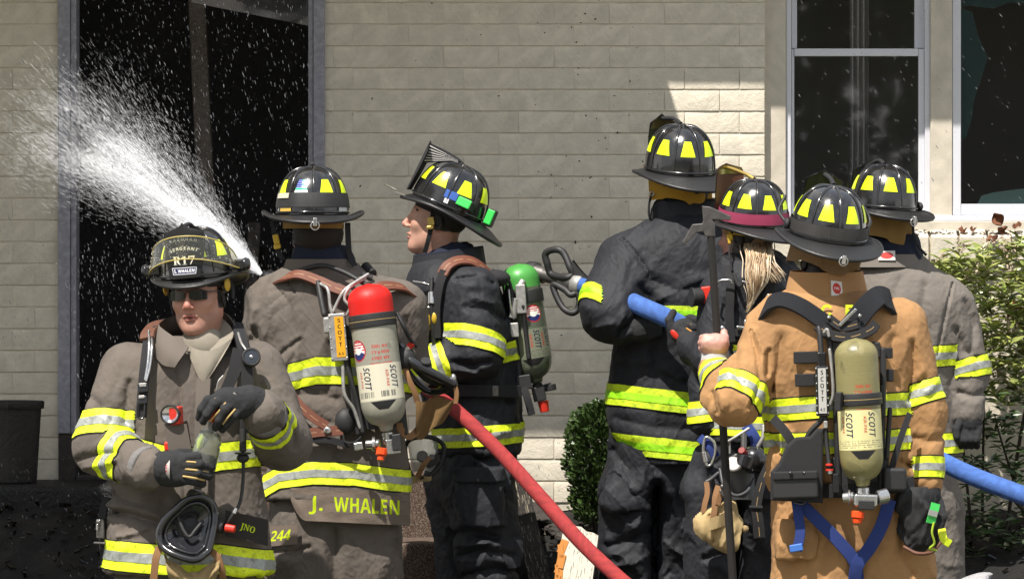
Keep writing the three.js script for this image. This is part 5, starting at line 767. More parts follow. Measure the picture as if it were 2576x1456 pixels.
  part(ap, 'valve', [cylinder(at(-0.02), at(-0.10), 0.020, 0.018), bx(at(-0.115).add(V(0.012, 0, 0.01)), [0.046, 0.05, 0.05], Q(0, 10, 6)), cylinder(at(-0.115).add(V(-0.03, 0.008, 0.01)), at(-0.115).add(V(-0.075, 0.006, 0.0)), 0.016, 0.014), cylinder(at(-0.115).add(V(-0.045, 0.008, 0.01)), at(-0.115).add(V(-0.055, 0.008, 0.01)), 0.024, 0.024), bx(at(-0.115).add(V(-0.10, 0.0, 0.0)), [0.03, 0.026, 0.03], Q(0, 0, 10))], M.steel);
  part(ap, 'valve_knob', [cylinder(W(960, 1128, 0.27), W(958, 1146, 0.275), 0.020, 0.019, 12), cylinder(W(958, 1146, 0.275), W(957, 1158, 0.278), 0.012, 0.012, 12)], M.orange);
  part(ap, 'valve_guard', bx(W(998, 1112, 0.275), [0.03, 0.055, 0.06], Q(0, 0, 6)), M.rubber);
  part(ap, 'back_frame', [tube([W(862, 800, 0.19), W(880, 950, 0.20), W(900, 1090, 0.20)], 0.009, 20, 8), tube([W(990, 800, 0.18), W(1005, 950, 0.19), W(1020, 1090, 0.19)], 0.009, 20, 8), bx(W(945, 1060, 0.185), [0.19, 0.05, 0.03], Q(0, 0, 6)), bx(W(925, 830, 0.185), [0.14, 0.05, 0.03], Q(0, 0, 4))], M.rubber);
  const rq = Q(0, 0, 4.5), rc = W(850, 848, 0.235), bxm = part(ap, 'pressure_reducer', [bx(rc, [0.056, 0.158, 0.03], rq, 0.004), bx(W(823, 818, 0.23), [0.026, 0.056, 0.028], rq, 0.008)], M.alu);
  part(bxm, 'reducer_label', sheet((s, t) => { const p = V(lerp(-0.008, 0.022, s), lerp(-0.066, 0.068, t), 0.0162).applyQuaternion(rq); return p.add(rc); }, 1, 1, 0.001), std({ map: stackLabel('#e6a520', '#1a1a1a', '4.5'), roughness: 0.4 }), 'yellow label lettered SCOTT 4.5');
  { const rv = []; for (const yy of [-0.07, -0.035, 0, 0.035, 0.07]) for (const xx of [-0.024, 0.0255]) { const p = V(xx, yy, 0.016).applyQuaternion(rq).add(rc); rv.push(ell(p, 0.0028, 0.0028, 0.002, null, 8)); } part(bxm, 'rivet', rv, M.steel); }
  part(ap, 'air_hose', [tube([W(800, 712, 0.17), W(806, 745, 0.20), W(815, 790, 0.225)], 0.0105, 20, 8), tube([W(753, 680, 0.10), W(810, 668, 0.14), W(868, 686, 0.16), W(918, 714, 0.19), W(930, 712, 0.20)], 0.008, 30, 8), tube([W(868, 905, 0.23), W(884, 960, 0.235), W(900, 1020, 0.23), W(912, 1085, 0.24)], 0.008, 24, 8), tube([W(1000, 790, 0.23), W(1015, 820, 0.24), W(1030, 850, 0.22), W(1046, 870, 0.20)], 0.007, 20, 8)], M.rubber);
  part(ap, 'braided_hose', [tube([W(925, 690, 0.185), W(890, 712, 0.215), W(862, 735, 0.23), W(838, 782, 0.235)], 0.0058, 30, 8), tube([W(918, 700, 0.185), W(878, 724, 0.225), W(866, 752, 0.235), W(880, 772, 0.24), W(872, 792, 0.235)], 0.0055, 30, 8), tube([W(806, 714, 0.19), W(824, 728, 0.215), W(830, 770, 0.225), W(836, 790, 0.23)], 0.0055, 24, 8), tube([W(862, 920, 0.235), W(866, 990, 0.245), W(890, 1030, 0.24), W(905, 1075, 0.24)], 0.006, 30, 8)], M.alu);
  part(ap, 'shoulder_strap', [ribbon([W(690, 712, 0.06), W(716, 698, 0.12), W(752, 690, 0.15), W(800, 706, 0.165), W(836, 722, 0.175), W(876, 736, 0.18)], 0.040, 0.007, (t) => V(0, 1.0, 0.6 + t)), ribbon([W(1040, 742, 0.05), W(1010, 722, 0.10), W(960, 720, 0.16), W(930, 745, 0.18)], 0.042, 0.007, (t) => V(0, 1.0, 0.6 + t))], M.leatherStitch);
  part(ap, 'waist_belt', [ribbon([W(700, 1106, 0.14), W(745, 1098, 0.185), W(790, 1088, 0.20), W(862, 1082, 0.21)], 0.034, 0.006, (t) => V(-0.5 + t * 0.5, 0.1, 1)), ribbon([W(708, 950, 0.15), W(745, 1010, 0.185), W(785, 1048, 0.20), W(822, 1072, 0.205)], 0.032, 0.006, V(-0.2, 0.2, 1))], M.leatherStitch);
  part(ap, 'belt_snap', place(lathe([[0, 0], [0.013, 0], [0.012, 0.004], [0.005, 0.006], [0, 0.006]], 18), W(823, 1083, 0.212), V(-0.1, 0, 1)), M.steel);
  part(ap, 'belt_buckle', [tube([W(862, 1090, 0.21), W(868, 1112, 0.215), W(892, 1112, 0.22), W(915, 1092, 0.22)], 0.0035, 20, 6), ribbon([W(780, 1105, 0.195), W(830, 1108, 0.205), W(880, 1120, 0.205)], 0.022, 0.005, V(0, 0, 1))], M.web);
  part(ap, 'lumbar_pad', [ell(W(868, 1060, 0.195), 0.035, 0.045, 0.03)], M.rubber);
  part(ap, 'shoulder_lamp', [cylinder(W(918, 668, 0.02), W(936, 690, 0.06), 0.016, 0.018), cylinder(W(910, 690, 0.10), W(936, 700, 0.1), 0.010, 0.010)], M.rubber);
  // his facepiece hanging at the right hip
  const mm = thing('breathing_mask', 'breathing facepiece with brown head net hanging beside the red-topped cylinder', 'mask', W(1060, 1080, 0.2));
  part(mm, 'lens_frame', [tube([W(1008, 872, 0.17), W(1030, 905, 0.21), W(1080, 935, 0.22), W(1140, 966, 0.19)], 0.016, 30, 10), tube([W(1008, 880, 0.17), W(1022, 930, 0.13), W(1080, 985, 0.12), W(1140, 972, 0.17)], 0.012, 30, 8)], M.gloss);
  part(mm, 'lens', sheet((s, t) => W(lerp(1010, 1138, s), lerp(890, 966, s) + 34 * t * Math.sin(s * 3.14), 0.20 - 0.07 * t), 16, 6, 0.003), phy({ color: lin(0.03, 0.035, 0.03), roughness: 0.12, clearcoat: 0.6 }));
  part(mm, 'regulator', [ell(W(1020, 902, 0.19), 0.036, 0.040, 0.036), cylinder(W(1068, 920, 0.21), W(1072, 906, 0.225), 0.020, 0.018)], M.rubber);
  part(mm, 'purge_knob', [cylinder(W(1028, 872, 0.20), W(1040, 862, 0.205), 0.011, 0.011)], M.redpl); part(mm, 'fitting', [cylinder(W(1016, 884, 0.2), W(1030, 874, 0.205), 0.008, 0.008), ell(W(1140, 952, 0.19), 0.01, 0.016, 0.01)], M.steel);
  part(mm, 'net_strap', [ribbon([W(1018, 922, 0.205), W(1026, 950, 0.215), W(1042, 985, 0.21), W(1050, 1012, 0.20)], 0.020, 0.004, V(0, 0.2, 1)), ribbon([W(1138, 960, 0.195), W(1148, 985, 0.195), W(1146, 1015, 0.19)], 0.016, 0.004, V(-0.2, 0.2, 1)), ribbon([W(1010, 1040, 0.19), W(1006, 1075, 0.20), W(1030, 1098, 0.19), W(1052, 1080, 0.18)], 0.024, 0.004, V(0, 0.2, 1))], M.tanstrap);
  part(mm, 'head_net', sheet((s, t) => W(lerp(1046, 1146, s) - 18 * t * s, lerp(1006, 1000, s) + t * (96 - 60 * s * s) + 6 * Math.sin(s * 9), 0.20 - 0.03 * s - 0.02 * t + 0.012 * Math.sin(s * 8 + t * 3)), 24, 12, 0.004), std({ color: lin(0.27, 0.155, 0.055), roughness: 0.9, map: T.grime, bumpMap: T.cloth, bumpScale: 0.002 }));
}

// ---------------------------------------------------------------- crew member in profile, green-topped cylinder
{
  const z = 1.5, W = (u, v, d = 0) => P(u, v, z + d);
  const me = thing('person', 'firefighter in black coat in profile looking up to the left', 'person', [PX(1200, z), -0.62, z], 'firefighters');
  const Sa = W(1186, 742, 0.15), Ea = W(1198, 888, 0.20), Wa = W(1092, 926, 0.20), Sb = W(1150, 740, -0.17), Eb = W(1140, 890, -0.22), Wb = W(1040, 880, -0.2);
  const pr = [loft(rowsUV(z, [[640, 1062, 1200, 0.09], [668, 1042, 1226, 0.15], [700, 1026, 1246, 0.18], [745, 1018, 1262, 0.195], [810, 1022, 1284, 0.20], [900, 1036, 1300, 0.195], [980, 1056, 1308, 0.19], [1060, 1080, 1312, 0.20], [1140, 1098, 1312, 0.21]]), 0, 0.05, 2.3, 0.015),
    cap(Sa, Ea, 0.098, 0.090, 1, 0.05), cap(Ea, Wa, 0.080, 0.068, 2, 0.03), cap(Sb, Eb, 0.095, 0.085, 3, 0.04), cap(Eb, Wb, 0.08, 0.065, 4, 0.03)];
  const cr = [[[[1150, 700], [1200, 695], [1240, 712]], 0.012, 0.010], [[[1175, 770], [1230, 780], [1265, 800]], 0.016, 0.012], [[[1190, 745], [1240, 760]], 0.012, -0.008], [[[1140, 905], [1180, 915], [1230, 905]], 0.014, 0.014], [[[1150, 925], [1200, 935]], 0.012, -0.010], [[[1240, 1000], [1290, 1010]], 0.016, 0.010]].map(([pts, r, d]) => ({ pts, r, d, z, zmin: 0.02 }));
  const [coat, cm] = garment(me, 'coat', pr, M.black, { seed: 7.3, amp: 0.010, fr: 9, creases: cr });
  const sl = V(0.24, -1, 0).normalize(), am = along(Sa, Ea);
  band(coat, cm, (x, y, q) => am(x, y, q) - 0.30 * (x - Sa.x), 0.125, 0.075, inG(pr, 1));
  band(coat, cm, along(Ea, Wa), 0.10, 0.06, inG(pr, 2));
  const body = inG(pr, 0);
  band(coat, cm, below([[1000, 862], [1267, 860], [1320, 850]], z), 0, 0.068, body);
  band(coat, cm, below([[1080, 1077], [1117, 1073], [1310, 1061], [1340, 1060]], z), 0, 0.068, body);
  const tr = [loft(rowsUV(z, [[1100, 1108, 1300, 0.17], [1180, 1092, 1296, 0.18], [1260, 1100, 1292, 0.17]]), 0, 0.05), cap(W(1205, 1220, 0.09), W(1225, 1385, 0.11), 0.125, 0.10, 1, 0.05), cap(W(1225, 1385, 0.11), W(1290, 1690, 0.10), 0.105, 0.085, 1, 0.05), cap(W(1150, 1220, -0.09), W(1170, 1420, -0.1), 0.115, 0.10, 2, 0.04), cap(W(1170, 1420, -0.1), W(1160, 1690, -0.1), 0.10, 0.085, 2, 0.04)];
  const [tg, tm] = garment(me, 'trousers', tr, M.black, { seed: 8.8, amp: 0.016, fr: 8, h: 0.010, creases: [{ pts: [[1130, 1340], [1190, 1330], [1250, 1345]], r: 0.016, d: 0.018, z }, { pts: [[1160, 1390], [1220, 1375], [1290, 1390]], r: 0.014, d: 0.016, z }, { pts: [[1150, 1365], [1230, 1355]], r: 0.012, d: -0.014, z }, { pts: [[1170, 1440], [1240, 1420], [1300, 1430]], r: 0.014, d: 0.016, z }] });
  const blk = M.black.clone(); blk.vertexColors = false; blk.bumpMap = null;
  pocket(tm, [loft(rowsUV(z, [[1176, 1146, 1266, 0.05, 0.185], [1240, 1142, 1270, 0.058, 0.190], [1318, 1152, 1274, 0.056, 0.190]]), 0, 0.02, 4, 0.012)], M.black, 9.1);
  pocket(tm, [loft(rowsUV(z, [[1168, 1143, 1269, 0.056, 0.188], [1206, 1141, 1271, 0.066, 0.190]]), 0, 0.01, 4, 0.008)], M.black, 9.6, 'pocket_flap');
  for (const [u, d] of [[1290, 0.1], [1150, -0.1]]) part(me, 'boot', [ell(W(u - 40, 1735, d), 0.14, 0.045, 0.055), cylinder(W(u, 1745, d), W(u, 1640, d), 0.06, 0.065)], M.rubber);
  const hq = Q(-8, -95, 0), hpos = W(1103, 553, 0), hl = (x, y, q) => V(x, y, q).applyQuaternion(hq).add(hpos);
  const head = part(me, 'head', headGeo(hpos, hq, { hair: true, hairY: 0.035, skin: [0.56, 0.31, 0.225], neck: [0, -0.18, -0.03], stubble: 0.1 }), M.skin);
  part(head, 'eye', [ell(hl(0.030, 0.005, 0.079), 0.010, 0.006, 0.009, hq), ell(hl(-0.030, 0.005, 0.079), 0.010, 0.006, 0.009, hq)], std({ color: lin(0.10, 0.07, 0.06), roughness: 0.3 }));
  part(head, 'eyebrow', [tube([hl(0.016, 0.026, 0.090), hl(0.034, 0.030, 0.085), hl(0.050, 0.024, 0.072)], 0.0035, 10, 6), tube([hl(-0.016, 0.026, 0.090), hl(-0.034, 0.030, 0.085), hl(-0.050, 0.024, 0.072)], 0.0035, 10, 6)], M.hair);
  part(me, 'hair', ell(hl(0, 0.020, -0.035), 0.078, 0.070, 0.070, hq), M.hair);
  part(me, 'hood', cloth([loft(rowsUV(z, [[612, 1095, 1190, 0.07], [632, 1072, 1196, 0.085], [660, 1058, 1200, 0.09]]), 0, 0.02, 2.2, 0.015)], { amp: 0.006, fr: 18, h: 0.007 }), M.navy);
  part(me, 'collar', [sheet((s, t) => { const a = s * 6.28318, c = W(1128, 0, 0), top = lerp(644, 622, (1 + Math.sin(a)) / 2) , bot = lerp(712, 690, (1 + Math.sin(a)) / 2), r = lerp(0.128, 0.114, t); return V(c.x + Math.sin(a) * r * 1.02, PY(lerp(bot, top, t), z), z + Math.cos(a) * r * 0.95); }, 48, 6, 0.010)], blk);
  part(me, 'collar_edge', [tube(Array.from({ length: 24 }, (_, i) => { const a = i / 24 * 6.28318, c = W(1128, 0, 0); return V(c.x + Math.sin(a) * 0.116, PY(lerp(644, 622, (1 + Math.sin(a)) / 2), z), z + Math.cos(a) * 0.108); }), 0.006, 60, 6, true)], M.navy);
  for (const [a, s] of [[W(1070, 930, 0.2), 1], [W(1020, 880, -0.2), 1]]) part(me, 'glove', handGeo([ellp(a, 0.05, 0.045, 0.035, 0, 0.02)], [0, 1, 2, 3].map(i => [[a.clone().add(V(-0.02, 0.03 - i * 0.02, 0.01)), a.clone().add(V(-0.06, 0.025 - i * 0.02, 0.01)), a.clone().add(V(-0.08, 0.01 - i * 0.018, -0.02))], 0.015, 0.012]).concat([[[a, a.clone().add(V(-0.01, 0.05, -0.01)), a.clone().add(V(-0.04, 0.06, -0.02))], 0.015, 0.012]])), M.glove);
  // helmet with flag plate and two green clip-on lights
  const h = helmet('black helmet tilted back with green clip-on lights and a flag plate, worn in profile', W(1126, 522, 0), Q(-23, -96, 0), { scale: 1.06, rear: 0.055, rearDrop: 0.03, curl: 0.010, front: 0.034, shield: { top: 0.178, w: 0.05, z1: HB + 0.012 } });
  const flagM = std({ roughness: 0.5, map: canvasTex(256, 128, (c, w, hh) => { c.fillStyle = '#17171a'; c.fillRect(0, 0, w, hh); c.strokeStyle = '#c9c7c2'; c.lineWidth = 7; for (let i = 0; i < 6; i++) { c.beginPath(); c.moveTo(i < 3 ? 110 : 8, 16 + i * 19); c.lineTo(w - 6, 16 + i * 19); c.stroke(); } c.lineWidth = 3; for (let i = 0; i < 9; i++) { c.beginPath(); c.moveTo(8 + i * 11, 66); c.lineTo(20 + i * 11, 8); c.stroke(); } }) });
  const fn = (s, t, off) => { const q0 = lerp(HB + 0.010, 0.022, s), y0 = lerp(0.172, HH + 0.012, s), yb = lerp(0.100, HH + 0.002, Math.min(1, s * 1.25)); return V(0.010 + off, lerp(yb, y0, t), q0); };
  const fp = part(h, 'flag_plate', sheet((s, t) => fn(s, t, 0), 12, 4, 0.006), M.web); part(fp, 'flag_print', sheet((s, t) => fn(1 - s, t, 0.0045), 12, 4, 0.001, 1), flagM); 
  const lm = std({ color: lin(0.05, 0.62, 0.10), roughness: 0.35 });
  const light = (c, q, sz) => { const g = part(h, 'clip_light', bx(c, sz, q, 0.005), M.rubber); part(g, 'light_lens', bx(c.clone().add(V(0.004, 0.002, 0)), [sz[0], sz[1] * 0.86, sz[2] * 0.86], q, 0.004), lm); };
  light(shellPt(2.05, 0.16, 0.010), Q(0, -25, 8), [0.032, 0.034, 0.062]); light(shellPt(2.95, 0.10, 0.024), Q(0, -10, 0), [0.036, 0.058, 0.030]);
  part(h, 'sticker', sheet((s, t) => shellPt(1.45 + s * 0.35, 0.15 + 0.12 * t, 0.004), 6, 3, 0.001), std({ color: lin(0.05, 0.12, 0.42), roughness: 0.3 })); part(h, 'sticker', sheet((s, t) => shellPt(1.50 + s * 0.12, 0.07 + 0.07 * t, 0.004), 4, 3, 0.001), std({ color: lin(0.7, 0.7, 0.72), roughness: 0.3 }));
  part(h, 'goggle_strap', [tube([V(0.03, -0.012, HB + 0.05), V(0.015, -0.01, HB + 0.085), V(0.0, -0.012, HB + 0.095)], 0.0025, 12, 6), sheet((s, t) => V(lerp(-0.05, 0.05, s), -0.016 - 0.004 * t, lerp(HB - 0.01, HB + 0.055, t)), 6, 4, 0.002)], phy({ color: lin(0.3, 0.29, 0.22), transmission: 0.5, thickness: 0, roughness: 0.2 }));
  const st = thing('chin_strap', 'black chin strap with brass buckle along the cheek in profile', 'strap', W(1083, 600, 0.09));
  part(st, 'strap', [ribbon([W(1090, 520, 0.085), W(1086, 560, 0.088), W(1078, 600, 0.082), W(1068, 636, 0.06)], 0.016, 0.003, V(0, 0, 1))], M.web); part(st, 'buckle', [bx(W(1084, 556, 0.093), [0.024, 0.030, 0.008], Q(0, 0, 8)), bx(W(1082, 572, 0.093), [0.026, 0.014, 0.010], Q(0, 0, 8))], M.brass);
  // air pack
  const ap = thing('air_pack', 'air pack with green-topped cylinder on the firefighter in profile', 'air pack', W(1345, 960, 0), 'air packs');
  const B = W(1350, 958, 0.0), Tp = W(1302, 663, 0.0), at = f => B.clone().lerp(Tp, f), ax = Tp.clone().sub(B).normalize();
  part(ap, 'cylinder', bottleGeo(B, Tp, 0.066), std({ map: bottleTex({ base: '#5a6152', top: '#4c9a46', topH: 0.20, eagle: [70, 0.42], label: [0.54, 0.78], cols: [40, 150], labelCol: '#7b806c' }), roughness: 0.4, metalness: 0.1 }), 'grey cylinder with worn green top');
  part(ap, 'cylinder_strap', place(lathe([[0.067, 0], [0.071, 0.003], [0.071, 0.042], [0.067, 0.045]], 36), at(0.66), ax), M.rubber);
  part(ap, 'valve', [cylinder(at(-0.02), at(-0.10), 0.018, 0.018), bx(W(1356, 990, 0), [0.045, 0.05, 0.05], Q(0, 0, 12)), cylinder(W(1352, 980, 0.0), W(1388, 972, 0.0), 0.012, 0.014), cylinder(W(1384, 966, 0), W(1386, 982, 0), 0.02, 0.02)], M.rubber);
  part(ap, 'valve_knob', cylinder(W(1366, 1008, 0), W(1371, 1036, 0), 0.020, 0.016, 12), M.redpl);
  part(ap, 'pressure_reducer', [bx(W(1311, 752, 0.075), [0.034, 0.10, 0.03], Q(0, 0, 4)), cylinder(W(1290, 800, 0.08), W(1296, 750, 0.08), 0.014, 0.014), cylinder(W(1306, 724, 0.08), W(1316, 706, 0.07), 0.012, 0.012), bx(W(1294, 830, 0.08), [0.03, 0.05, 0.024], Q(0, 0, 4))], M.alu);
  part(ap, 'back_frame', [tube([W(1278, 720, 0.04), W(1292, 820, 0.05), W(1308, 960, 0.05)], 0.011, 20, 8), tube([W(1280, 720, -0.06), W(1296, 820, -0.06), W(1312, 960, -0.06)], 0.011, 20, 8), bx(W(1318, 960, 0), [0.05, 0.05, 0.16], Q(0, 0, 8))], M.rubber);
  part(ap, 'air_hose', [tube([W(1240, 680, 0.10), W(1268, 692, 0.09), W(1285, 720, 0.08), W(1290, 780, 0.085)], 0.006, 24, 8), tube([W(1086, 700, 0.19), W(1084, 760, 0.21), W(1088, 820, 0.21), W(1092, 870, 0.2)], 0.007, 24, 8), tube([W(1316, 770, 0.085), W(1322, 830, 0.07), W(1330, 900, 0.07)], 0.008, 20, 8)], M.rubber);
  part(ap, 'hose_fitting', [cylinder(W(1085, 735, 0.20), W(1085, 765, 0.212), 0.012, 0.012), tube([W(1040, 708, 0.17), W(1064, 712, 0.19), W(1078, 716, 0.195)], 0.004, 12, 6), tube([W(1280, 730, 0.09), W(1284, 770, 0.095), W(1292, 800, 0.09)], 0.0045, 12, 6)], M.steel);
  part(ap, 'shoulder_strap', ribbon([W(1112, 690, 0.20), W(1126, 668, 0.19), W(1152, 655, 0.17), W(1186, 656, 0.15), W(1218, 676, 0.13), W(1240, 700, 0.11)], 0.045, 0.007, (t) => V(-0.3 + t, 1, 0.8)), M.leatherStitch);
  part(ap, 'chest_strap', [ribbon([W(1118, 680, 0.20), W(1104, 720, 0.215), W(1096, 780, 0.215), W(1098, 850, 0.21)], 0.034, 0.006, V(-0.3, 0.1, 1)), ribbon([W(1090, 985, 0.17), W(1160, 982, 0.215), W(1240, 984, 0.205), W(1310, 985, 0.13)], 0.042, 0.006, V(0, 0, 1)), ribbon([W(1312, 960, 0.07), W(1326, 1000, 0.09), W(1338, 1044, 0.09)], 0.026, 0.004, V(0, 0, 1)), ell(W(1248, 700, 0.10), 0.05, 0.03, 0.05)], M.web);
  part(ap, 'belt_buckle', [bx(W(1246, 983, 0.206), [0.022, 0.036, 0.006], Q(0, 6, 0)), bx(W(1222, 985, 0.212), [0.014, 0.028, 0.006], Q(0, 6, 0))], M.dullsteel);
  const yb = thing('yellow_pouch', 'small yellow pouch at the chest of the firefighter in profile', 'pouch', W(1068, 830, 0.18)); part(yb, 'pouch', [ell(W(1070, 812, 0.19), 0.022, 0.034, 0.02), ell(W(1092, 800, 0.21), 0.012, 0.022, 0.012)], M.yplastic); part(yb, 'clip', tube([W(1060, 780, 0.18), W(1074, 772, 0.195), W(1090, 778, 0.2)], 0.003, 10, 6), M.steel);
  // clear facepiece hanging at his hip
  const mm = thing('breathing_mask', 'clear breathing facepiece hanging low beside the red hose', 'mask', W(1070, 1200, 0.25));
  part(mm, 'lens', sheet((s, t) => { const a = lerp(-1.5, 1.5, s); return W(1064 + 40 * Math.sin(a) * (1 - 0.35 * t), lerp(1108, 1190, t) - 6 * Math.cos(a), 0.20 + 0.055 * Math.cos(a) * (1 - 0.2 * t)); }, 24, 10, 0.003), phy({ color: lin(0.75, 0.77, 0.78), transmission: 0.6, thickness: 0, roughness: 0.12, clearcoat: 0.5 }));
  part(mm, 'lens_frame', [tube([W(1020, 1120, 0.22), W(1040, 1102, 0.25), W(1085, 1100, 0.25), W(1116, 1122, 0.22), W(1108, 1166, 0.23), W(1080, 1196, 0.24), W(1040, 1200, 0.24), W(1024, 1166, 0.23)], 0.008, 60, 8, true), bx(W(1088, 1160, 0.25), [0.05, 0.03, 0.02], Q(0, 0, 30))], M.rubber);
  part(mm, 'speech_disc', [cylinder(W(1062, 1148, 0.25), W(1062, 1148, 0.268), 0.020, 0.018), cylinder(W(1086, 1150, 0.25), W(1086, 1150, 0.262), 0.011, 0.010)], M.dullsteel); part(mm, 'head_net', sheet((s, t) => W(lerp(1020, 1085, s), lerp(1196, 1222, t) - 16 * s * t + 3 * Math.sin(s * 9), 0.235 + 0.02 * Math.sin(s * 3) + 0.01 * Math.sin(s * 8)), 16, 5, 0.004), M.netting); part(mm, 'net_strap', ribbon([W(1080, 1150, 0.262), W(1064, 1172, 0.27), W(1050, 1200, 0.262)], 0.018, 0.004, V(0, 0, 1)), M.tanstrap);
}

// ---------------------------------------------------------------- tall crew member in black with the blue line
{
  const z = 1.5, W = (u, v, d = 0) => P(u, v, z + d);
  const me = thing('person', 'tall firefighter in plain black coat holding the blue hose under one arm', 'person', [PX(1680, z), -0.62, z], 'firefighters');
  const Sl = W(1598, 664, 0.02), El = W(1538, 788, 0.15), Wl = W(1596, 826, 0.20), Sr = W(1822, 660, 0), Er = W(1860, 820, 0.0), Wr = W(1800, 870, -0.1);
  const pr = [loft(rowsUV(z, [[520, 1660, 1812, 0.08, -0.02], [546, 1642, 1838, 0.11], [572, 1602, 1862, 0.14], [620, 1560, 1888, 0.17], [700, 1560, 1890, 0.185], [780, 1552, 1885, 0.185], [860, 1546, 1865, 0.18], [940, 1534, 1842, 0.175], [1040, 1527, 1828, 0.18], [1090, 1540, 1818, 0.185], [1130, 1572, 1806, 0.185], [1166, 1600, 1798, 0.185]]), 0, 0.05, 2.3, 0.012),
    cap(Sl, El, 0.118, 0.102, 1, 0.06), cap(El, Wl, 0.072, 0.05, 2, 0.04), cap(W(1560, 655, 0.02), W(1520, 740, 0.10), 0.07, 0.075, 1, 0.05), cap(Sr, Er, 0.11, 0.09, 3, 0.05), cap(Er, Wr, 0.08, 0.07, 4, 0.03)];
  const cr = [[[[1562, 600], [1600, 640], [1632, 690]], 0.008, 0.008], [[[1610, 720], [1640, 770], [1650, 820]], 0.02, 0.016], [[[1630, 700], [1700, 730], [1760, 715]], 0.020, 0.012], [[[1640, 760], [1720, 720], [1790, 690]], 0.020, -0.010], [[[1560, 830], [1600, 800], [1640, 790]], 0.016, 0.016], [[[1500, 820], [1540, 810]], 0.014, -0.01], [[[1640, 880], [1660, 940], [1720, 960]], 0.022, 0.012], [[[1560, 900], [1640, 910], [1700, 950]], 0.022, -0.010], [[[1550, 1050], [1650, 1070], [1750, 1075]], 0.02, 0.008]].map(([pts, r, d]) => ({ pts, r, d, z }));
  const [coat, cm] = garment(me, 'coat', pr, M.black, { seed: 11.3, amp: 0.009, fr: 7, creases: cr });
  const L = { c: 'lime', y: M.yellowDot }, body = inG(pr, 0);
  { const f = along(Sl, El); band(coat, cm, (x, y, q) => f(x, y, q) - 0.5 * (x - El.x), 0.215, 0.07, (x, y, q) => x < PX(1512, z) && groupAt(pr, x, y, q) > 0, L); }
  band(coat, cm, below([[1500, 766], [1673, 766], [1771, 768], [1900, 770]], z), 0, 0.048, (x, y, q) => groupAt(pr, x, y, q) === 0 && x > PX(1650, z), L);
  band(coat, cm, below([[1500, 960], [1527, 963], [1560, 964], [1737, 984], [1850, 996]], z), 0, 0.072, body, L);
  band(coat, cm, below([[1500, 1080], [1561, 1086], [1765, 1108], [1850, 1118]], z), 0, 0.068, (x, y, q) => groupAt(pr, x, y, q) === 0, L);
  const tr = [loft(rowsUV(z, [[1060, 1545, 1800, 0.15], [1150, 1530, 1785, 0.16], [1240, 1524, 1770, 0.15]]), 0, 0.05), cap(W(1590, 1240, 0.03), W(1580, 1680, 0.0), 0.112, 0.09, 1, 0.05), cap(W(1712, 1240, 0), W(1722, 1680, -0.03), 0.108, 0.088, 1, 0.05)];
  const [tg, tm] = garment(me, 'trousers', tr, M.black, { seed: 12.8, amp: 0.016, fr: 8, h: 0.010, creases: [{ pts: [[1655, 1220], [1648, 1320], [1645, 1460]], r: 0.024, d: 0.05, z }, { pts: [[1530, 1370], [1590, 1355], [1640, 1330]], r: 0.02, d: 0.018, z }, { pts: [[1540, 1420], [1600, 1410], [1650, 1380]], r: 0.018, d: -0.016, z }, { pts: [[1545, 1130], [1580, 1180], [1560, 1230]], r: 0.02, d: 0.014, z }] });
  const blk = M.black.clone(); blk.vertexColors = false; blk.bumpMap = null;
  pocket(tm, [loft(rowsUV(z, [[1166, 1538, 1640, 0.05, 0.075], [1214, 1522, 1640, 0.065, 0.085], [1262, 1504, 1634, 0.075, 0.09], [1284, 1520, 1632, 0.07, 0.09]]), 0, 0.02, 3.6, 0.012)], M.black, 13.1);
  for (const u of [1580, 1722]) part(me, 'boot', [ell(W(u, 1735, -0.06), 0.055, 0.045, 0.14), cylinder(W(u, 1745), W(u, 1650), 0.06, 0.065)], M.rubber);
  part(me, 'head', headGeo(W(1722, 490, 0), Q(-6, -148, 0), { hair: true, hairY: -0.02 }), M.skin);
  part(me, 'hood', cloth([loft(rowsUV(z, [[500, 1650, 1812, 0.085], [530, 1640, 1822, 0.10], [556, 1636, 1834, 0.11]]), 0, 0.02, 2.2, 0.015)], { amp: 0.006, fr: 16, h: 0.008 }), blk);
  const gl = W(1612, 826, 0.21); part(me, 'glove', handGeo([ellp(gl, 0.05, 0.045, 0.04, 0, 0.02)], [0, 1, 2, 3].map(i => [[gl.clone().add(V(0.03, 0.03 - i * 0.018, 0.01)), gl.clone().add(V(0.06, 0.04 - i * 0.018, -0.01)), gl.clone().add(V(0.06, 0.03 - i * 0.018, -0.05))], 0.015, 0.012]).concat([[[gl, gl.clone().add(V(0.02, 0.05, 0.0)), gl.clone().add(V(0.045, 0.065, -0.02))], 0.016, 0.013]])), M.glove);
  const h = helmet('glossy black helmet with gold neck cloth on the tallest firefighter', W(1711, 428, 0), Q(-9, -150, -2), { scale: 1.07, rear: 0.062, rearDrop: 0.02, curl: 0.012, flap: { mat: M.gold, len: 0.085, flare: -0.02 }, shield: { top: 0.166, w: 0.046, mat: M.web, bracket: M.web, back: std({ color: lin(0.10, 0.075, 0.03), metalness: 0.7, roughness: 0.3 }), b0: 0.7 } });
  part(h, 'goggle_tag', tube([V(0.0, -0.02, HB + 0.03), V(0.01, -0.02, HB + 0.06), V(0.015, -0.022, HB + 0.08)], 0.003, 10, 6), M.brass);
  const st = thing('chin_strap', 'thin black strap loop hanging under the gold neck cloth', 'strap', W(1638, 560, 0.05)); part(st, 'strap', tube([W(1640, 488, 0.05), W(1634, 510, 0.06), W(1633, 540, 0.06), W(1640, 552, 0.05), W(1644, 520, 0.05)], 0.004, 24, 6), M.web); part(st, 'ring', new THREE.TorusGeometry(0.007, 0.002, 6, 14).translate(PX(1639, z), PY(487, z), z + 0.06), M.steel);
}
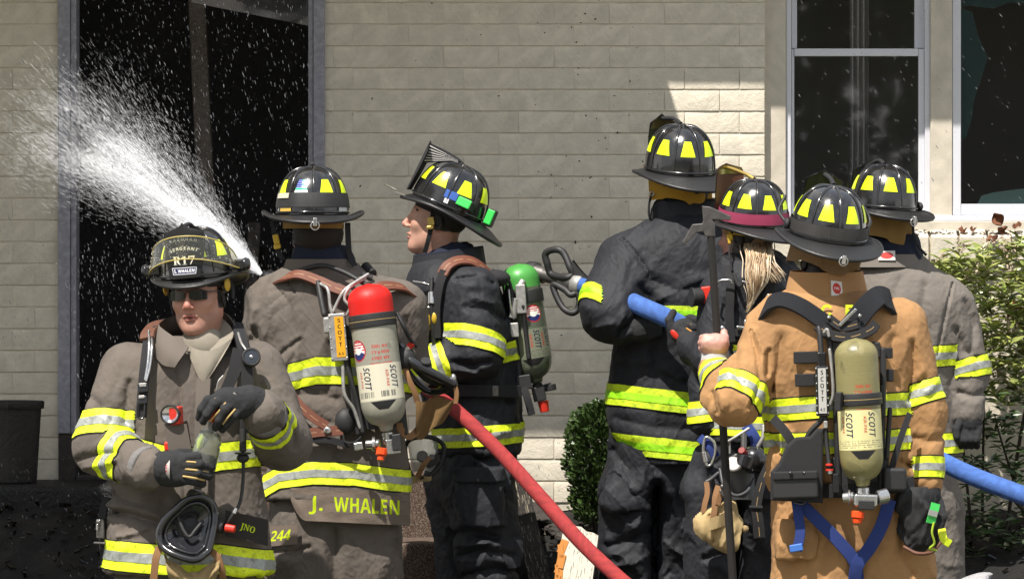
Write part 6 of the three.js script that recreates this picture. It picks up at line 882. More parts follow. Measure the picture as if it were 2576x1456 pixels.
// ---------------------------------------------------------------- the blue line and its nozzle
{
  const z = 1.62, hose = thing('blue_fire_hose', 'blue fire hose with black playpipe nozzle held under the tall firefighter arm', 'fire hose', P(1700, 800, z));
  const blue = std({ color: lin(0.075, 0.185, 0.56), roughness: 0.75, map: T.grime, bumpMap: T.cloth, bumpScale: 0.0015 });
  part(hose, 'hose_jacket', taperTube([P(1452, 716, 1.50), P(1500, 724, 1.53), P(1560, 746, 1.62), P(1612, 770, 1.74), P(1680, 800, 1.80), P(1740, 832, 1.80), P(1790, 862, 1.80), P(1860, 900, 1.74), P(1990, 970, 1.60), P(2180, 1060, 1.45), P(2330, 1140, 1.45), P(2440, 1194, 1.52), P(2570, 1244, 1.62), P(2760, 1310, 1.8)], Array(14).fill(0.0325), 200, 20), blue);
  const A = P(1456, 717, 1.50), Bn = P(1338, 684, 1.36), d = A.clone().sub(Bn), L = d.length(), at = f => Bn.clone().lerp(A, f), ax = d.clone().normalize();
  const nz = part(hose, 'nozzle', [place(lathe([[0.012, 0], [0.030, 0.0], [0.034, 0.006], [0.034, 0.022], [0.029, 0.028], [0.029, 0.058], [0.023, 0.063], [0.023, L * 0.62], [0.030, L * 0.66], [0.031, L * 0.80], [0.034, L * 0.82], [0.034, L * 0.98], [0.0, L * 0.98]], 28), Bn, d)], M.dullsteel);
  part(nz, 'bumper', place(lathe([[0.022, -0.012], [0.036, -0.012], [0.038, 0.0], [0.038, 0.018], [0.034, 0.024]], 28), Bn, d), M.rubber);
  const loop = (pts, r) => tube(pts.map(([u, v, q]) => P(u, v, q)), r, 60, 10, true);
  part(nz, 'handle_loop', loop([[1388, 690, 1.44], [1376, 660, 1.44], [1372, 640, 1.44], [1384, 630, 1.45], [1405, 628, 1.47], [1420, 640, 1.48], [1434, 672, 1.5], [1440, 690, 1.5], [1425, 698, 1.5]], 0.0125), M.rubber);
  part(nz, 'handle_loop', loop([[1392, 716, 1.47], [1400, 745, 1.48], [1418, 776, 1.5], [1440, 787, 1.52], [1454, 776, 1.52], [1458, 752, 1.52], [1450, 738, 1.52], [1436, 742, 1.52], [1420, 728, 1.5]], 0.0115), M.rubber);
  part(nz, 'shut_off_lever', [sheet((s, t) => P(lerp(1442, 1484, s), lerp(712, 648 + 46 * s, t * (0.9 - 0.3 * s)) , 1.50 + 0.03 * s), 6, 6, 0.016), ], M.rubber);
  part(hose, 'coupling', [place(lathe([[0.030, 0], [0.037, 0.002], [0.037, 0.03], [0.030, 0.034]], 28), at(0.93), ax), cylinder(P(1462, 738, 1.56), P(1478, 752, 1.58), 0.010, 0.010)], M.alu);
}

// ---------------------------------------------------------------- tan coat, back to us, holding the hook
{
  const z = 2.9, W = (u, v, d = 0) => P(u, v, z + d);
  const me = thing('person', 'firefighter in tan coat seen from behind, gripping a roof hook', 'person', [PX(2130, z), -0.9, z], 'firefighters');
  const Sl = W(1950, 830, 0.0), El = W(1850, 1012, 0.15), Wl = W(1798, 940, -0.01), Sr = W(2262, 825, 0), Er = W(2326, 1035, 0.02), Wr = W(2332, 1212, 0.06);
  const pr = [loft(rowsUV(z, [[722, 1998, 2166, 0.088, -0.01], [744, 1956, 2216, 0.12], [770, 1930, 2250, 0.145], [806, 1914, 2280, 0.165], [860, 1908, 2296, 0.175], [940, 1918, 2296, 0.175], [1010, 1926, 2294, 0.17], [1080, 1932, 2294, 0.17], [1150, 1938, 2300, 0.175], [1206, 1940, 2306, 0.18]]), 0, 0.05, 2.4, 0.015),
    cap(Sl, El, 0.093, 0.072, 1, 0.05), cap(El, Wl, 0.062, 0.053, 2, 0.03), cap(Sr, Er, 0.095, 0.068, 3, 0.045), cap(Er, Wr, 0.068, 0.050, 4, 0.03), cap(W(1804, 1000, 0.06), W(1842, 1036, 0.13), 0.046, 0.046, 2, 0.03)];
  const cr = [[[[1888, 832], [1902, 900], [1905, 960], [1880, 1020]], 0.008, 0.012], [[[1896, 830], [1915, 880]], 0.010, -0.010], [[[1850, 880], [1845, 940], [1862, 980]], 0.016, 0.010], [[[1960, 850], [1950, 920], [1940, 980]], 0.020, 0.012], [[[1930, 880], [1925, 940]], 0.010, 0.014], [[[2240, 850], [2232, 900], [2240, 960]], 0.02, 0.010], [[[2290, 860], [2296, 930], [2280, 1000]], 0.014, 0.014], [[[2320, 950], [2300, 975], [2285, 1000]], 0.016, 0.012], [[[2350, 960], [2330, 985]], 0.012, -0.010], [[[2300, 1100], [2340, 1108], [2375, 1095]], 0.014, 0.010], [[[1935, 1085], [1960, 1120], [1950, 1160]], 0.016, 0.016], [[[1970, 1075], [1985, 1130]], 0.016, -0.012], [[[1790, 985], [1800, 1030]], 0.012, 0.008], [[[2290, 1170], [2260, 1160], [2225, 1165]], 0.012, 0.014]].map(([pts, r, d]) => ({ pts, r, d, z }));
  const [coat, cm] = garment(me, 'coat', pr, M.tan, { seed: 15.1, amp: 0.009, fr: 8, creases: cr, soot: 0.28 });
  const body = inG(pr, 0);
  band(coat, cm, below([[1880, 1008], [1932, 1002], [2051, 992], [2289, 984], [2320, 984]], z), 0, 0.070, body);
  band(coat, cm, below([[1880, 1090], [1940, 1088], [2221, 1078], [2320, 1072]], z), 0, 0.066, body);
  const fa = along(El, Wl); band(coat, cm, (x, y, q) => fa(x, y, q) + 0.15 * (x - Wl.x), 0.125, 0.062, inG(pr, 2));
  const ua = along(Sl, El); band(coat, cm, (x, y, q) => ua(x, y, q), 0.228, 0.072, (x, y, q) => groupAt(pr, x, y, q) === 1 && x < PX(1930, z));
  band(coat, cm, along(Sr, Er), 0.185, 0.068, inG(pr, 3)); band(coat, cm, along(Er, Wr), 0.150, 0.066, inG(pr, 4));
  const tr = [loft(rowsUV(z, [[1160, 1955, 2296, 0.14], [1250, 1950, 2320, 0.155], [1340, 1945, 2345, 0.16], [1430, 1945, 2350, 0.15], [1500, 1950, 2345, 0.14]]), 0, 0.05), cap(W(2040, 1480), W(2030, 1920), 0.115, 0.09, 1, 0.05), cap(W(2245, 1480), W(2260, 1920), 0.115, 0.09, 1, 0.05), ellp(W(1972, 1180, 0.06), 0.05, 0.075, 0.06, 0, 0.04)];
  const [tg, tm] = garment(me, 'trousers', tr, M.tan, { seed: 16.2, amp: 0.013, fr: 7, h: 0.010, soot: 0.3, creases: [{ pts: [[2150, 1400], [2146, 1460]], r: 0.02, d: 0.03, z }, { pts: [[2000, 1300], [1985, 1350], [1965, 1390]], r: 0.014, d: 0.016, z }, { pts: [[2255, 1300], [2265, 1380], [2290, 1440]], r: 0.014, d: 0.014, z }, { pts: [[2080, 1360], [2070, 1440]], r: 0.02, d: 0.014, z }] });
  const tan = M.tan.clone(); tan.vertexColors = false; tan.bumpMap = null;
  pocket(tm, [loft(rowsUV(z, [[1300, 1952, 2054, 0.055, 0.095], [1350, 1946, 2058, 0.066, 0.10], [1402, 1946, 2046, 0.064, 0.10]]), 0, 0.02, 3.6, 0.012)], M.tan, 17.1);
  for (const u of [2030, 2260]) part(me, 'boot', [ell(W(u, 1950, -0.06), 0.055, 0.045, 0.14), cylinder(W(u, 1960), W(u, 1860), 0.06, 0.065)], M.rubber);
  part(me, 'head', headGeo(W(2080, 648, -0.02), Q(-6, 192, 0), { hair: true, hairY: -0.05, skin: [0.46, 0.22, 0.16], neck: [0, -0.16, -0.03] }), M.skin);
  part(me, 'collar', [sheet((s, t) => { const a = s * 6.28318, c = W(2080, 0, -0.01), r = lerp(0.132, 0.112, t), bot = 752 - 8 * Math.cos(a), top = 682 + 4 * Math.cos(a); return V(c.x + Math.sin(a) * r, PY(lerp(bot, top, t), z), c.z + Math.cos(a) * r * 0.95); }, 48, 6, 0.009)], tan);
  part(me, 'collar_label', sheet((s, t) => { const a = lerp(0.06, 0.36, s), r = lerp(0.130, 0.119, t), c = W(2080, 0, -0.01); return V(c.x + Math.sin(a) * r, PY(lerp(742, 704, t) + 4 * s, z), c.z + Math.cos(a) * r * 0.95 + 0.006); }, 8, 3, 0.001), std({ roughness: 0.7, map: canvasTex(128, 128, (c, w, h) => { c.fillStyle = '#d8d4d0'; c.fillRect(0, 0, w, h); c.fillStyle = '#c23a34'; c.beginPath(); c.arc(64, 62, 46, 0, 7); c.fill(); c.fillStyle = '#eadfdb'; c.font = 'bold 28px sans-serif'; c.textAlign = 'center'; c.fillText('FIRE', 64, 72); }) }), 'white label with a red disc');
  part(cm, 'back_lettering', [['F', 2128, 800, 0.042], ['C', 2072, 796, 0.038], ['D', 2040, 836, 0.03]].map(([ch, u, v, sz], i) => { const sh = new THREE.Shape(); const w = sz * 0.62, t = sz * 0.22; if (ch === 'F') [[0, 0], [t, 0], [t, sz * 0.4], [w * 0.85, sz * 0.4], [w * 0.85, sz * 0.4 + t], [t, sz * 0.4 + t], [t, sz - t], [w, sz - t], [w, sz], [0, sz]].forEach(([a, b], k) => k ? sh.lineTo(a, b) : sh.moveTo(a, b)); else { sh.absarc(w / 2, sz / 2, sz / 2, 0.6, 5.7, false); sh.absarc(w / 2, sz / 2, sz / 2 - t, 5.7, 0.6, true); } const g = new THREE.ExtrudeGeometry(sh, { depth: 0.002, bevelEnabled: false }); const p = W(u, v, 0.158 - 0.0 * i); g.translate(p.x, p.y, p.z); return boxUV(g); }), M.yellow);
  // bare left hand closed round the shaft
  const hp2 = (u, v, d) => W(u, v, d - 0.21), skin = () => { const n = 1 + 0.1 * (rnd() - 0.5); return [0.60 * n, 0.33 * n, 0.27 * n]; };
  part(me, 'hand', handGeo([cap(hp2(1800, 900, 0.17), hp2(1800, 880, 0.185), 0.030, 0.033, 0, 0.02), ellp(hp2(1800, 866, 0.20), 0.040, 0.034, 0.026, 0, 0.02), cap(hp2(1780, 862, 0.205), hp2(1815, 862, 0.20), 0.022, 0.022, 0, 0.02)],
    [[[hp2(1776, 848, 0.205), hp2(1768, 850, 0.175), hp2(1788, 852, 0.145), hp2(1806, 852, 0.145)], 0.0115, 0.0095], [[hp2(1774, 860, 0.205), hp2(1765, 862, 0.175), hp2(1786, 865, 0.143), hp2(1806, 865, 0.145)], 0.0115, 0.0095], [[hp2(1775, 872, 0.20), hp2(1766, 875, 0.172), hp2(1786, 878, 0.143), hp2(1804, 878, 0.145)], 0.011, 0.009], [[hp2(1778, 884, 0.195), hp2(1772, 888, 0.17), hp2(1788, 890, 0.146), hp2(1802, 890, 0.148)], 0.0105, 0.0085], [[hp2(1818, 868, 0.20), hp2(1824, 850, 0.19), hp2(1822, 836, 0.178)], 0.0145, 0.0115]], 0.0036, 0.008, (x, y, q) => { const n = 1 + 0.12 * fbm(x * 50, y * 50, q * 50, 3); return [0.58 * n, 0.315 * n, 0.26 * n]; }), M.skin);
  part(cm, 'knit_cuff', cloth([cap(W(1799, 930, -0.02), W(1800, 893, -0.035), 0.050, 0.043, 0, 0.01)], { amp: 0.004, fr: 20, h: 0.006 }), std({ color: lin(0.40, 0.40, 0.40), roughness: 0.95, bumpMap: T.cloth, bumpScale: 0.002 }));
  part(me, 'glove', handGeo([cap(W(2334, 1210, 0.06), W(2334, 1240, 0.07), 0.044, 0.042, 0, 0.02), ellp(W(2330, 1275, 0.07), 0.046, 0.06, 0.034, 0, 0.02)], [0, 1, 2, 3].map(i => [[W(2300 + i * 20, 1305, 0.085), W(2298 + i * 19, 1340, 0.10), W(2300 + i * 18, 1368, 0.075)], 0.0165, 0.013]).concat([[[W(2362, 1262, 0.07), W(2372, 1300, 0.09), W(2366, 1326, 0.09)], 0.017, 0.0135]])), M.glove);
  // helmet
  const h = helmet('black helmet with dark leather band and tan neck flap above the tan coat', W(2082, 594, 0), Q(-10, 191, 6), { scale: 1.10, rear: 0.05, rearDrop: 0.02, curl: 0.014, droop: 0.008, ring: true, band: { t0: 0.05, t1: 0.20, mat: std({ color: lin(0.022, 0.020, 0.018), roughness: 0.6, bumpMap: T.paint, bumpScale: 0.003 }), name: 'leather_band' }, flap: { mat: std({ color: lin(0.20, 0.115, 0.045), roughness: 0.85, map: T.grime }), len: 0.075, flare: 0.06 }, shield: { top: 0.176, back: std({ color: lin(0.05, 0.055, 0.02), roughness: 0.3, metalness: 0.4 }), b0: 0.5 } });
  for (const s of [1, -1]) part(h, 'visor_knob', [place(lathe([[0, 0], [0.016, 0], [0.016, 0.010], [0.008, 0.014], [0, 0.014]], 14), V(s * (HA + 0.006), 0.022, 0.02), V(s, 0, 0)), tube([V(s * (HA + 0.01), 0.02, 0.02), V(s * (HA + 0.03), 0.05, 0.06), V(s * (HA + 0.01), 0.09, 0.09)], 0.005, 16, 6)], M.rubber);
  // air pack
  const ap = thing('air_pack', 'air pack with olive cylinder on the firefighter in the tan coat', 'air pack', W(2172, 1220, 0.25), 'air packs');
  const B = W(2172, 1218, 0.265), Tp = W(2153, 850, 0.265), at = f => B.clone().lerp(Tp, f), ax = Tp.clone().sub(B).normalize();
  part(ap, 'cylinder', bottleGeo(B, Tp, 0.0685), std({ map: bottleTex({ base: '#857e54', flip: 0.455, label: [0.475, 0.74], labelCol: '#dbd39a', cols: [-120, 60] }), roughness: 0.38 }), 'olive glass-fibre cylinder with cream label');
  part(ap, 'cylinder_strap', [place(lathe([[0.0695, 0], [0.0745, 0.003], [0.0745, 0.036], [0.0695, 0.039]], 40), at(0.54), ax), bx(W(2112, 1010, 0.325), [0.02, 0.06, 0.02], Q(0, -35, -3))], M.rubber); part(ap, 'strap_stitch', place(lathe([[0.0747, 0.018], [0.0752, 0.019], [0.0747, 0.020]], 40), at(0.54), ax), M.piping);
  part(ap, 'valve', [cylinder(at(-0.02), at(-0.08), 0.020, 0.022), bx(W(2178, 1258, 0.28), [0.075, 0.040, 0.055], Q(0, 0, -2), 0.008), cylinder(W(2150, 1250, 0.27), W(2122, 1252, 0.26), 0.017, 0.015), cylinder(W(2140, 1251, 0.27), W(2134, 1251, 0.27), 0.024, 0.024), cylinder(W(2208, 1252, 0.28), W(2234, 1246, 0.27), 0.024, 0.024)], M.steel);
  part(ap, 'valve_guard', bx(W(2180, 1270, 0.30), [0.05, 0.03, 0.03], Q(0, 0, -2), 0.004), M.rubber); part(ap, 'valve_knob', [cylinder(W(2160, 1286, 0.29), W(2158, 1304, 0.292), 0.021, 0.020, 12), cylinder(W(2158, 1304, 0.292), W(2158, 1316, 0.292), 0.016, 0.014, 12)], M.orange);
  part(ap, 'back_frame', [tube([W(2085, 840, 0.19), W(2100, 960, 0.20), W(2112, 1240, 0.20)], 0.010, 24, 8), tube([W(2222, 880, 0.19), W(2222, 1000, 0.20), W(2216, 1240, 0.20)], 0.010, 24, 8), bx(W(2165, 1190, 0.185), [0.18, 0.10, 0.03], Q(0, 0, 0)), bx(W(2155, 880, 0.185), [0.15, 0.05, 0.03], Q(0, 0, 0)), bx(W(2250, 1206, 0.21), [0.075, 0.075, 0.05], Q(0, 8, 0), 0.012), bx(W(2222, 1010, 0.22), [0.014, 0.10, 0.02], Q(0, 0, 2))], M.rubber);
  const rq = Q(0, 0, 1.5), rc = W(2069, 983, 0.225), red = part(ap, 'pressure_reducer', [bx(rc, [0.042, 0.158, 0.03], rq, 0.005), bx(W(2068, 905, 0.22), [0.028, 0.05, 0.024], rq, 0.006)], M.gloss);
  part(red, 'reducer_label', sheet((s, t) => V(lerp(-0.0125, 0.0125, s), lerp(-0.070, 0.072, t), 0.0162).applyQuaternion(rq).add(rc), 1, 1, 0.001), std({ map: stackLabel('#b9b8b4', '#141414', '4.5'), roughness: 0.4 }), 'grey label lettered SCOTT 4.5');
  { const rv = []; for (let i = 0; i < 7; i++) for (const xx of [-0.0175, 0.0175]) rv.push(ell(V(xx, -0.07 + i * 0.0235, 0.0155).applyQuaternion(rq).add(rc), 0.0028, 0.0028, 0.002, null, 8)); part(red, 'rivet', rv, M.steel); }
  part(ap, 'air_hose', [tube([W(2052, 806, 0.17), W(2062, 830, 0.20), W(2066, 880, 0.215), W(2068, 905, 0.22)], 0.009, 20, 8), tube([W(2078, 1050, 0.22), W(2080, 1110, 0.225), W(2086, 1160, 0.235), W(2087, 1178, 0.24)], 0.0075, 20, 8), tube([W(2240, 1030, 0.20), W(2236, 1090, 0.20), W(2232, 1150, 0.20)], 0.008, 16, 8), tube([W(2070, 1046, 0.22), W(2064, 1060, 0.215), W(2040, 1085, 0.21), W(2028, 1110, 0.205)], 0.009, 20, 8)], M.rubber);
  part(ap, 'braided_hose', [tube([W(2088, 880, 0.235), W(2094, 930, 0.24), W(2097, 990, 0.24), W(2090, 1016, 0.235)], 0.0055, 24, 8), tube([W(2074, 836, 0.22), W(2082, 828, 0.225), W(2086, 845, 0.225)], 0.005, 14, 8), bx(W(2078, 1068, 0.232), [0.014, 0.024, 0.010], null)], M.alu);
  part(ap, 'gauge', [place(lathe([[0, -0.02], [0.028, -0.02], [0.030, 0.0], [0.024, 0.010], [0, 0.012]], 22), W(2086, 1206, 0.255), V(0, 0, 1)), bx(W(2104, 1215, 0.24), [0.02, 0.06, 0.03], null)], M.gloss); part(ap, 'gauge_cap', [place(lathe([[0, 0.01], [0.010, 0.01], [0.009, 0.018], [0, 0.018]], 14), W(2092, 1212, 0.255), V(0, 0, 1)), cylinder(W(2090, 1192, 0.25), W(2089, 1180, 0.25), 0.009, 0.009)], M.steel); part(ap, 'hose_collar', [cylinder(W(2088, 1184, 0.247), W(2088, 1180, 0.247), 0.0125, 0.0125), cylinder(W(2087, 1172, 0.244), W(2087, 1167, 0.243), 0.0115, 0.0115)], M.redpl);
  part(ap, 'round_label', place(lathe([[0, 0], [0.0175, 0], [0.0175, 0.003], [0, 0.003]], 24), W(2226, 1200, 0.238), V(0, 0, 1)), std({ color: lin(0.55, 0.53, 0.52), roughness: 0.5 })); part(ap, 'round_label_disc', place(lathe([[0, 0.003], [0.0125, 0.003], [0.0125, 0.0038], [0, 0.0038]], 24), W(2226, 1199, 0.238), V(0, 0, 1)), M.redpl);
  // padded shoulder harness
  const pad = std({ color: lin(0.016, 0.018, 0.024), roughness: 0.9, bumpMap: T.cloth, bumpScale: 0.002 });
  part(ap, 'shoulder_pad', ribbon([W(1918, 792, 0.06), W(1940, 762, 0.125), W(1972, 754, 0.155), W(2016, 770, 0.178), W(2062, 800, 0.190), W(2096, 824, 0.194)], 0.054, 0.014, (t) => V(-0.3 + 0.3 * t, 0.75 - 0.6 * t, 0.8 + 0.4 * t)), pad);
  part(ap, 'shoulder_pad', ribbon([W(2250, 784, 0.06), W(2238, 756, 0.12), W(2214, 744, 0.15), W(2186, 766, 0.178), W(2160, 798, 0.190), W(2142, 822, 0.194)], 0.070, 0.014, (t) => V(0.3 - 0.3 * t, 0.75 - 0.6 * t, 0.8 + 0.4 * t)), pad);
  part(ap, 'yoke', [ribbon([W(2056, 818, 0.192), W(2090, 842, 0.204), W(2140, 848, 0.208), W(2190, 830, 0.205), W(2206, 812, 0.20)], 0.034, 0.012, V(0, 0.2, 1)), ribbon([W(2085, 800, 0.196), W(2120, 822, 0.204), W(2160, 815, 0.206)], 0.03, 0.010, V(0, 0.2, 1)), ell(W(2130, 815, 0.197), 0.02, 0.018, 0.012)], M.stitched);
  part(ap, 'yoke_bar', [bx(W(2134, 798, 0.215), [0.075, 0.010, 0.006], Q(0, 0, 45)), ell(W(2164, 794, 0.213), 0.006, 0.006, 0.005), ell(W(2086, 798, 0.208), 0.006, 0.006, 0.005)], M.steel);
  part(ap, 'chest_clip', [tube([W(1930, 776, 0.10), W(1940, 768, 0.12), W(1962, 756, 0.14)], 0.006, 10, 6)], M.alu);
  part(ap, 'hook_patch', [bx(W(2028, 899, 0.176), [0.078, 0.038, 0.008], Q(0, -8, 2)), bx(W(2026, 956, 0.178), [0.064, 0.040, 0.008], Q(0, -8, 2)), bx(W(2228, 888, 0.172), [0.05, 0.034, 0.008], Q(0, 12, 0)), bx(W(2240, 944, 0.170), [0.024, 0.040, 0.008], Q(0, 16, 0))], M.web);
  part(ap, 'hip_strap', [ribbon([W(2290, 1040, 0.15), W(2268, 1100, 0.19), W(2250, 1160, 0.205), W(2240, 1190, 0.205)], 0.020, 0.005, V(0.2, 0, 1)), ribbon([W(1945, 1052, 0.15), W(1975, 1085, 0.185), W(2000, 1120, 0.195), W(2040, 1150, 0.20)], 0.030, 0.005, V(-0.2, 0, 1)), ribbon([W(1960, 1230, 0.16), W(2100, 1235, 0.195), W(2240, 1225, 0.195), W(2300, 1215, 0.15)], 0.045, 0.010, V(0, 0, 1))], M.web);
  const pouch = thing('tool_pouch', 'black pouch with snap flap on the left hip of the tan firefighter', 'pouch', W(2000, 1255, 0.2));
  const pg = slab([[1946, 1252], [1946, 1190], [1966, 1168], [1984, 1126], [2006, 1106], [2040, 1104], [2058, 1084], [2066, 1084], [2064, 1258]], z + 0.215, 0.03, 0.008, false); part(pouch, 'back', pg, M.web);
  part(pouch, 'pocket', bx(W(2002, 1222, 0.245), [0.145, 0.082, 0.03], Q(0, -4, 2), 0.010), M.rubber); part(pouch, 'flap', bx(W(2002, 1196, 0.26), [0.142, 0.028, 0.016], Q(0, -4, 2), 0.007), M.web);
  part(pouch, 'snap', [ell(W(1990, 1190, 0.272), 0.006, 0.006, 0.004), ell(W(2024, 1190, 0.268), 0.006, 0.006, 0.004)], M.gloss); part(pouch, 'eyelet', [place(new THREE.TorusGeometry(0.0125, 0.004, 8, 20).rotateX(Math.PI / 2), W(2017, 1136, 0.238), V(0, 0, 1)), ell(W(2017, 1136, 0.232), 0.011, 0.011, 0.003)], M.gloss);
  const bh = thing('blue_harness', 'blue webbing leg straps over the tan trousers', 'harness', W(2140, 1400, 0.17));
  part(bh, 'hanging_strap', ribbon([W(2004, 1258, 0.19), W(2010, 1300, 0.20), W(2014, 1340, 0.205), W(2006, 1386, 0.205)], 0.032, 0.004, V(-0.1, 0.1, 1)), M.blueweb); part(bh, 'strap_tip', bx(W(2004, 1378, 0.21), [0.042, 0.024, 0.008], Q(0, 0, 10)), std({ color: lin(0.05, 0.16, 0.52), roughness: 0.5 }));
  part(bh, 'leg_strap', [ribbon([W(2012, 1264, 0.185), W(2060, 1310, 0.19), W(2115, 1366, 0.185), W(2152, 1416, 0.172), W(2160, 1480, 0.15)], 0.040, 0.004, V(0, 0.1, 1)), ribbon([W(2240, 1256, 0.185), W(2220, 1320, 0.19), W(2190, 1376, 0.185), W(2158, 1422, 0.176), W(2150, 1480, 0.15)], 0.042, 0.004, V(0, 0.1, 1))], M.blueweb);
  part(bh, 'ring', tube([W(2000, 1264, 0.2), W(2020, 1268, 0.2), W(2030, 1258, 0.2)], 0.003, 10, 6), M.dullsteel);
  // black bag with tag at the right hip
  const bag = thing('black_gear_bag', 'black cloth bag with a green reflective tag at the right hip of the tan firefighter', 'bag', W(2300, 1400, 0.14));
  part(bag, 'bag', cloth([loft(rowsUV(z + 0.14, [[1222, 2272, 2330, 0.03], [1250, 2258, 2346, 0.05], [1300, 2256, 2352, 0.055], [1350, 2268, 2348, 0.05], [1384, 2290, 2340, 0.03]]), 0, 0.02, 2.2)], { amp: 0.012, fr: 14, h: 0.008 }), M.web);
  part(bag, 'tag', [ribbon([W(2356, 1266, 0.20), W(2350, 1290, 0.205), W(2342, 1316, 0.20)], 0.030, 0.003, V(0.2, 0, 1))], std({ color: lin(0.05, 0.50, 0.09), roughness: 0.5 })); part(bag, 'tag_stripe', ribbon([W(2351, 1284, 0.2075), W(2347, 1298, 0.2075)], 0.0305, 0.003, V(0.2, 0, 1)), M.silver);
  part(bag, 'cord', [tube([W(2350, 1316, 0.2), W(2346, 1340, 0.205), W(2352, 1366, 0.2), W(2340, 1380, 0.195), W(2356, 1384, 0.19)], 0.004, 30, 6)], std({ color: lin(0.30, 0.42, 0.02), roughness: 0.8 })); part(bag, 'rim', tube([W(2276, 1376, 0.18), W(2310, 1392, 0.2), W(2346, 1388, 0.19), W(2366, 1366, 0.17)], 0.006, 24, 6), M.leather);
  part(bag, 'reflective_tab', ribbon([W(2370, 1330, 0.15), W(2376, 1356, 0.16), W(2392, 1368, 0.15)], 0.026, 0.003, V(0, 0.2, 1)), M.yellow);
  // roof hook
  const hk = thing('roof_hook', 'long steel roof hook held upright in a bare hand', 'hook tool', W(1845, 1930, -0.04));
  const s0 = W(1787, 540, 0.10), s1 = W(1802, 870, 0.172), s2 = W(1818, 1110, 0.17), s3 = W(1872, 1960, 0.05);
  part(hk, 'shaft', cylinder(W(1788, 572, -0.05), W(1845, 1470, -0.04), 0.0125, 0.0135, 14), std({ color: lin(0.03, 0.028, 0.026), roughness: 0.55, metalness: 0.3, map: T.grime, bumpMap: T.paint, bumpScale: 0.002 })); part(hk, 'shaft_foot', cylinder(W(1845, 1470.5, -0.04), W(1868, 1930, -0.035), 0.0135, 0.0135, 14), M.rubber);
  const hm = std({ color: lin(0.16, 0.15, 0.145), roughness: 0.42, metalness: 0.75, map: T.grime });
  part(hk, 'hook_head', slab([[1769, 520], [1786, 522], [1837, 545], [1836, 552], [1788, 550], [1796, 562], [1797, 592], [1776, 592], [1772, 580], [1752, 582], [1737, 598], [1723, 612], [1720, 608], [1730, 590], [1744, 566], [1768, 564], [1772, 556]], z - 0.05, 0.022, 0.003), hm);
}

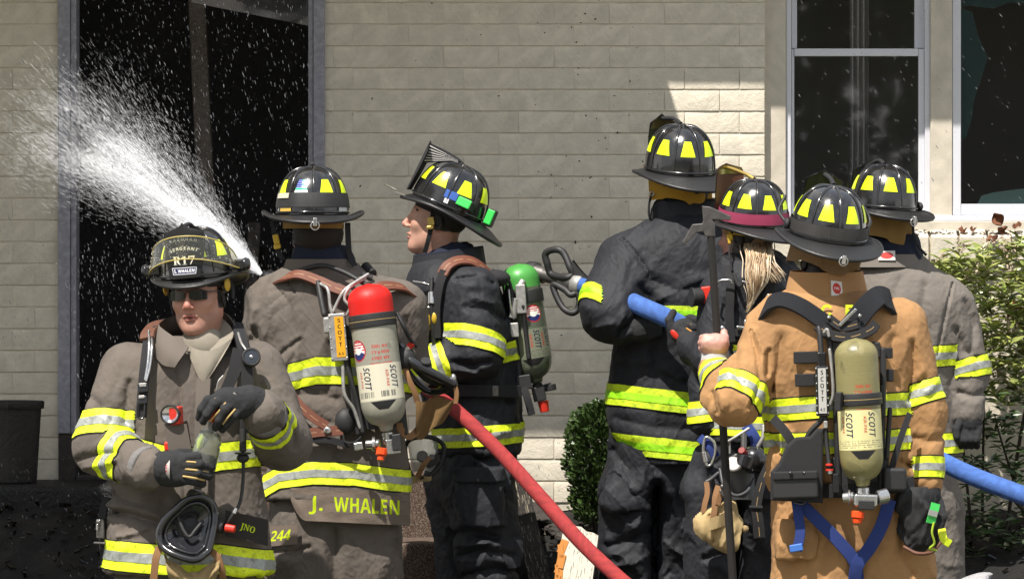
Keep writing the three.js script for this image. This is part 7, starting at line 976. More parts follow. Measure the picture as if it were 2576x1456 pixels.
// ---------------------------------------------------------------- woman with fair ponytail between the black and tan coats
{
  const z = 1.95, W = (u, v, d = 0) => P(u, v, z + d);
  const me = thing('person', 'firefighter with long fair hair under a helmet with a pink band', 'person', [PX(1880, z), -0.74, z], 'firefighters');
  const Sl = W(1822, 735, 0.03), El = W(1796, 905, 0.10), Wl = W(1745, 872, -0.02), Sr = W(1985, 735, 0), Er = W(1990, 900, 0.0), Wr = W(1900, 930, -0.15);
  const pr = [loft(rowsUV(z, [[628, 1838, 1950, 0.075], [656, 1812, 1985, 0.11], [690, 1796, 2004, 0.14], [760, 1790, 2012, 0.155], [850, 1794, 2006, 0.155], [950, 1788, 2000, 0.15], [1050, 1778, 1996, 0.155], [1112, 1770, 1998, 0.16]]), 0, 0.05, 2.3, 0.012), cap(Sl, El, 0.08, 0.07, 1, 0.04), cap(El, Wl, 0.062, 0.056, 2, 0.03), cap(Sr, Er, 0.08, 0.07, 3, 0.04), cap(Er, Wr, 0.065, 0.055, 4, 0.03), cap(W(1762, 960, 0.05), W(1772, 1060, 0.06), 0.040, 0.052, 5, 0.03)];
  const cr = [[[[1830, 760], [1860, 800], [1870, 850]], 0.016, 0.010], [[[1920, 720], [1930, 780]], 0.014, 0.010], [[[1800, 860], [1840, 880], [1880, 870]], 0.016, 0.010]].map(([pts, r, d]) => ({ pts, r, d, z }));
  const [coat, cm] = garment(me, 'coat', pr, M.black, { seed: 21.3, amp: 0.009, fr: 9, creases: cr });
  band(coat, cm, below([[1720, 1012], [1775, 1004], [1850, 996]], z), 0, 0.072, (x, y, q) => { const g = groupAt(pr, x, y, q); return g === 5; });
  band(coat, cm, below([[1780, 862], [1990, 868]], z), 0, 0.06, inG(pr, 0));
  band(coat, cm, below([[1740, 1040], [1990, 1046]], z), 0, 0.066, inG(pr, 0));
  const tr = [loft(rowsUV(z, [[1080, 1770, 1980, 0.13], [1160, 1748, 1975, 0.145], [1240, 1735, 1970, 0.14]]), 0, 0.05), cap(W(1792, 1250, 0.02), W(1800, 1820, 0.0), 0.10, 0.082, 1, 0.05), cap(W(1912, 1250, 0), W(1915, 1820, -0.03), 0.10, 0.08, 1, 0.05)];
  garment(me, 'trousers', tr, M.black, { seed: 22.8, amp: 0.014, fr: 8, h: 0.011, creases: [{ pts: [[1850, 1230], [1852, 1330], [1850, 1460]], r: 0.02, d: 0.04, z }, { pts: [[1770, 1400], [1810, 1390], [1840, 1400]], r: 0.016, d: 0.014, z }] });
  for (const u of [1800, 1915]) part(me, 'boot', [ell(W(u - 20, 1830, -0.05), 0.06, 0.045, 0.13), cylinder(W(u, 1840), W(u, 1760), 0.058, 0.062)], M.rubber);
  part(me, 'head', headGeo(W(1886, 594, 0.0), Q(-2, -128, 0), { skin: [0.42, 0.20, 0.155], hair: true, hairY: 0.0, neck: [0, -0.17, -0.03] }), M.skin);
  const gaus2 = () => (rnd() + rnd() + rnd() - 1.5) * 0.9;
  // hair: many locks
  const locks = []; { const path = [[1906, 612, 34, 0.06], [1910, 645, 36, 0.15], [1908, 690, 27, 0.175], [1897, 735, 16, 0.18], [1884, 786, 6, 0.17]];
    for (let i = 0; i < 460; i++) { const o = gaus2(), od = rr(-1, 1), fly = rnd() < 0.14, len = fly ? rr(0.45, 0.62) : Math.pow(rnd(), 0.45), ph = o * 1.5 + rr(0, 1.2), pts = []; for (let k = 0; k <= 6; k++) { const f = k / 6 * len * 4, j = Math.min(3, Math.floor(f)), t = f - j, A = path[j], B = path[j + 1], w = lerp(A[2], B[2], t), wob = 5.5 * Math.sin(f * 2.6 + ph) * Math.min(1, f); pts.push(W(lerp(A[0], B[0], t) + o * w + wob + (fly ? Math.pow(k / 6, 2) * 46 : 0), lerp(A[1], B[1], t) + rr(-2, 2), lerp(A[3], B[3], t) + od * w * 0.0009 + 0.006 * Math.cos(f * 2.6 + ph))); } locks.push(taperTube(pts, [0.001, 0.0019, 0.0021, 0.0016, 0.0005], 18, 4)); } }
  const hairM = [lin(0.56, 0.42, 0.26), lin(0.34, 0.225, 0.125), lin(0.70, 0.58, 0.42)].map(c => phy({ color: c, roughness: 0.45, sheen: 0.4 }));
  const hair = part(me, 'ponytail', locks.filter((_, i) => i % 3 === 0), hairM[0]); part(hair, 'hair_lock', locks.filter((_, i) => i % 3 === 1), hairM[1]); part(hair, 'hair_lock', locks.filter((_, i) => i % 3 === 2), hairM[2]);
  part(hair, 'hair_underlayer', cloth([cap(W(1908, 612, 0.05), W(1908, 650, 0.125), 0.028, 0.028, 0, 0.03), cap(W(1908, 650, 0.125), W(1897, 725, 0.162), 0.026, 0.010, 0, 0.03)], { amp: 0.008, fr: 30, h: 0.006 }), hairM[1]);
  part(me, 'collar', [sheet((s, t) => { const a = s * 6.28318, c = W(1892, 0, 0), r = lerp(0.115, 0.10, t); return V(c.x + Math.sin(a) * r, PY(lerp(692, 642, t), z), c.z + Math.cos(a) * r * 0.95); }, 40, 5, 0.009)], M.web);
  const gp = (u, v, d) => W(u, v, d);
  const gl = part(me, 'glove', handGeo([cap(gp(1742, 886, -0.03), gp(1734, 862, -0.03), 0.046, 0.042, 0, 0.02), ellp(gp(1716, 830, -0.06), 0.046, 0.036, 0.028, 0, 0.02, Q(0, 0, 40))], [[[gp(1736, 800, -0.065), gp(1758, 806, -0.04), gp(1776, 826, -0.055), gp(1776, 842, -0.085)], 0.0142, 0.011], [[gp(1726, 814, -0.05), gp(1748, 824, -0.025), gp(1766, 844, -0.04), gp(1766, 858, -0.075)], 0.0142, 0.011], [[gp(1714, 830, -0.045), gp(1736, 842, -0.02), gp(1752, 862, -0.035), gp(1752, 874, -0.07)], 0.0142, 0.011], [[gp(1702, 846, -0.05), gp(1722, 860, -0.025), gp(1736, 878, -0.04), gp(1736, 886, -0.07)], 0.0135, 0.0105], [[gp(1694, 834, -0.06), gp(1684, 806, -0.065), gp(1694, 786, -0.08)], 0.0165, 0.0125]], 0.0042, 0.004), M.glove);
  part(gl, 'finger_piping', [tube([gp(1738, 816, -0.025), gp(1752, 820, -0.018), gp(1764, 836, -0.035)], 0.003, 10, 6), tube([gp(1728, 826, -0.022), gp(1742, 836, -0.01), gp(1752, 850, -0.03)], 0.003, 10, 6)], std({ color: lin(0.55, 0.25, 0.05), roughness: 0.8 })); part(gl, 'logo', ell(gp(1698, 842, -0.030), 0.011, 0.020, 0.004, Q(10, -25, 40)), M.redpl);
  const h = helmet('black helmet with pink band above a fair ponytail', W(1896, 560, 0), Q(-8, -136, -3), { scale: 0.99, rear: 0.05, curl: 0.012, rearDrop: 0.022, noPatch: [], band: { t0: 0.04, t1: 0.20, mat: std({ color: lin(0.30, 0.030, 0.085), roughness: 0.8, bumpMap: T.cloth, bumpScale: 0.001 }), name: 'pink_band', wave: 0.01 }, flap: { mat: M.goldDark, len: 0.03, flare: 0.02 }, shield: { top: 0.185, w: 0.064, z1: HB + 0.02, peak: 0.1, mat: M.leather, bracket: M.brass, back: std({ color: lin(0.30, 0.27, 0.08), metalness: 0.85, roughness: 0.25 }), b0: 0.8 } });
  const yt = []; for (let i = 0; i <= 16; i++) { const th = lerp(1.5, 4.4, i / 16); yt.push(V((HA - 0.004) * Math.sin(th), -0.030, (HB - 0.002) * Math.cos(th))); } part(h, 'flap_trim', tube(yt, 0.004, 40, 6), M.yplastic);
  const st = thing('chin_strap', 'thin chin strap with yellow buckle beside the fair ponytail', 'strap', W(1838, 640, 0.08)); part(st, 'strap', tube([W(1842, 580, 0.09), W(1840, 610, 0.10), W(1836, 640, 0.11), W(1842, 680, 0.13)], 0.004, 20, 6), M.web); part(st, 'buckle', [bx(W(1837, 596, 0.10), [0.020, 0.022, 0.008], Q(0, 0, 4)), bx(W(1836, 606, 0.10), [0.012, 0.020, 0.010], Q(0, 0, 4))], M.yplastic);
  // harness with clips
  const hz = thing('climbing_harness', 'black harness with steel clips on the back of the fair-haired firefighter', 'harness', W(1880, 900, 0.15));
  part(hz, 'strap', [ribbon([W(1832, 668, 0.10), W(1838, 720, 0.155), W(1836, 790, 0.165), W(1840, 860, 0.165)], 0.030, 0.006, V(0, 0.2, 1)), ribbon([W(1960, 660, 0.10), W(1940, 720, 0.155), W(1915, 790, 0.165), W(1900, 860, 0.165)], 0.030, 0.006, V(0, 0.2, 1)), ribbon([W(1800, 830, 0.14), W(1860, 836, 0.165), W(1930, 836, 0.165)], 0.026, 0.006, V(0, 0, 1)), tube([W(1846, 690, 0.16), W(1862, 720, 0.185), W(1872, 700, 0.18), W(1900, 712, 0.18)], 0.006, 24, 6)], M.web);
  part(hz, 'clip', [tube([W(1804, 716, 0.165), W(1812, 706, 0.175), W(1836, 704, 0.18), W(1842, 712, 0.178)], 0.004, 16, 6), tube([W(1806, 720, 0.165), W(1802, 748, 0.168), W(1808, 760, 0.17)], 0.0045, 16, 6), tube([W(1870, 708, 0.185), W(1890, 712, 0.188), W(1908, 708, 0.185)], 0.004, 12, 6), ell(W(1902, 718, 0.185), 0.008, 0.008, 0.006), tube([W(1856, 822, 0.178), W(1880, 824, 0.18), W(1896, 820, 0.18)], 0.005, 12, 6), ell(W(1876, 812, 0.18), 0.006, 0.012, 0.006), ell(W(1818, 826, 0.172), 0.009, 0.009, 0.006), tube([W(1925, 770, 0.175), W(1932, 742, 0.18), W(1938, 750, 0.18), W(1930, 780, 0.175)], 0.0055, 16, 6)], M.steel);
  part(hz, 'ring', ell(W(1880, 842, 0.172), 0.014, 0.016, 0.008), M.gloss);
  // red torch with black head
  const fl = thing('flashlight', 'red flashlight with black ribbed head beside the steel hook', 'flashlight', W(1768, 792, 0.05)); part(fl, 'body', [bx(W(1778, 742, 0.08), [0.034, 0.058, 0.034], Q(0, 0, 6), 0.006), bx(W(1786, 776, 0.075), [0.018, 0.05, 0.02], Q(0, 0, 4), 0.005)], M.redpl); part(fl, 'head', [cylinder(W(1768, 745, 0.085), W(1742, 748, 0.095), 0.027, 0.031, 24), cylinder(W(1744, 748, 0.095), W(1739, 748, 0.097), 0.033, 0.033, 24)], M.rubber);
  // blue webbing, carabiner
  const kb = thing('carabiner', 'steel carabiner on blue webbing beside the hook shaft', 'carabiner', W(1782, 1170, 0.17));
  part(kb, 'carabiner', tube([W(1776, 1100, 0.19), W(1796, 1112, 0.195), W(1800, 1136, 0.195), W(1792, 1164, 0.19), W(1782, 1172, 0.19), W(1774, 1160, 0.19), W(1770, 1130, 0.19)], 0.0052, 50, 8, true), M.steel); part(kb, 'gate_sleeve', cylinder(W(1771, 1136, 0.19), W(1776, 1162, 0.19), 0.009, 0.009), M.steel);
  part(kb, 'webbing', [ribbon([W(1760, 1100, 0.17), W(1786, 1122, 0.182), W(1802, 1150, 0.18)], 0.030, 0.005, V(0, 0.2, 1)), ribbon([W(1878, 1070, 0.17), W(1898, 1098, 0.18), W(1904, 1122, 0.175)], 0.036, 0.005, V(0, 0.2, 1))], M.blueweb);
  part(kb, 'bail', [tube([W(1820, 1118, 0.19), W(1850, 1100, 0.2), W(1884, 1078, 0.2)], 0.0055, 16, 8), tube([W(1922, 1072, 0.2), W(1920, 1100, 0.21), W(1908, 1122, 0.205)], 0.007, 16, 8), tube([W(1836, 1110, 0.19), W(1837, 1140, 0.19)], 0.004, 8, 6)], M.alu);
  // facepiece and cloth bag hanging from her belt
  const mm = thing('breathing_mask', 'grey breathing facepiece hanging above the cream cloth bag', 'mask', W(1850, 1260, 0.22));
  const d = 0.20; part(mm, 'facepiece', sheet((s, t) => { const a = lerp(-1.5, 1.5, s); return W(1852 + 44 * Math.sin(a) * (1 - 0.25 * t) + 14 * t, lerp(1172, 1262, t) - 6 * Math.cos(a) * t, d - 0.02 + 0.055 * Math.cos(a) * (1 - 0.3 * t)); }, 24, 10, 0.006), std({ color: lin(0.07, 0.072, 0.078), roughness: 0.4 }));
  part(mm, 'lens_rim', [tube([W(1812, 1180, d), W(1822, 1222, d + 0.03), W(1850, 1246, d + 0.045), W(1880, 1236, d + 0.035), W(1896, 1206, d)], 0.006, 30, 8), tube([W(1808, 1190, d), W(1790, 1205, d), W(1778, 1212, d)], 0.007, 12, 8)], std({ color: lin(0.05, 0.05, 0.055), roughness: 0.45 }));
  part(mm, 'speech_disc', place(lathe([[0, 0], [0.028, 0], [0.031, 0.006], [0.026, 0.012], [0.018, 0.010], [0, 0.011]], 24), W(1846, 1170, d + 0.045), V(-0.1, 0.55, 1)), M.dullsteel);
  part(mm, 'regulator', [ell(W(1900, 1156, d), 0.052, 0.046, 0.05, Q(0, 0, -30)), cylinder(W(1880, 1150, d + 0.02), W(1868, 1180, d + 0.03), 0.04, 0.036)], M.gloss); part(mm, 'purge_knob', cylinder(W(1872, 1140, d + 0.03), W(1866, 1132, d + 0.05), 0.014, 0.012), std({ color: lin(0.22, 0.015, 0.015), roughness: 0.4 })); part(mm, 'supply_line', [cylinder(W(1872, 1130, d + 0.02), W(1872, 1090, d + 0.01), 0.010, 0.010), tube([W(1866, 1142, d + 0.03), W(1850, 1146, d + 0.03), W(1838, 1152, d + 0.02)], 0.006, 12, 6)], M.dullsteel);
  const bag = thing('cloth_bag', 'cream cloth mask bag hanging on brown straps', 'bag', W(1805, 1380, 0.2));
  part(bag, 'bag', cloth([loft(rowsUV(z + 0.2, [[1256, 1826, 1848, 0.018], [1284, 1770, 1856, 0.035], [1312, 1748, 1862, 0.045], [1346, 1758, 1864, 0.048], [1374, 1788, 1860, 0.038], [1388, 1806, 1852, 0.02]]), 0, 0.02, 2.2, 0.012)], { amp: 0.006, fr: 12, h: 0.006, creases: [{ pts: [[1786, 1296], [1800, 1330], [1796, 1362]], r: 0.008, d: 0.012, z: z + 0.2 }, { pts: [[1826, 1280], [1834, 1320], [1830, 1370]], r: 0.010, d: 0.014, z: z + 0.2 }] }), M.netting);
  part(bag, 'fold', sheet((s, t) => W(lerp(1784, 1826, s) + 4 * t, lerp(1336, 1304, t) - 16 * s, 0.252 + 0.012 * Math.sin(s * 4)), 8, 6, 0.005), M.netting);
  part(bag, 'strap', [ribbon([W(1778, 1212, 0.205), W(1780, 1240, 0.215), W(1774, 1266, 0.225), W(1770, 1290, 0.23)], 0.018, 0.004, V(0, 0, 1)), ribbon([W(1808, 1222, 0.22), W(1800, 1250, 0.24), W(1798, 1282, 0.248), W(1794, 1306, 0.25)], 0.020, 0.004, V(0, 0, 1)), ribbon([W(1826, 1220, 0.235), W(1812, 1246, 0.245), W(1806, 1270, 0.248)], 0.018, 0.004, V(0.2, 0, 1))], M.tanstrap); part(bag, 'buckle', [bx(W(1824, 1236, 0.256), [0.032, 0.026, 0.01], Q(0, 0, 30)), ell(W(1818, 1224, 0.262), 0.008, 0.008, 0.006)], M.dullsteel); part(bag, 'tip', ell(W(1874, 1330, 0.2), 0.014, 0.012, 0.01), M.netting);
  const sp = thing('stitched_strap', 'dark strap with tan stitching hanging between the two masks and the pouch', 'strap', W(1908, 1350, 0.25)); part(sp, 'webbing', ribbon([W(1936, 1166, 0.26), W(1916, 1216, 0.275), W(1904, 1272, 0.28), W(1908, 1310, 0.28), W(1912, 1352, 0.275)], (t) => 0.028 + 0.012 * t, 0.005, V(0, 0.1, 1)), M.stitched); part(sp, 'keeper', bx(W(1903, 1276, 0.284), [0.046, 0.010, 0.012], Q(0, 0, -2)), M.web); 
}

// ---------------------------------------------------------------- grey-brown coat at the right, by the window
{
  const z = 1.0, W = (u, v, d = 0) => P(u, v, z + d);
  const me = thing('person', 'firefighter in grey-brown coat under the broken window, back turned', 'person', [PX(2310, z), -0.45, z], 'firefighters');
  const Sr = W(2388, 775, 0), Er = W(2436, 940, 0.03), Wr = W(2440, 1040, 0.08), Sl = W(2190, 775, 0), El = W(2170, 930, 0), Wl = W(2240, 1060, -0.05);
  const pr = [loft(rowsUV(z, [[640, 2180, 2322, 0.08, -0.01], [668, 2160, 2350, 0.115], [705, 2145, 2396, 0.145], [760, 2138, 2420, 0.17], [850, 2140, 2416, 0.175], [950, 2150, 2404, 0.17], [1050, 2160, 2408, 0.17], [1148, 2160, 2422, 0.18]]), 0, 0.05, 2.3, 0.012), cap(Sr, Er, 0.098, 0.075, 1, 0.05), cap(Er, Wr, 0.072, 0.052, 2, 0.03), cap(Sl, El, 0.095, 0.08, 3, 0.05), cap(El, Wl, 0.075, 0.06, 4, 0.03)];
  const cr = [[[[2394, 712], [2376, 770], [2360, 840], [2350, 890]], 0.006, 0.010], [[[2400, 830], [2420, 880], [2450, 900]], 0.016, 0.014], [[[2425, 760], [2445, 820], [2440, 880]], 0.016, 0.012], [[[2320, 720], [2312, 780], [2330, 850]], 0.02, 0.010], [[[2260, 700], [2230, 760]], 0.02, 0.008], [[[2410, 985], [2440, 995], [2475, 985]], 0.014, 0.012]].map(([pts, r, d]) => ({ pts, r, d, z }));
  const [coat, cm] = garment(me, 'coat', pr, M.greycoat, { seed: 25.3, amp: 0.008, fr: 8, creases: cr, soot: 0.2 });
  band(coat, cm, along(Sr, Er), 0.195, 0.070, inG(pr, 1)); band(coat, cm, below([[2100, 880], [2344, 868], [2440, 862]], z), 0, 0.072, inG(pr, 0)); band(coat, cm, below([[2100, 1090], [2440, 1086]], z), 0, 0.070, inG(pr, 0));
  const tr = [loft(rowsUV(z, [[1120, 2180, 2400, 0.14], [1220, 2175, 2405, 0.15], [1290, 2180, 2400, 0.14]]), 0, 0.05), cap(W(2235, 1290), W(2235, 1560), 0.11, 0.09, 1, 0.05), cap(W(2350, 1290), W(2365, 1560), 0.11, 0.09, 1, 0.05)];
  const [tg, tm] = garment(me, 'trousers', tr, M.greycoat, { seed: 26.1, amp: 0.012, fr: 8, h: 0.012 });
  for (const u of [2235, 2365]) part(me, 'boot', [ell(W(u, 1590, -0.05), 0.055, 0.045, 0.14), cylinder(W(u, 1600), W(u, 1520), 0.06, 0.065)], M.rubber);
  part(me, 'head', headGeo(W(2228, 575, 0), Q(-3, 206, 0), { hair: true, hairY: -0.04 }), M.skin);
  part(me, 'hood', cloth([loft(rowsUV(z, [[590, 2178, 2310, 0.085], [625, 2172, 2318, 0.10], [664, 2160, 2330, 0.115]]), 0, 0.02, 2.2, 0.015)], { amp: 0.007, fr: 16, h: 0.008 }), M.navy);
  const grey = M.greycoat.clone(); grey.vertexColors = false; grey.bumpMap = null; part(me, 'collar', sheet((s, t) => { const a = lerp(-1.4, 1.2, s); const c = W(2232, 0, 0), r = lerp(0.135, 0.12, t); return V(c.x + Math.sin(a) * r, PY(lerp(672, 640, t), z), c.z + Math.cos(a) * r); }, 30, 4, 0.008), grey);
  part(me, 'collar_label', sheet((s, t) => { const a = lerp(-0.3, 0.16, s), c = W(2232, 0, 0), r = lerp(0.132, 0.126, t); return V(c.x + Math.sin(a) * r, PY(lerp(654, 630, t), z), c.z + Math.cos(a) * r + 0.005); }, 8, 3, 0.001), std({ roughness: 0.7, map: canvasTex(128, 64, (c, w, h) => { c.fillStyle = '#d8d2cc'; c.fillRect(0, 0, w, h); c.fillStyle = '#c4433e'; c.beginPath(); c.ellipse(64, 32, 48, 22, 0, 0, 7); c.fill(); }) }), 'white label with a red oval');
  const gl = W(2442, 1060, 0.09); part(me, 'glove', handGeo([ellp(gl, 0.042, 0.05, 0.035, 0, 0.02)], [0, 1, 2, 3].map(i => [[W(2420 + i * 14, 1080, 0.10), W(2416 + i * 14, 1106, 0.115), W(2420 + i * 13, 1122, 0.09)], 0.015, 0.012]).concat([[[W(2420, 1056, 0.10), W(2406, 1080, 0.12), W(2408, 1098, 0.125)], 0.016, 0.013]])), M.glove);
  const h = helmet('black helmet with brown neck cloth in front of the sash window', W(2222, 524, 0), Q(-3, 207, 3), { scale: 1.05, rear: 0.045, rearDrop: 0.014, curl: 0.016, ring: true, flap: { mat: M.goldDark, len: 0.10, flare: -0.04 }, shield: { top: 0.150 } });
  part(h, 'goggles', [tube([V(-0.11, 0.01, 0.02), V(-0.125, 0.03, 0.05), V(-0.10, 0.05, 0.10)], 0.006, 14, 6), ell(V(-0.124, 0.014, -0.03), 0.012, 0.016, 0.02)], M.rubber);
  const st = thing('chin_strap', 'loose black strap under the helmet by the sash window', 'strap', W(2305, 640, 0.08)); part(st, 'strap', ribbon([W(2298, 548, 0.08), W(2300, 590, 0.09), W(2312, 620, 0.085), W(2332, 642, 0.07)], 0.010, 0.003, V(0.5, 0, 1)), M.web);
}

// ---------------------------------------------------------------- red line and the nozzle that throws the spray
const NOZ = P(667, 699, 1.60), JETTO = P(250, 345, 0.75);
{
  const hose = thing('red_fire_hose', 'charged red fire hose running from the nozzle man down to the lawn', 'fire hose', P(1400, 1300, 2.2));
  const red = std({ color: lin(0.42, 0.036, 0.037), roughness: 0.75, map: T.grime, bumpMap: T.cloth, bumpScale: 0.0015 });
  const d = NOZ.clone().sub(JETTO).normalize();
  const n0 = NOZ.clone().addScaledVector(d, 0.005), n1 = NOZ.clone().addScaledVector(d, 0.25);
  part(hose, 'hose_jacket', taperTube([n1.clone(), P(780, 800, 1.62), P(900, 870, 1.56), P(1020, 940, 1.60), P(1120, 1012, 1.74), P(1180, 1062, 1.85), P(1262, 1142, 1.95), P(1360, 1250, 2.1), P(1460, 1362, 2.25), P(1560, 1456, 2.4), P(1660, 1540, 2.5), P(1800, 1700, 2.7)], Array(12).fill(0.0245), 220, 24), red);
  const nz = part(hose, 'nozzle', place(lathe([[0.010, 0], [0.030, 0], [0.036, 0.006], [0.036, 0.03], [0.028, 0.04], [0.026, 0.13], [0.036, 0.14], [0.038, 0.22], [0.030, 0.25], [0, 0.25]], 24), n0, d), M.gloss);
  part(nz, 'bail_handle', [tube([P(690, 742, 1.70), P(660, 752, 1.72), P(640, 745, 1.72), P(636, 728, 1.70), P(655, 718, 1.66)], 0.012, 30, 10), ell(P(648, 736, 1.70), 0.021, 0.021, 0.02)], M.gloss);
}
// ---------------------------------------------------------------- water in the air
{
  const drop = new THREE.IcosahedronGeometry(1, 0), wm = phy({ color: lin(0.86, 0.88, 0.92), roughness: 0.25, transmission: 0.0, clearcoat: 0.3 });
  const ax = JETTO.clone().sub(NOZ), L = ax.length(); ax.normalize(); const e1 = ax.clone().cross(V(0, 1, 0)).normalize(), e2 = e1.clone().cross(ax);
  const gauss = () => (rnd() + rnd() + rnd() + rnd() - 2) * 1.22;
  const m = new THREE.Matrix4(), q = new THREE.Quaternion(), up = V(0, 1, 0), list = [];
  while (list.length < 90000) {
    const core = rnd() < 0.40, t = core ? Math.pow(rnd(), 1.7) : Math.pow(rnd(), 1.1) * 1.25, sg = core ? 0.056 : 0.135; let a = gauss() * sg, b = gauss() * sg; if (!core && b < 0) b *= 0.75;
    const w = 0.5 + 0.9 * noise(a * 34, b * 34, t * 1.6) + 0.9 * noise(a * 13 + 4, b * 13, t * 3.2 + 7); if (rnd() > clamp(w * (core ? 1.6 : 1.1), core ? 0.25 * (1 - t) + 0.05 : 0.02, 1)) continue;
    const dir = ax.clone().addScaledVector(e1, a).addScaledVector(e2, b), p = NOZ.clone().addScaledVector(dir, L * t); p.y -= 0.05 * t * t; if (p.z < 0.06 && (p.x < PX(190, 0) || p.x > PX(770, 0))) continue; if (p.z < -1.5) continue;
    const r = rr(0.00006, 0.00017) * (0.8 + 0.35 * t) * (rnd() < 0.02 ? 2 : 1), len = rr(0.006, 0.020); list.push([p, dir.normalize(), r, len]);
  }
  const im = new THREE.InstancedMesh(drop, wm, list.length); list.forEach(([p, d, r, len], i) => { q.setFromUnitVectors(up, d); m.compose(p, q, V(r, len, r)); im.setMatrixAt(i, m); });
  im.name = 'water_spray'; im.userData = { kind: 'stuff', label: 'white fan of water spraying from the nozzle into the doorway', category: 'water' }; im.castShadow = im.receiveShadow = true; scene.add(im);
  const falls = []; const add = (n, u0, u1, v0, v1, z0, z1, sl, k) => { for (let i = 0; i < n; i++) { const z = rr(z0, z1), p = P(rr(u0, u1), rr(v0, v1), z), big = rnd() < 0.10, r = big ? rr(0.001, 0.0019) : rr(0.0004, 0.0009); const d = V(sl + rr(-0.12, 0.12), -1, rr(-0.1, 0.1)).normalize(); falls.push([p, d, r * k, r * k * rr(3.5, big ? 6 : 13)]); } };
  add(1500, 195, 775, -10, 760, 0.15, 1.4, 0.18, 1); add(700, 195, 700, 640, 1150, 0.2, 1.5, 0.15, 1); add(420, -20, 190, 100, 900, 0.2, 1.4, 0.35, 0.9); add(260, 815, 1650, 0, 1050, 0.1, 1.0, 0.3, 0.8); add(170, 1990, 2576, 0, 560, 0.1, 0.9, 0.75, 1.0); add(160, -10, 330, 1150, 1456, 0.6, 2.4, 0.3, 0.8); add(90, 1300, 1540, 950, 1300, 0.2, 0.9, 0.25, 1);
  const fm = new THREE.InstancedMesh(drop, phy({ color: lin(0.30, 0.31, 0.33), roughness: 0.3, clearcoat: 0.3, transmission: 0.35, thickness: 0 }), falls.length); falls.forEach(([p, d, r, len], i) => { q.setFromUnitVectors(up, d); m.compose(p, q, V(r, len, r)); fm.setMatrixAt(i, m); });
  fm.name = 'falling_drops'; fm.userData = { kind: 'stuff', label: 'scattered water drops falling in front of the house', category: 'water' }; fm.castShadow = fm.receiveShadow = true; scene.add(fm);
}
// ---------------------------------------------------------------- plants
function leafGeo(len, w, fold = 0.25) { const p = [0, 0, 0, w * 0.5, len * 0.35, fold * w, w * 0.42, len * 0.65, fold * w * 0.9, 0, len, 0.0, -w * 0.42, len * 0.65, fold * w * 0.9, -w * 0.5, len * 0.35, fold * w, 0, len * 0.35, 0, 0, len * 0.65, 0]; const g = new THREE.BufferGeometry(); g.setAttribute('position', new THREE.Float32BufferAttribute(p, 3)); g.setIndex([0, 1, 6, 1, 2, 7, 1, 7, 6, 2, 3, 7, 0, 6, 5, 6, 7, 5, 5, 7, 4, 7, 3, 4]); return g; }
function leaves(list, base) { const b = base.toNonIndexed(), n = b.attributes.position.count, src = b.attributes.position, pos = new Float32Array(list.length * n * 3), col = new Float32Array(list.length * n * 3), v = V(); list.forEach(([m, c], i) => { for (let k = 0; k < n; k++) { v.fromBufferAttribute(src, k).applyMatrix4(m); pos.set([v.x, v.y, v.z], (i * n + k) * 3); col.set(c, (i * n + k) * 3); } }); const g = new THREE.BufferGeometry(); g.setAttribute('position', new THREE.BufferAttribute(pos, 3)); g.setAttribute('color', new THREE.BufferAttribute(col, 3)); g.computeVertexNormals(); return boxUV(g); }
const basis = (p, d, n, s) => { const y = d.clone().normalize(), x = y.clone().cross(n).normalize(), z = x.clone().cross(y); return new THREE.Matrix4().makeBasis(x, y, z).scale(V(s, s, s)).setPosition(p); };
const leafM = phy({ color: 0xffffff, vertexColors: true, roughness: 0.38, side: THREE.DoubleSide, transmission: 0.0, clearcoat: 0.25, clearcoatRoughness: 0.35 });
{
  const z = 0.55, c = P(1500, 1345, z), sh = thing('boxwood_shrub', 'small clipped boxwood shrub beside the black trousers at the wall', 'shrub', [c.x, groundY(c.x, z), z]);
  const y0 = groundY(c.x, z), y1 = PY(1018, z), list = [];
  const R = t => 0.108 * (0.80 + 0.28 * Math.sin(Math.min(1, t * 1.2) * 2.6)) * (t > 0.88 ? Math.sqrt(Math.max(0.05, (1 - t) / 0.12)) : 1);
  for (let i = 0; i < 8600; i++) { const t = Math.pow(rnd(), 0.9), a = rr(0, 6.28), bump = 1 + 0.42 * noise(Math.cos(a) * 2.4, t * 7, Math.sin(a) * 2.4), r = R(t) * bump * Math.sqrt(rr(0.30, 1.10)), p = V(c.x + 0.022 + Math.sin(a) * r, lerp(y0 + 0.04, y1, t) + rr(-0.01, 0.012), z + Math.cos(a) * r); const d = V(Math.sin(a) * 0.8 + rr(-0.8, 0.8), 0.6 + rr(-0.6, 0.8), Math.cos(a) * 0.8 + rr(-0.8, 0.8)), k = rr(0.6, 1.25); list.push([basis(p, d, V(rr(-1, 1), rr(0, 1), rr(-1, 1)), rr(0.7, 1.2)), [0.05 * k, 0.09 * k, 0.02 * k]]); }
  const f = part(sh, 'foliage', leaves(list, leafGeo(0.021, 0.0125)), leafM); f.userData.kind = 'stuff';
  part(sh, 'stem', [0, 1, 2, 3, 4].map(i => taperTube([V(c.x, y0 - 0.02, z), V(c.x + 0.03 * Math.sin(i * 1.4), lerp(y0, y1, 0.4), z + 0.03 * Math.cos(i * 1.4)), V(c.x + 0.07 * Math.sin(i * 1.4), lerp(y0, y1, 0.8), z + 0.07 * Math.cos(i * 1.4))], [0.009, 0.006, 0.003], 12, 6)), M.charWood);
}
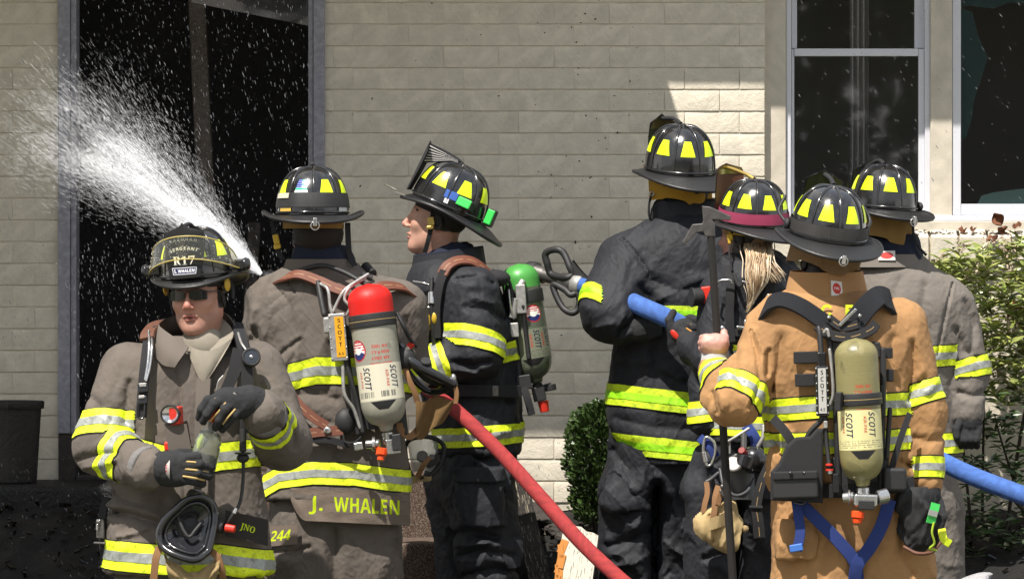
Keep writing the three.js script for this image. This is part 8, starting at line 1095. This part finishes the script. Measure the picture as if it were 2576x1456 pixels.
{
  const z = 0.55, c = P(2480, 1400, z), sh = thing('pieris_shrub', 'flowering shrub with long green leaves under the broken window', 'shrub', [c.x, groundY(c.x, z), z]);
  const y0 = groundY(c.x, z), list = [], low = [], fl = [], stems = [];
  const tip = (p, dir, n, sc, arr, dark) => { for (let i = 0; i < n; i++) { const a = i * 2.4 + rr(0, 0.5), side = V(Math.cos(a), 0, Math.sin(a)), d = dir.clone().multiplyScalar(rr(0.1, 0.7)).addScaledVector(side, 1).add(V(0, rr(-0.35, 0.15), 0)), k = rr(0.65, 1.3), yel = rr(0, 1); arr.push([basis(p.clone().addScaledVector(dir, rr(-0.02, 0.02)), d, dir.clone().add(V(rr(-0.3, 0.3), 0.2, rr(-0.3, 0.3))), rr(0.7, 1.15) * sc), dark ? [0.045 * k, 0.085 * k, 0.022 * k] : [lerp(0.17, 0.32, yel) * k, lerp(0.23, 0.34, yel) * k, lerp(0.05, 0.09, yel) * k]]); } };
  for (let i = 0; i < 330; i++) {
    const u = rr(2318, 2680), top = u < 2400 ? lerp(700, 622, (u - 2318) / 82) : 622 + 12 * Math.sin(u / 30), v = rr(top, 1010), zz = rr(0.22, 0.78); const p = P(u, v, zz); if (u < 2340 && zz > 0.7) continue;
    const dir = V(rr(-0.4, 0.4), 1, rr(-0.1, 0.7)).normalize(); tip(p, dir, 10, 1.1, list); const b = V(c.x + (p.x - c.x) * 0.45, y0 + 0.35, z); if (i % 90 === 0) stems.push(taperTube([V(c.x + (p.x - c.x) * 0.3, y0 - 0.02, z + rr(-0.1, 0.1)), b.lerp(p, 0.3).add(V(0, 0.05, 0)), p], [0.007, 0.005, 0.0025], 12, 5));
    if (rnd() < 0.25) for (let k = 0; k < 3; k++) { const q0 = p.clone().addScaledVector(dir, 0.02), e = V(rr(-1, 1), rr(-0.3, 0.8), rr(-0.2, 1)).normalize().multiplyScalar(rr(0.04, 0.075)); for (let s = 0; s < 10; s++) { const g = new THREE.IcosahedronGeometry(rr(0.0028, 0.0046), 0); const w = q0.clone().addScaledVector(e, s / 10); g.translate(w.x + rr(-0.005, 0.005), w.y + rr(-0.006, 0.004), w.z + rr(-0.005, 0.005)); fl.push(g); } }
  }
  for (let i = 0; i < 150; i++) { const p = P(rr(2330, 2620), rr(980, 1400), rr(0.3, 0.9)); tip(p, V(rr(-0.5, 0.5), 0.8, rr(-0.2, 0.8)).normalize(), 6, 1.05, low, true); if (i % 60 === 0) stems.push(taperTube([V(c.x + rr(-0.25, 0.25), y0 - 0.02, z + rr(-0.15, 0.15)), p.clone().lerp(V(c.x, p.y, z), 0.4), p], [0.008, 0.005, 0.002], 10, 5)); }  // lower leaves: shade inside the bush is put into their darker green
  const lf = leafGeo(0.056, 0.017); const f1 = part(sh, 'foliage', leaves(list, lf), leafM); f1.userData.kind = 'stuff'; const f2 = part(sh, 'shade_toned_foliage', leaves(low, lf), leafM); f2.userData.kind = 'stuff';
  const fp = part(sh, 'blossom', fl, std({ color: lin(0.52, 0.42, 0.33), roughness: 0.8 })); fp.userData.kind = 'stuff'; part(sh, 'stem', stems, std({ color: lin(0.035, 0.027, 0.02), roughness: 0.9 }));
  // leaf litter and a boulder below it
  const rk = new THREE.IcosahedronGeometry(0.09, 3), pp = rk.attributes.position; for (let i = 0; i < pp.count; i++) { const x = pp.getX(i), y = pp.getY(i), q = pp.getZ(i), n = 1 + 0.25 * noise(x * 14, y * 14, q * 14); pp.setXYZ(i, x * n * 1.0, y * n * 0.34 + x * 0.35, q * n); } rk.computeVertexNormals();
  const st = thing('boulder', 'flat pale grey stone slab at the foot of the flowering shrub', 'stone', P(2432, 1456, 1.5)); const sp = P(2432, 1472, 1.5); rk.translate(sp.x, sp.y, sp.z); part(st, 'stone', boxUV(rk), std({ color: lin(0.42, 0.42, 0.43), roughness: 0.9, bumpMap: T.gravel, bumpScale: 0.006 }));
  const bd = thing('rust_red_board', 'rust red board standing behind the flowering shrub at the right edge', 'board', P(2570, 1000, 0.2)); part(bd, 'board', [box(PX(2536, 0.2), PX(2720, 0.2), PY(860, 0.2), PY(758, 0.2), 0.16, 0.2, 0.004), box(PX(2640, 0.2), PX(2660, 0.2), -0.1, PY(860, 0.2) - 0.001, 0.16, 0.19, 0.003)], std({ color: lin(0.19, 0.045, 0.025), roughness: 0.7, map: T.grime, bumpMap: T.paint, bumpScale: 0.003 }));
}
// ---------------------------------------------------------------- debris
{
  const white = std({ roughness: 0.7, map: canvasTex(512, 1024, (c, w, h) => { c.fillStyle = '#d9d5c6'; c.fillRect(0, 0, w, h); for (let i = 0; i < 420; i++) { const x = rr(0, w), y = rr(0, h); c.fillStyle = `rgba(${rnd() < 0.75 ? '40,38,34' : '150,110,60'},${rr(0.2, 0.8)})`; c.beginPath(); c.ellipse(x, y, rr(1, 5), rr(3, 22), rr(-0.2, 0.2), 0, 7); c.fill(); } c.strokeStyle = '#3b352c'; c.lineWidth = 3; c.beginPath(); c.moveTo(240, 560); c.quadraticCurveTo(330, 580, 400, 640); c.stroke(); }), bumpMap: T.paint, bumpScale: 0.004 });
  const za = 0.95, pl = thing('white_board', 'peeling white board with a splintered edge leaning under the red hose', 'board', P(1420, 1456, za));
  pl.userData.local = true; pl.position.copy(P(1432, 1560, 1.72)); pl.quaternion.copy(Q(-20, -8, -5));
  { const g = new THREE.BoxGeometry(0.125, 0.66, 0.022, 6, 24, 1); const p = g.attributes.position; for (let i = 0; i < p.count; i++) { const y = p.getY(i); if (p.getX(i) < -0.05) p.setX(i, p.getX(i) + 0.014 * noise(y * 40, 1, 1)); if (y > 0.32) p.setY(i, y + 0.05 * noise(p.getX(i) * 30, 2, 3) - 0.3 * p.getX(i)); } g.computeVertexNormals(); part(pl, 'board', g.toNonIndexed(), white); }
  part(pl, 'splinter', [0, 1, 2, 3, 4, 5, 6, 7, 8].map(i => bx(V(-0.062 + 0.004 * (i % 3), 0.11 + i * 0.018, 0.008 + 0.003 * (i % 2)), [0.012 + 0.008 * (i % 3), 0.05, 0.010], Q(0, 0, -14 + 9 * (i % 4)), 0.002)), std({ color: lin(0.50, 0.20, 0.045), roughness: 0.9 }));
  const dk = thing('charred_plank', 'charred plank with flaking paint leaning by the steps behind the red hose', 'plank', P(1330, 1440, 0.9)); const grain = std({ roughness: 0.85, map: canvasTex(256, 1024, (c, w, h) => { c.fillStyle = '#2a2521'; c.fillRect(0, 0, w, h); for (let i = 0; i < 500; i++) { c.fillStyle = `rgba(${rnd() < 0.35 ? '190,180,155' : rnd() < 0.5 ? '15,12,10' : '90,78,64'},${rr(0.2, 0.8)})`; c.fillRect(rr(0, w), rr(0, h), rr(2, 9), rr(10, 70)); } }), bumpMap: T.paint, bumpScale: 0.006 });
  { const a = P(1300, 1205, 0.6), b = P(1366, 1500, 1.2), g = new THREE.BoxGeometry(0.075, a.distanceTo(b), 0.025); place(g, V(0, 0, 0), V(0, 1, 0)); const q = new THREE.Quaternion().setFromUnitVectors(V(0, 1, 0), a.clone().sub(b).normalize()); const h2 = g.toNonIndexed(); h2.applyQuaternion(q); const md = a.clone().lerp(b, 0.5); h2.translate(md.x, md.y, md.z); part(dk, 'plank', h2, grain); }
  for (let k = 0; k < 6; k++) { const x = PX(1330 + k * 24, 0.45), zz = 0.3 + 0.09 * k, y = groundY(x, zz) + 0.02, o = thing('burnt_fragment', ['blackened slab against the wall foot between the two black-trousered firefighters', 'burnt chunk beside the charred plank', 'small burnt chunk in front of the wall foot', 'flat burnt chip behind the red hose', 'burnt splinter near the boxwood shrub', 'burnt lump under the white board'][k], 'debris', [x, y, zz]); o.userData.local = true; const g = new THREE.DodecahedronGeometry(0.06 - 0.004 * k, 1), p = g.attributes.position; for (let i = 0; i < p.count; i++) { const n = 1 + 0.5 * noise(p.getX(i) * 20 + k * 3, p.getY(i) * 20, p.getZ(i) * 20); p.setXYZ(i, p.getX(i) * n, p.getY(i) * n * 0.6, p.getZ(i) * n); } g.computeVertexNormals(); part(o, 'lump', boxUV(g), M.charWood); }
  // curled leaves and crumbs on the sill
  const lm = std({ color: lin(0.17, 0.065, 0.03), roughness: 0.85, side: THREE.DoubleSide });
  [[2512, 552, 0.045, 0.055, 'large curled brown leaf standing on the window sill'], [2524, 578, 0.03, 0.042, 'curled brown leaf in front of the standing leaf on the sill'], [2498, 600, 0.07, 0.05, 'torn brown leaf hanging over the sill edge'], [2424, 578, 0.03, 0.036, 'flat russet leaf under the broken window frame'], [2450, 576, 0.03, 0.028, 'small russet leaf fragment on the sill'], [2560, 566, 0.02, 0.04, 'crumpled leaf by the right edge of the sill'], [2296, 512, -0.02, 0.04, 'charred scrap on the lower window frame behind the helmet']].forEach(([u, v, zz, s, label], k) => { const o = thing('dead_leaf', label, 'leaf', P(u, v, zz), 'dead leaves on the sill'); o.userData.local = true; o.quaternion.copy(Q(20 * k, 50 * k, 30 + 40 * k)); part(o, 'blade', sheet((a, b) => { const w = Math.sin(b * 3.14) * 0.45; return V((a - 0.5) * s * w * 2, (b - 0.5) * s, s * 0.25 * Math.sin(a * 5 + b * 4 + k) + 0.1 * s * noise(a * 4, b * 4, k)); }, 8, 8, 0.002), lm); });
  const cg = new THREE.IcosahedronGeometry(1, 0), n = 130, im = new THREE.InstancedMesh(cg, std({ color: lin(0.05, 0.04, 0.032), roughness: 0.9 }), n), m = new THREE.Matrix4();
  for (let i = 0; i < n; i++) { const zz = rr(-0.02, 0.045), u = rr(2270, 2576), p = P(u, 0, zz); p.y = PY(594, 0.05) + 0.027 - (zz + 0.04) * 0.27; const s = rr(0.0015, 0.006); m.compose(p, Q(rr(0, 180), rr(0, 180), 0), V(s * 2, s * 0.6, s)); im.setMatrixAt(i, m); } im.name = 'sill_crumbs'; im.userData = { kind: 'stuff', label: 'black crumbs of char strewn along the window sill', category: 'debris' }; scene.add(im);
  const n2 = 90, fk = new THREE.InstancedMesh(cg, std({ color: lin(0.035, 0.03, 0.026), roughness: 0.9 }), n2);
  for (let i = 0; i < n2; i++) { const k = rnd() < 0.6, p = P(k ? 1480 + (rnd() + rnd() - 1) * 160 : rr(840, 1900), rr(0, 900), 0.002), s = rr(0.001, 0.003) * (rnd() < 0.15 ? 1.7 : 1); m.compose(p, Q(0, 0, rr(0, 180)), V(s, s * rr(0.8, 2.2), 0.0012)); fk.setMatrixAt(i, m); } fk.name = 'soot_flecks'; fk.userData = { kind: 'stuff', label: 'dark flecks of soot stuck to the painted brick', category: 'soot' }; scene.add(fk);
}
renderer.render(scene, camera);
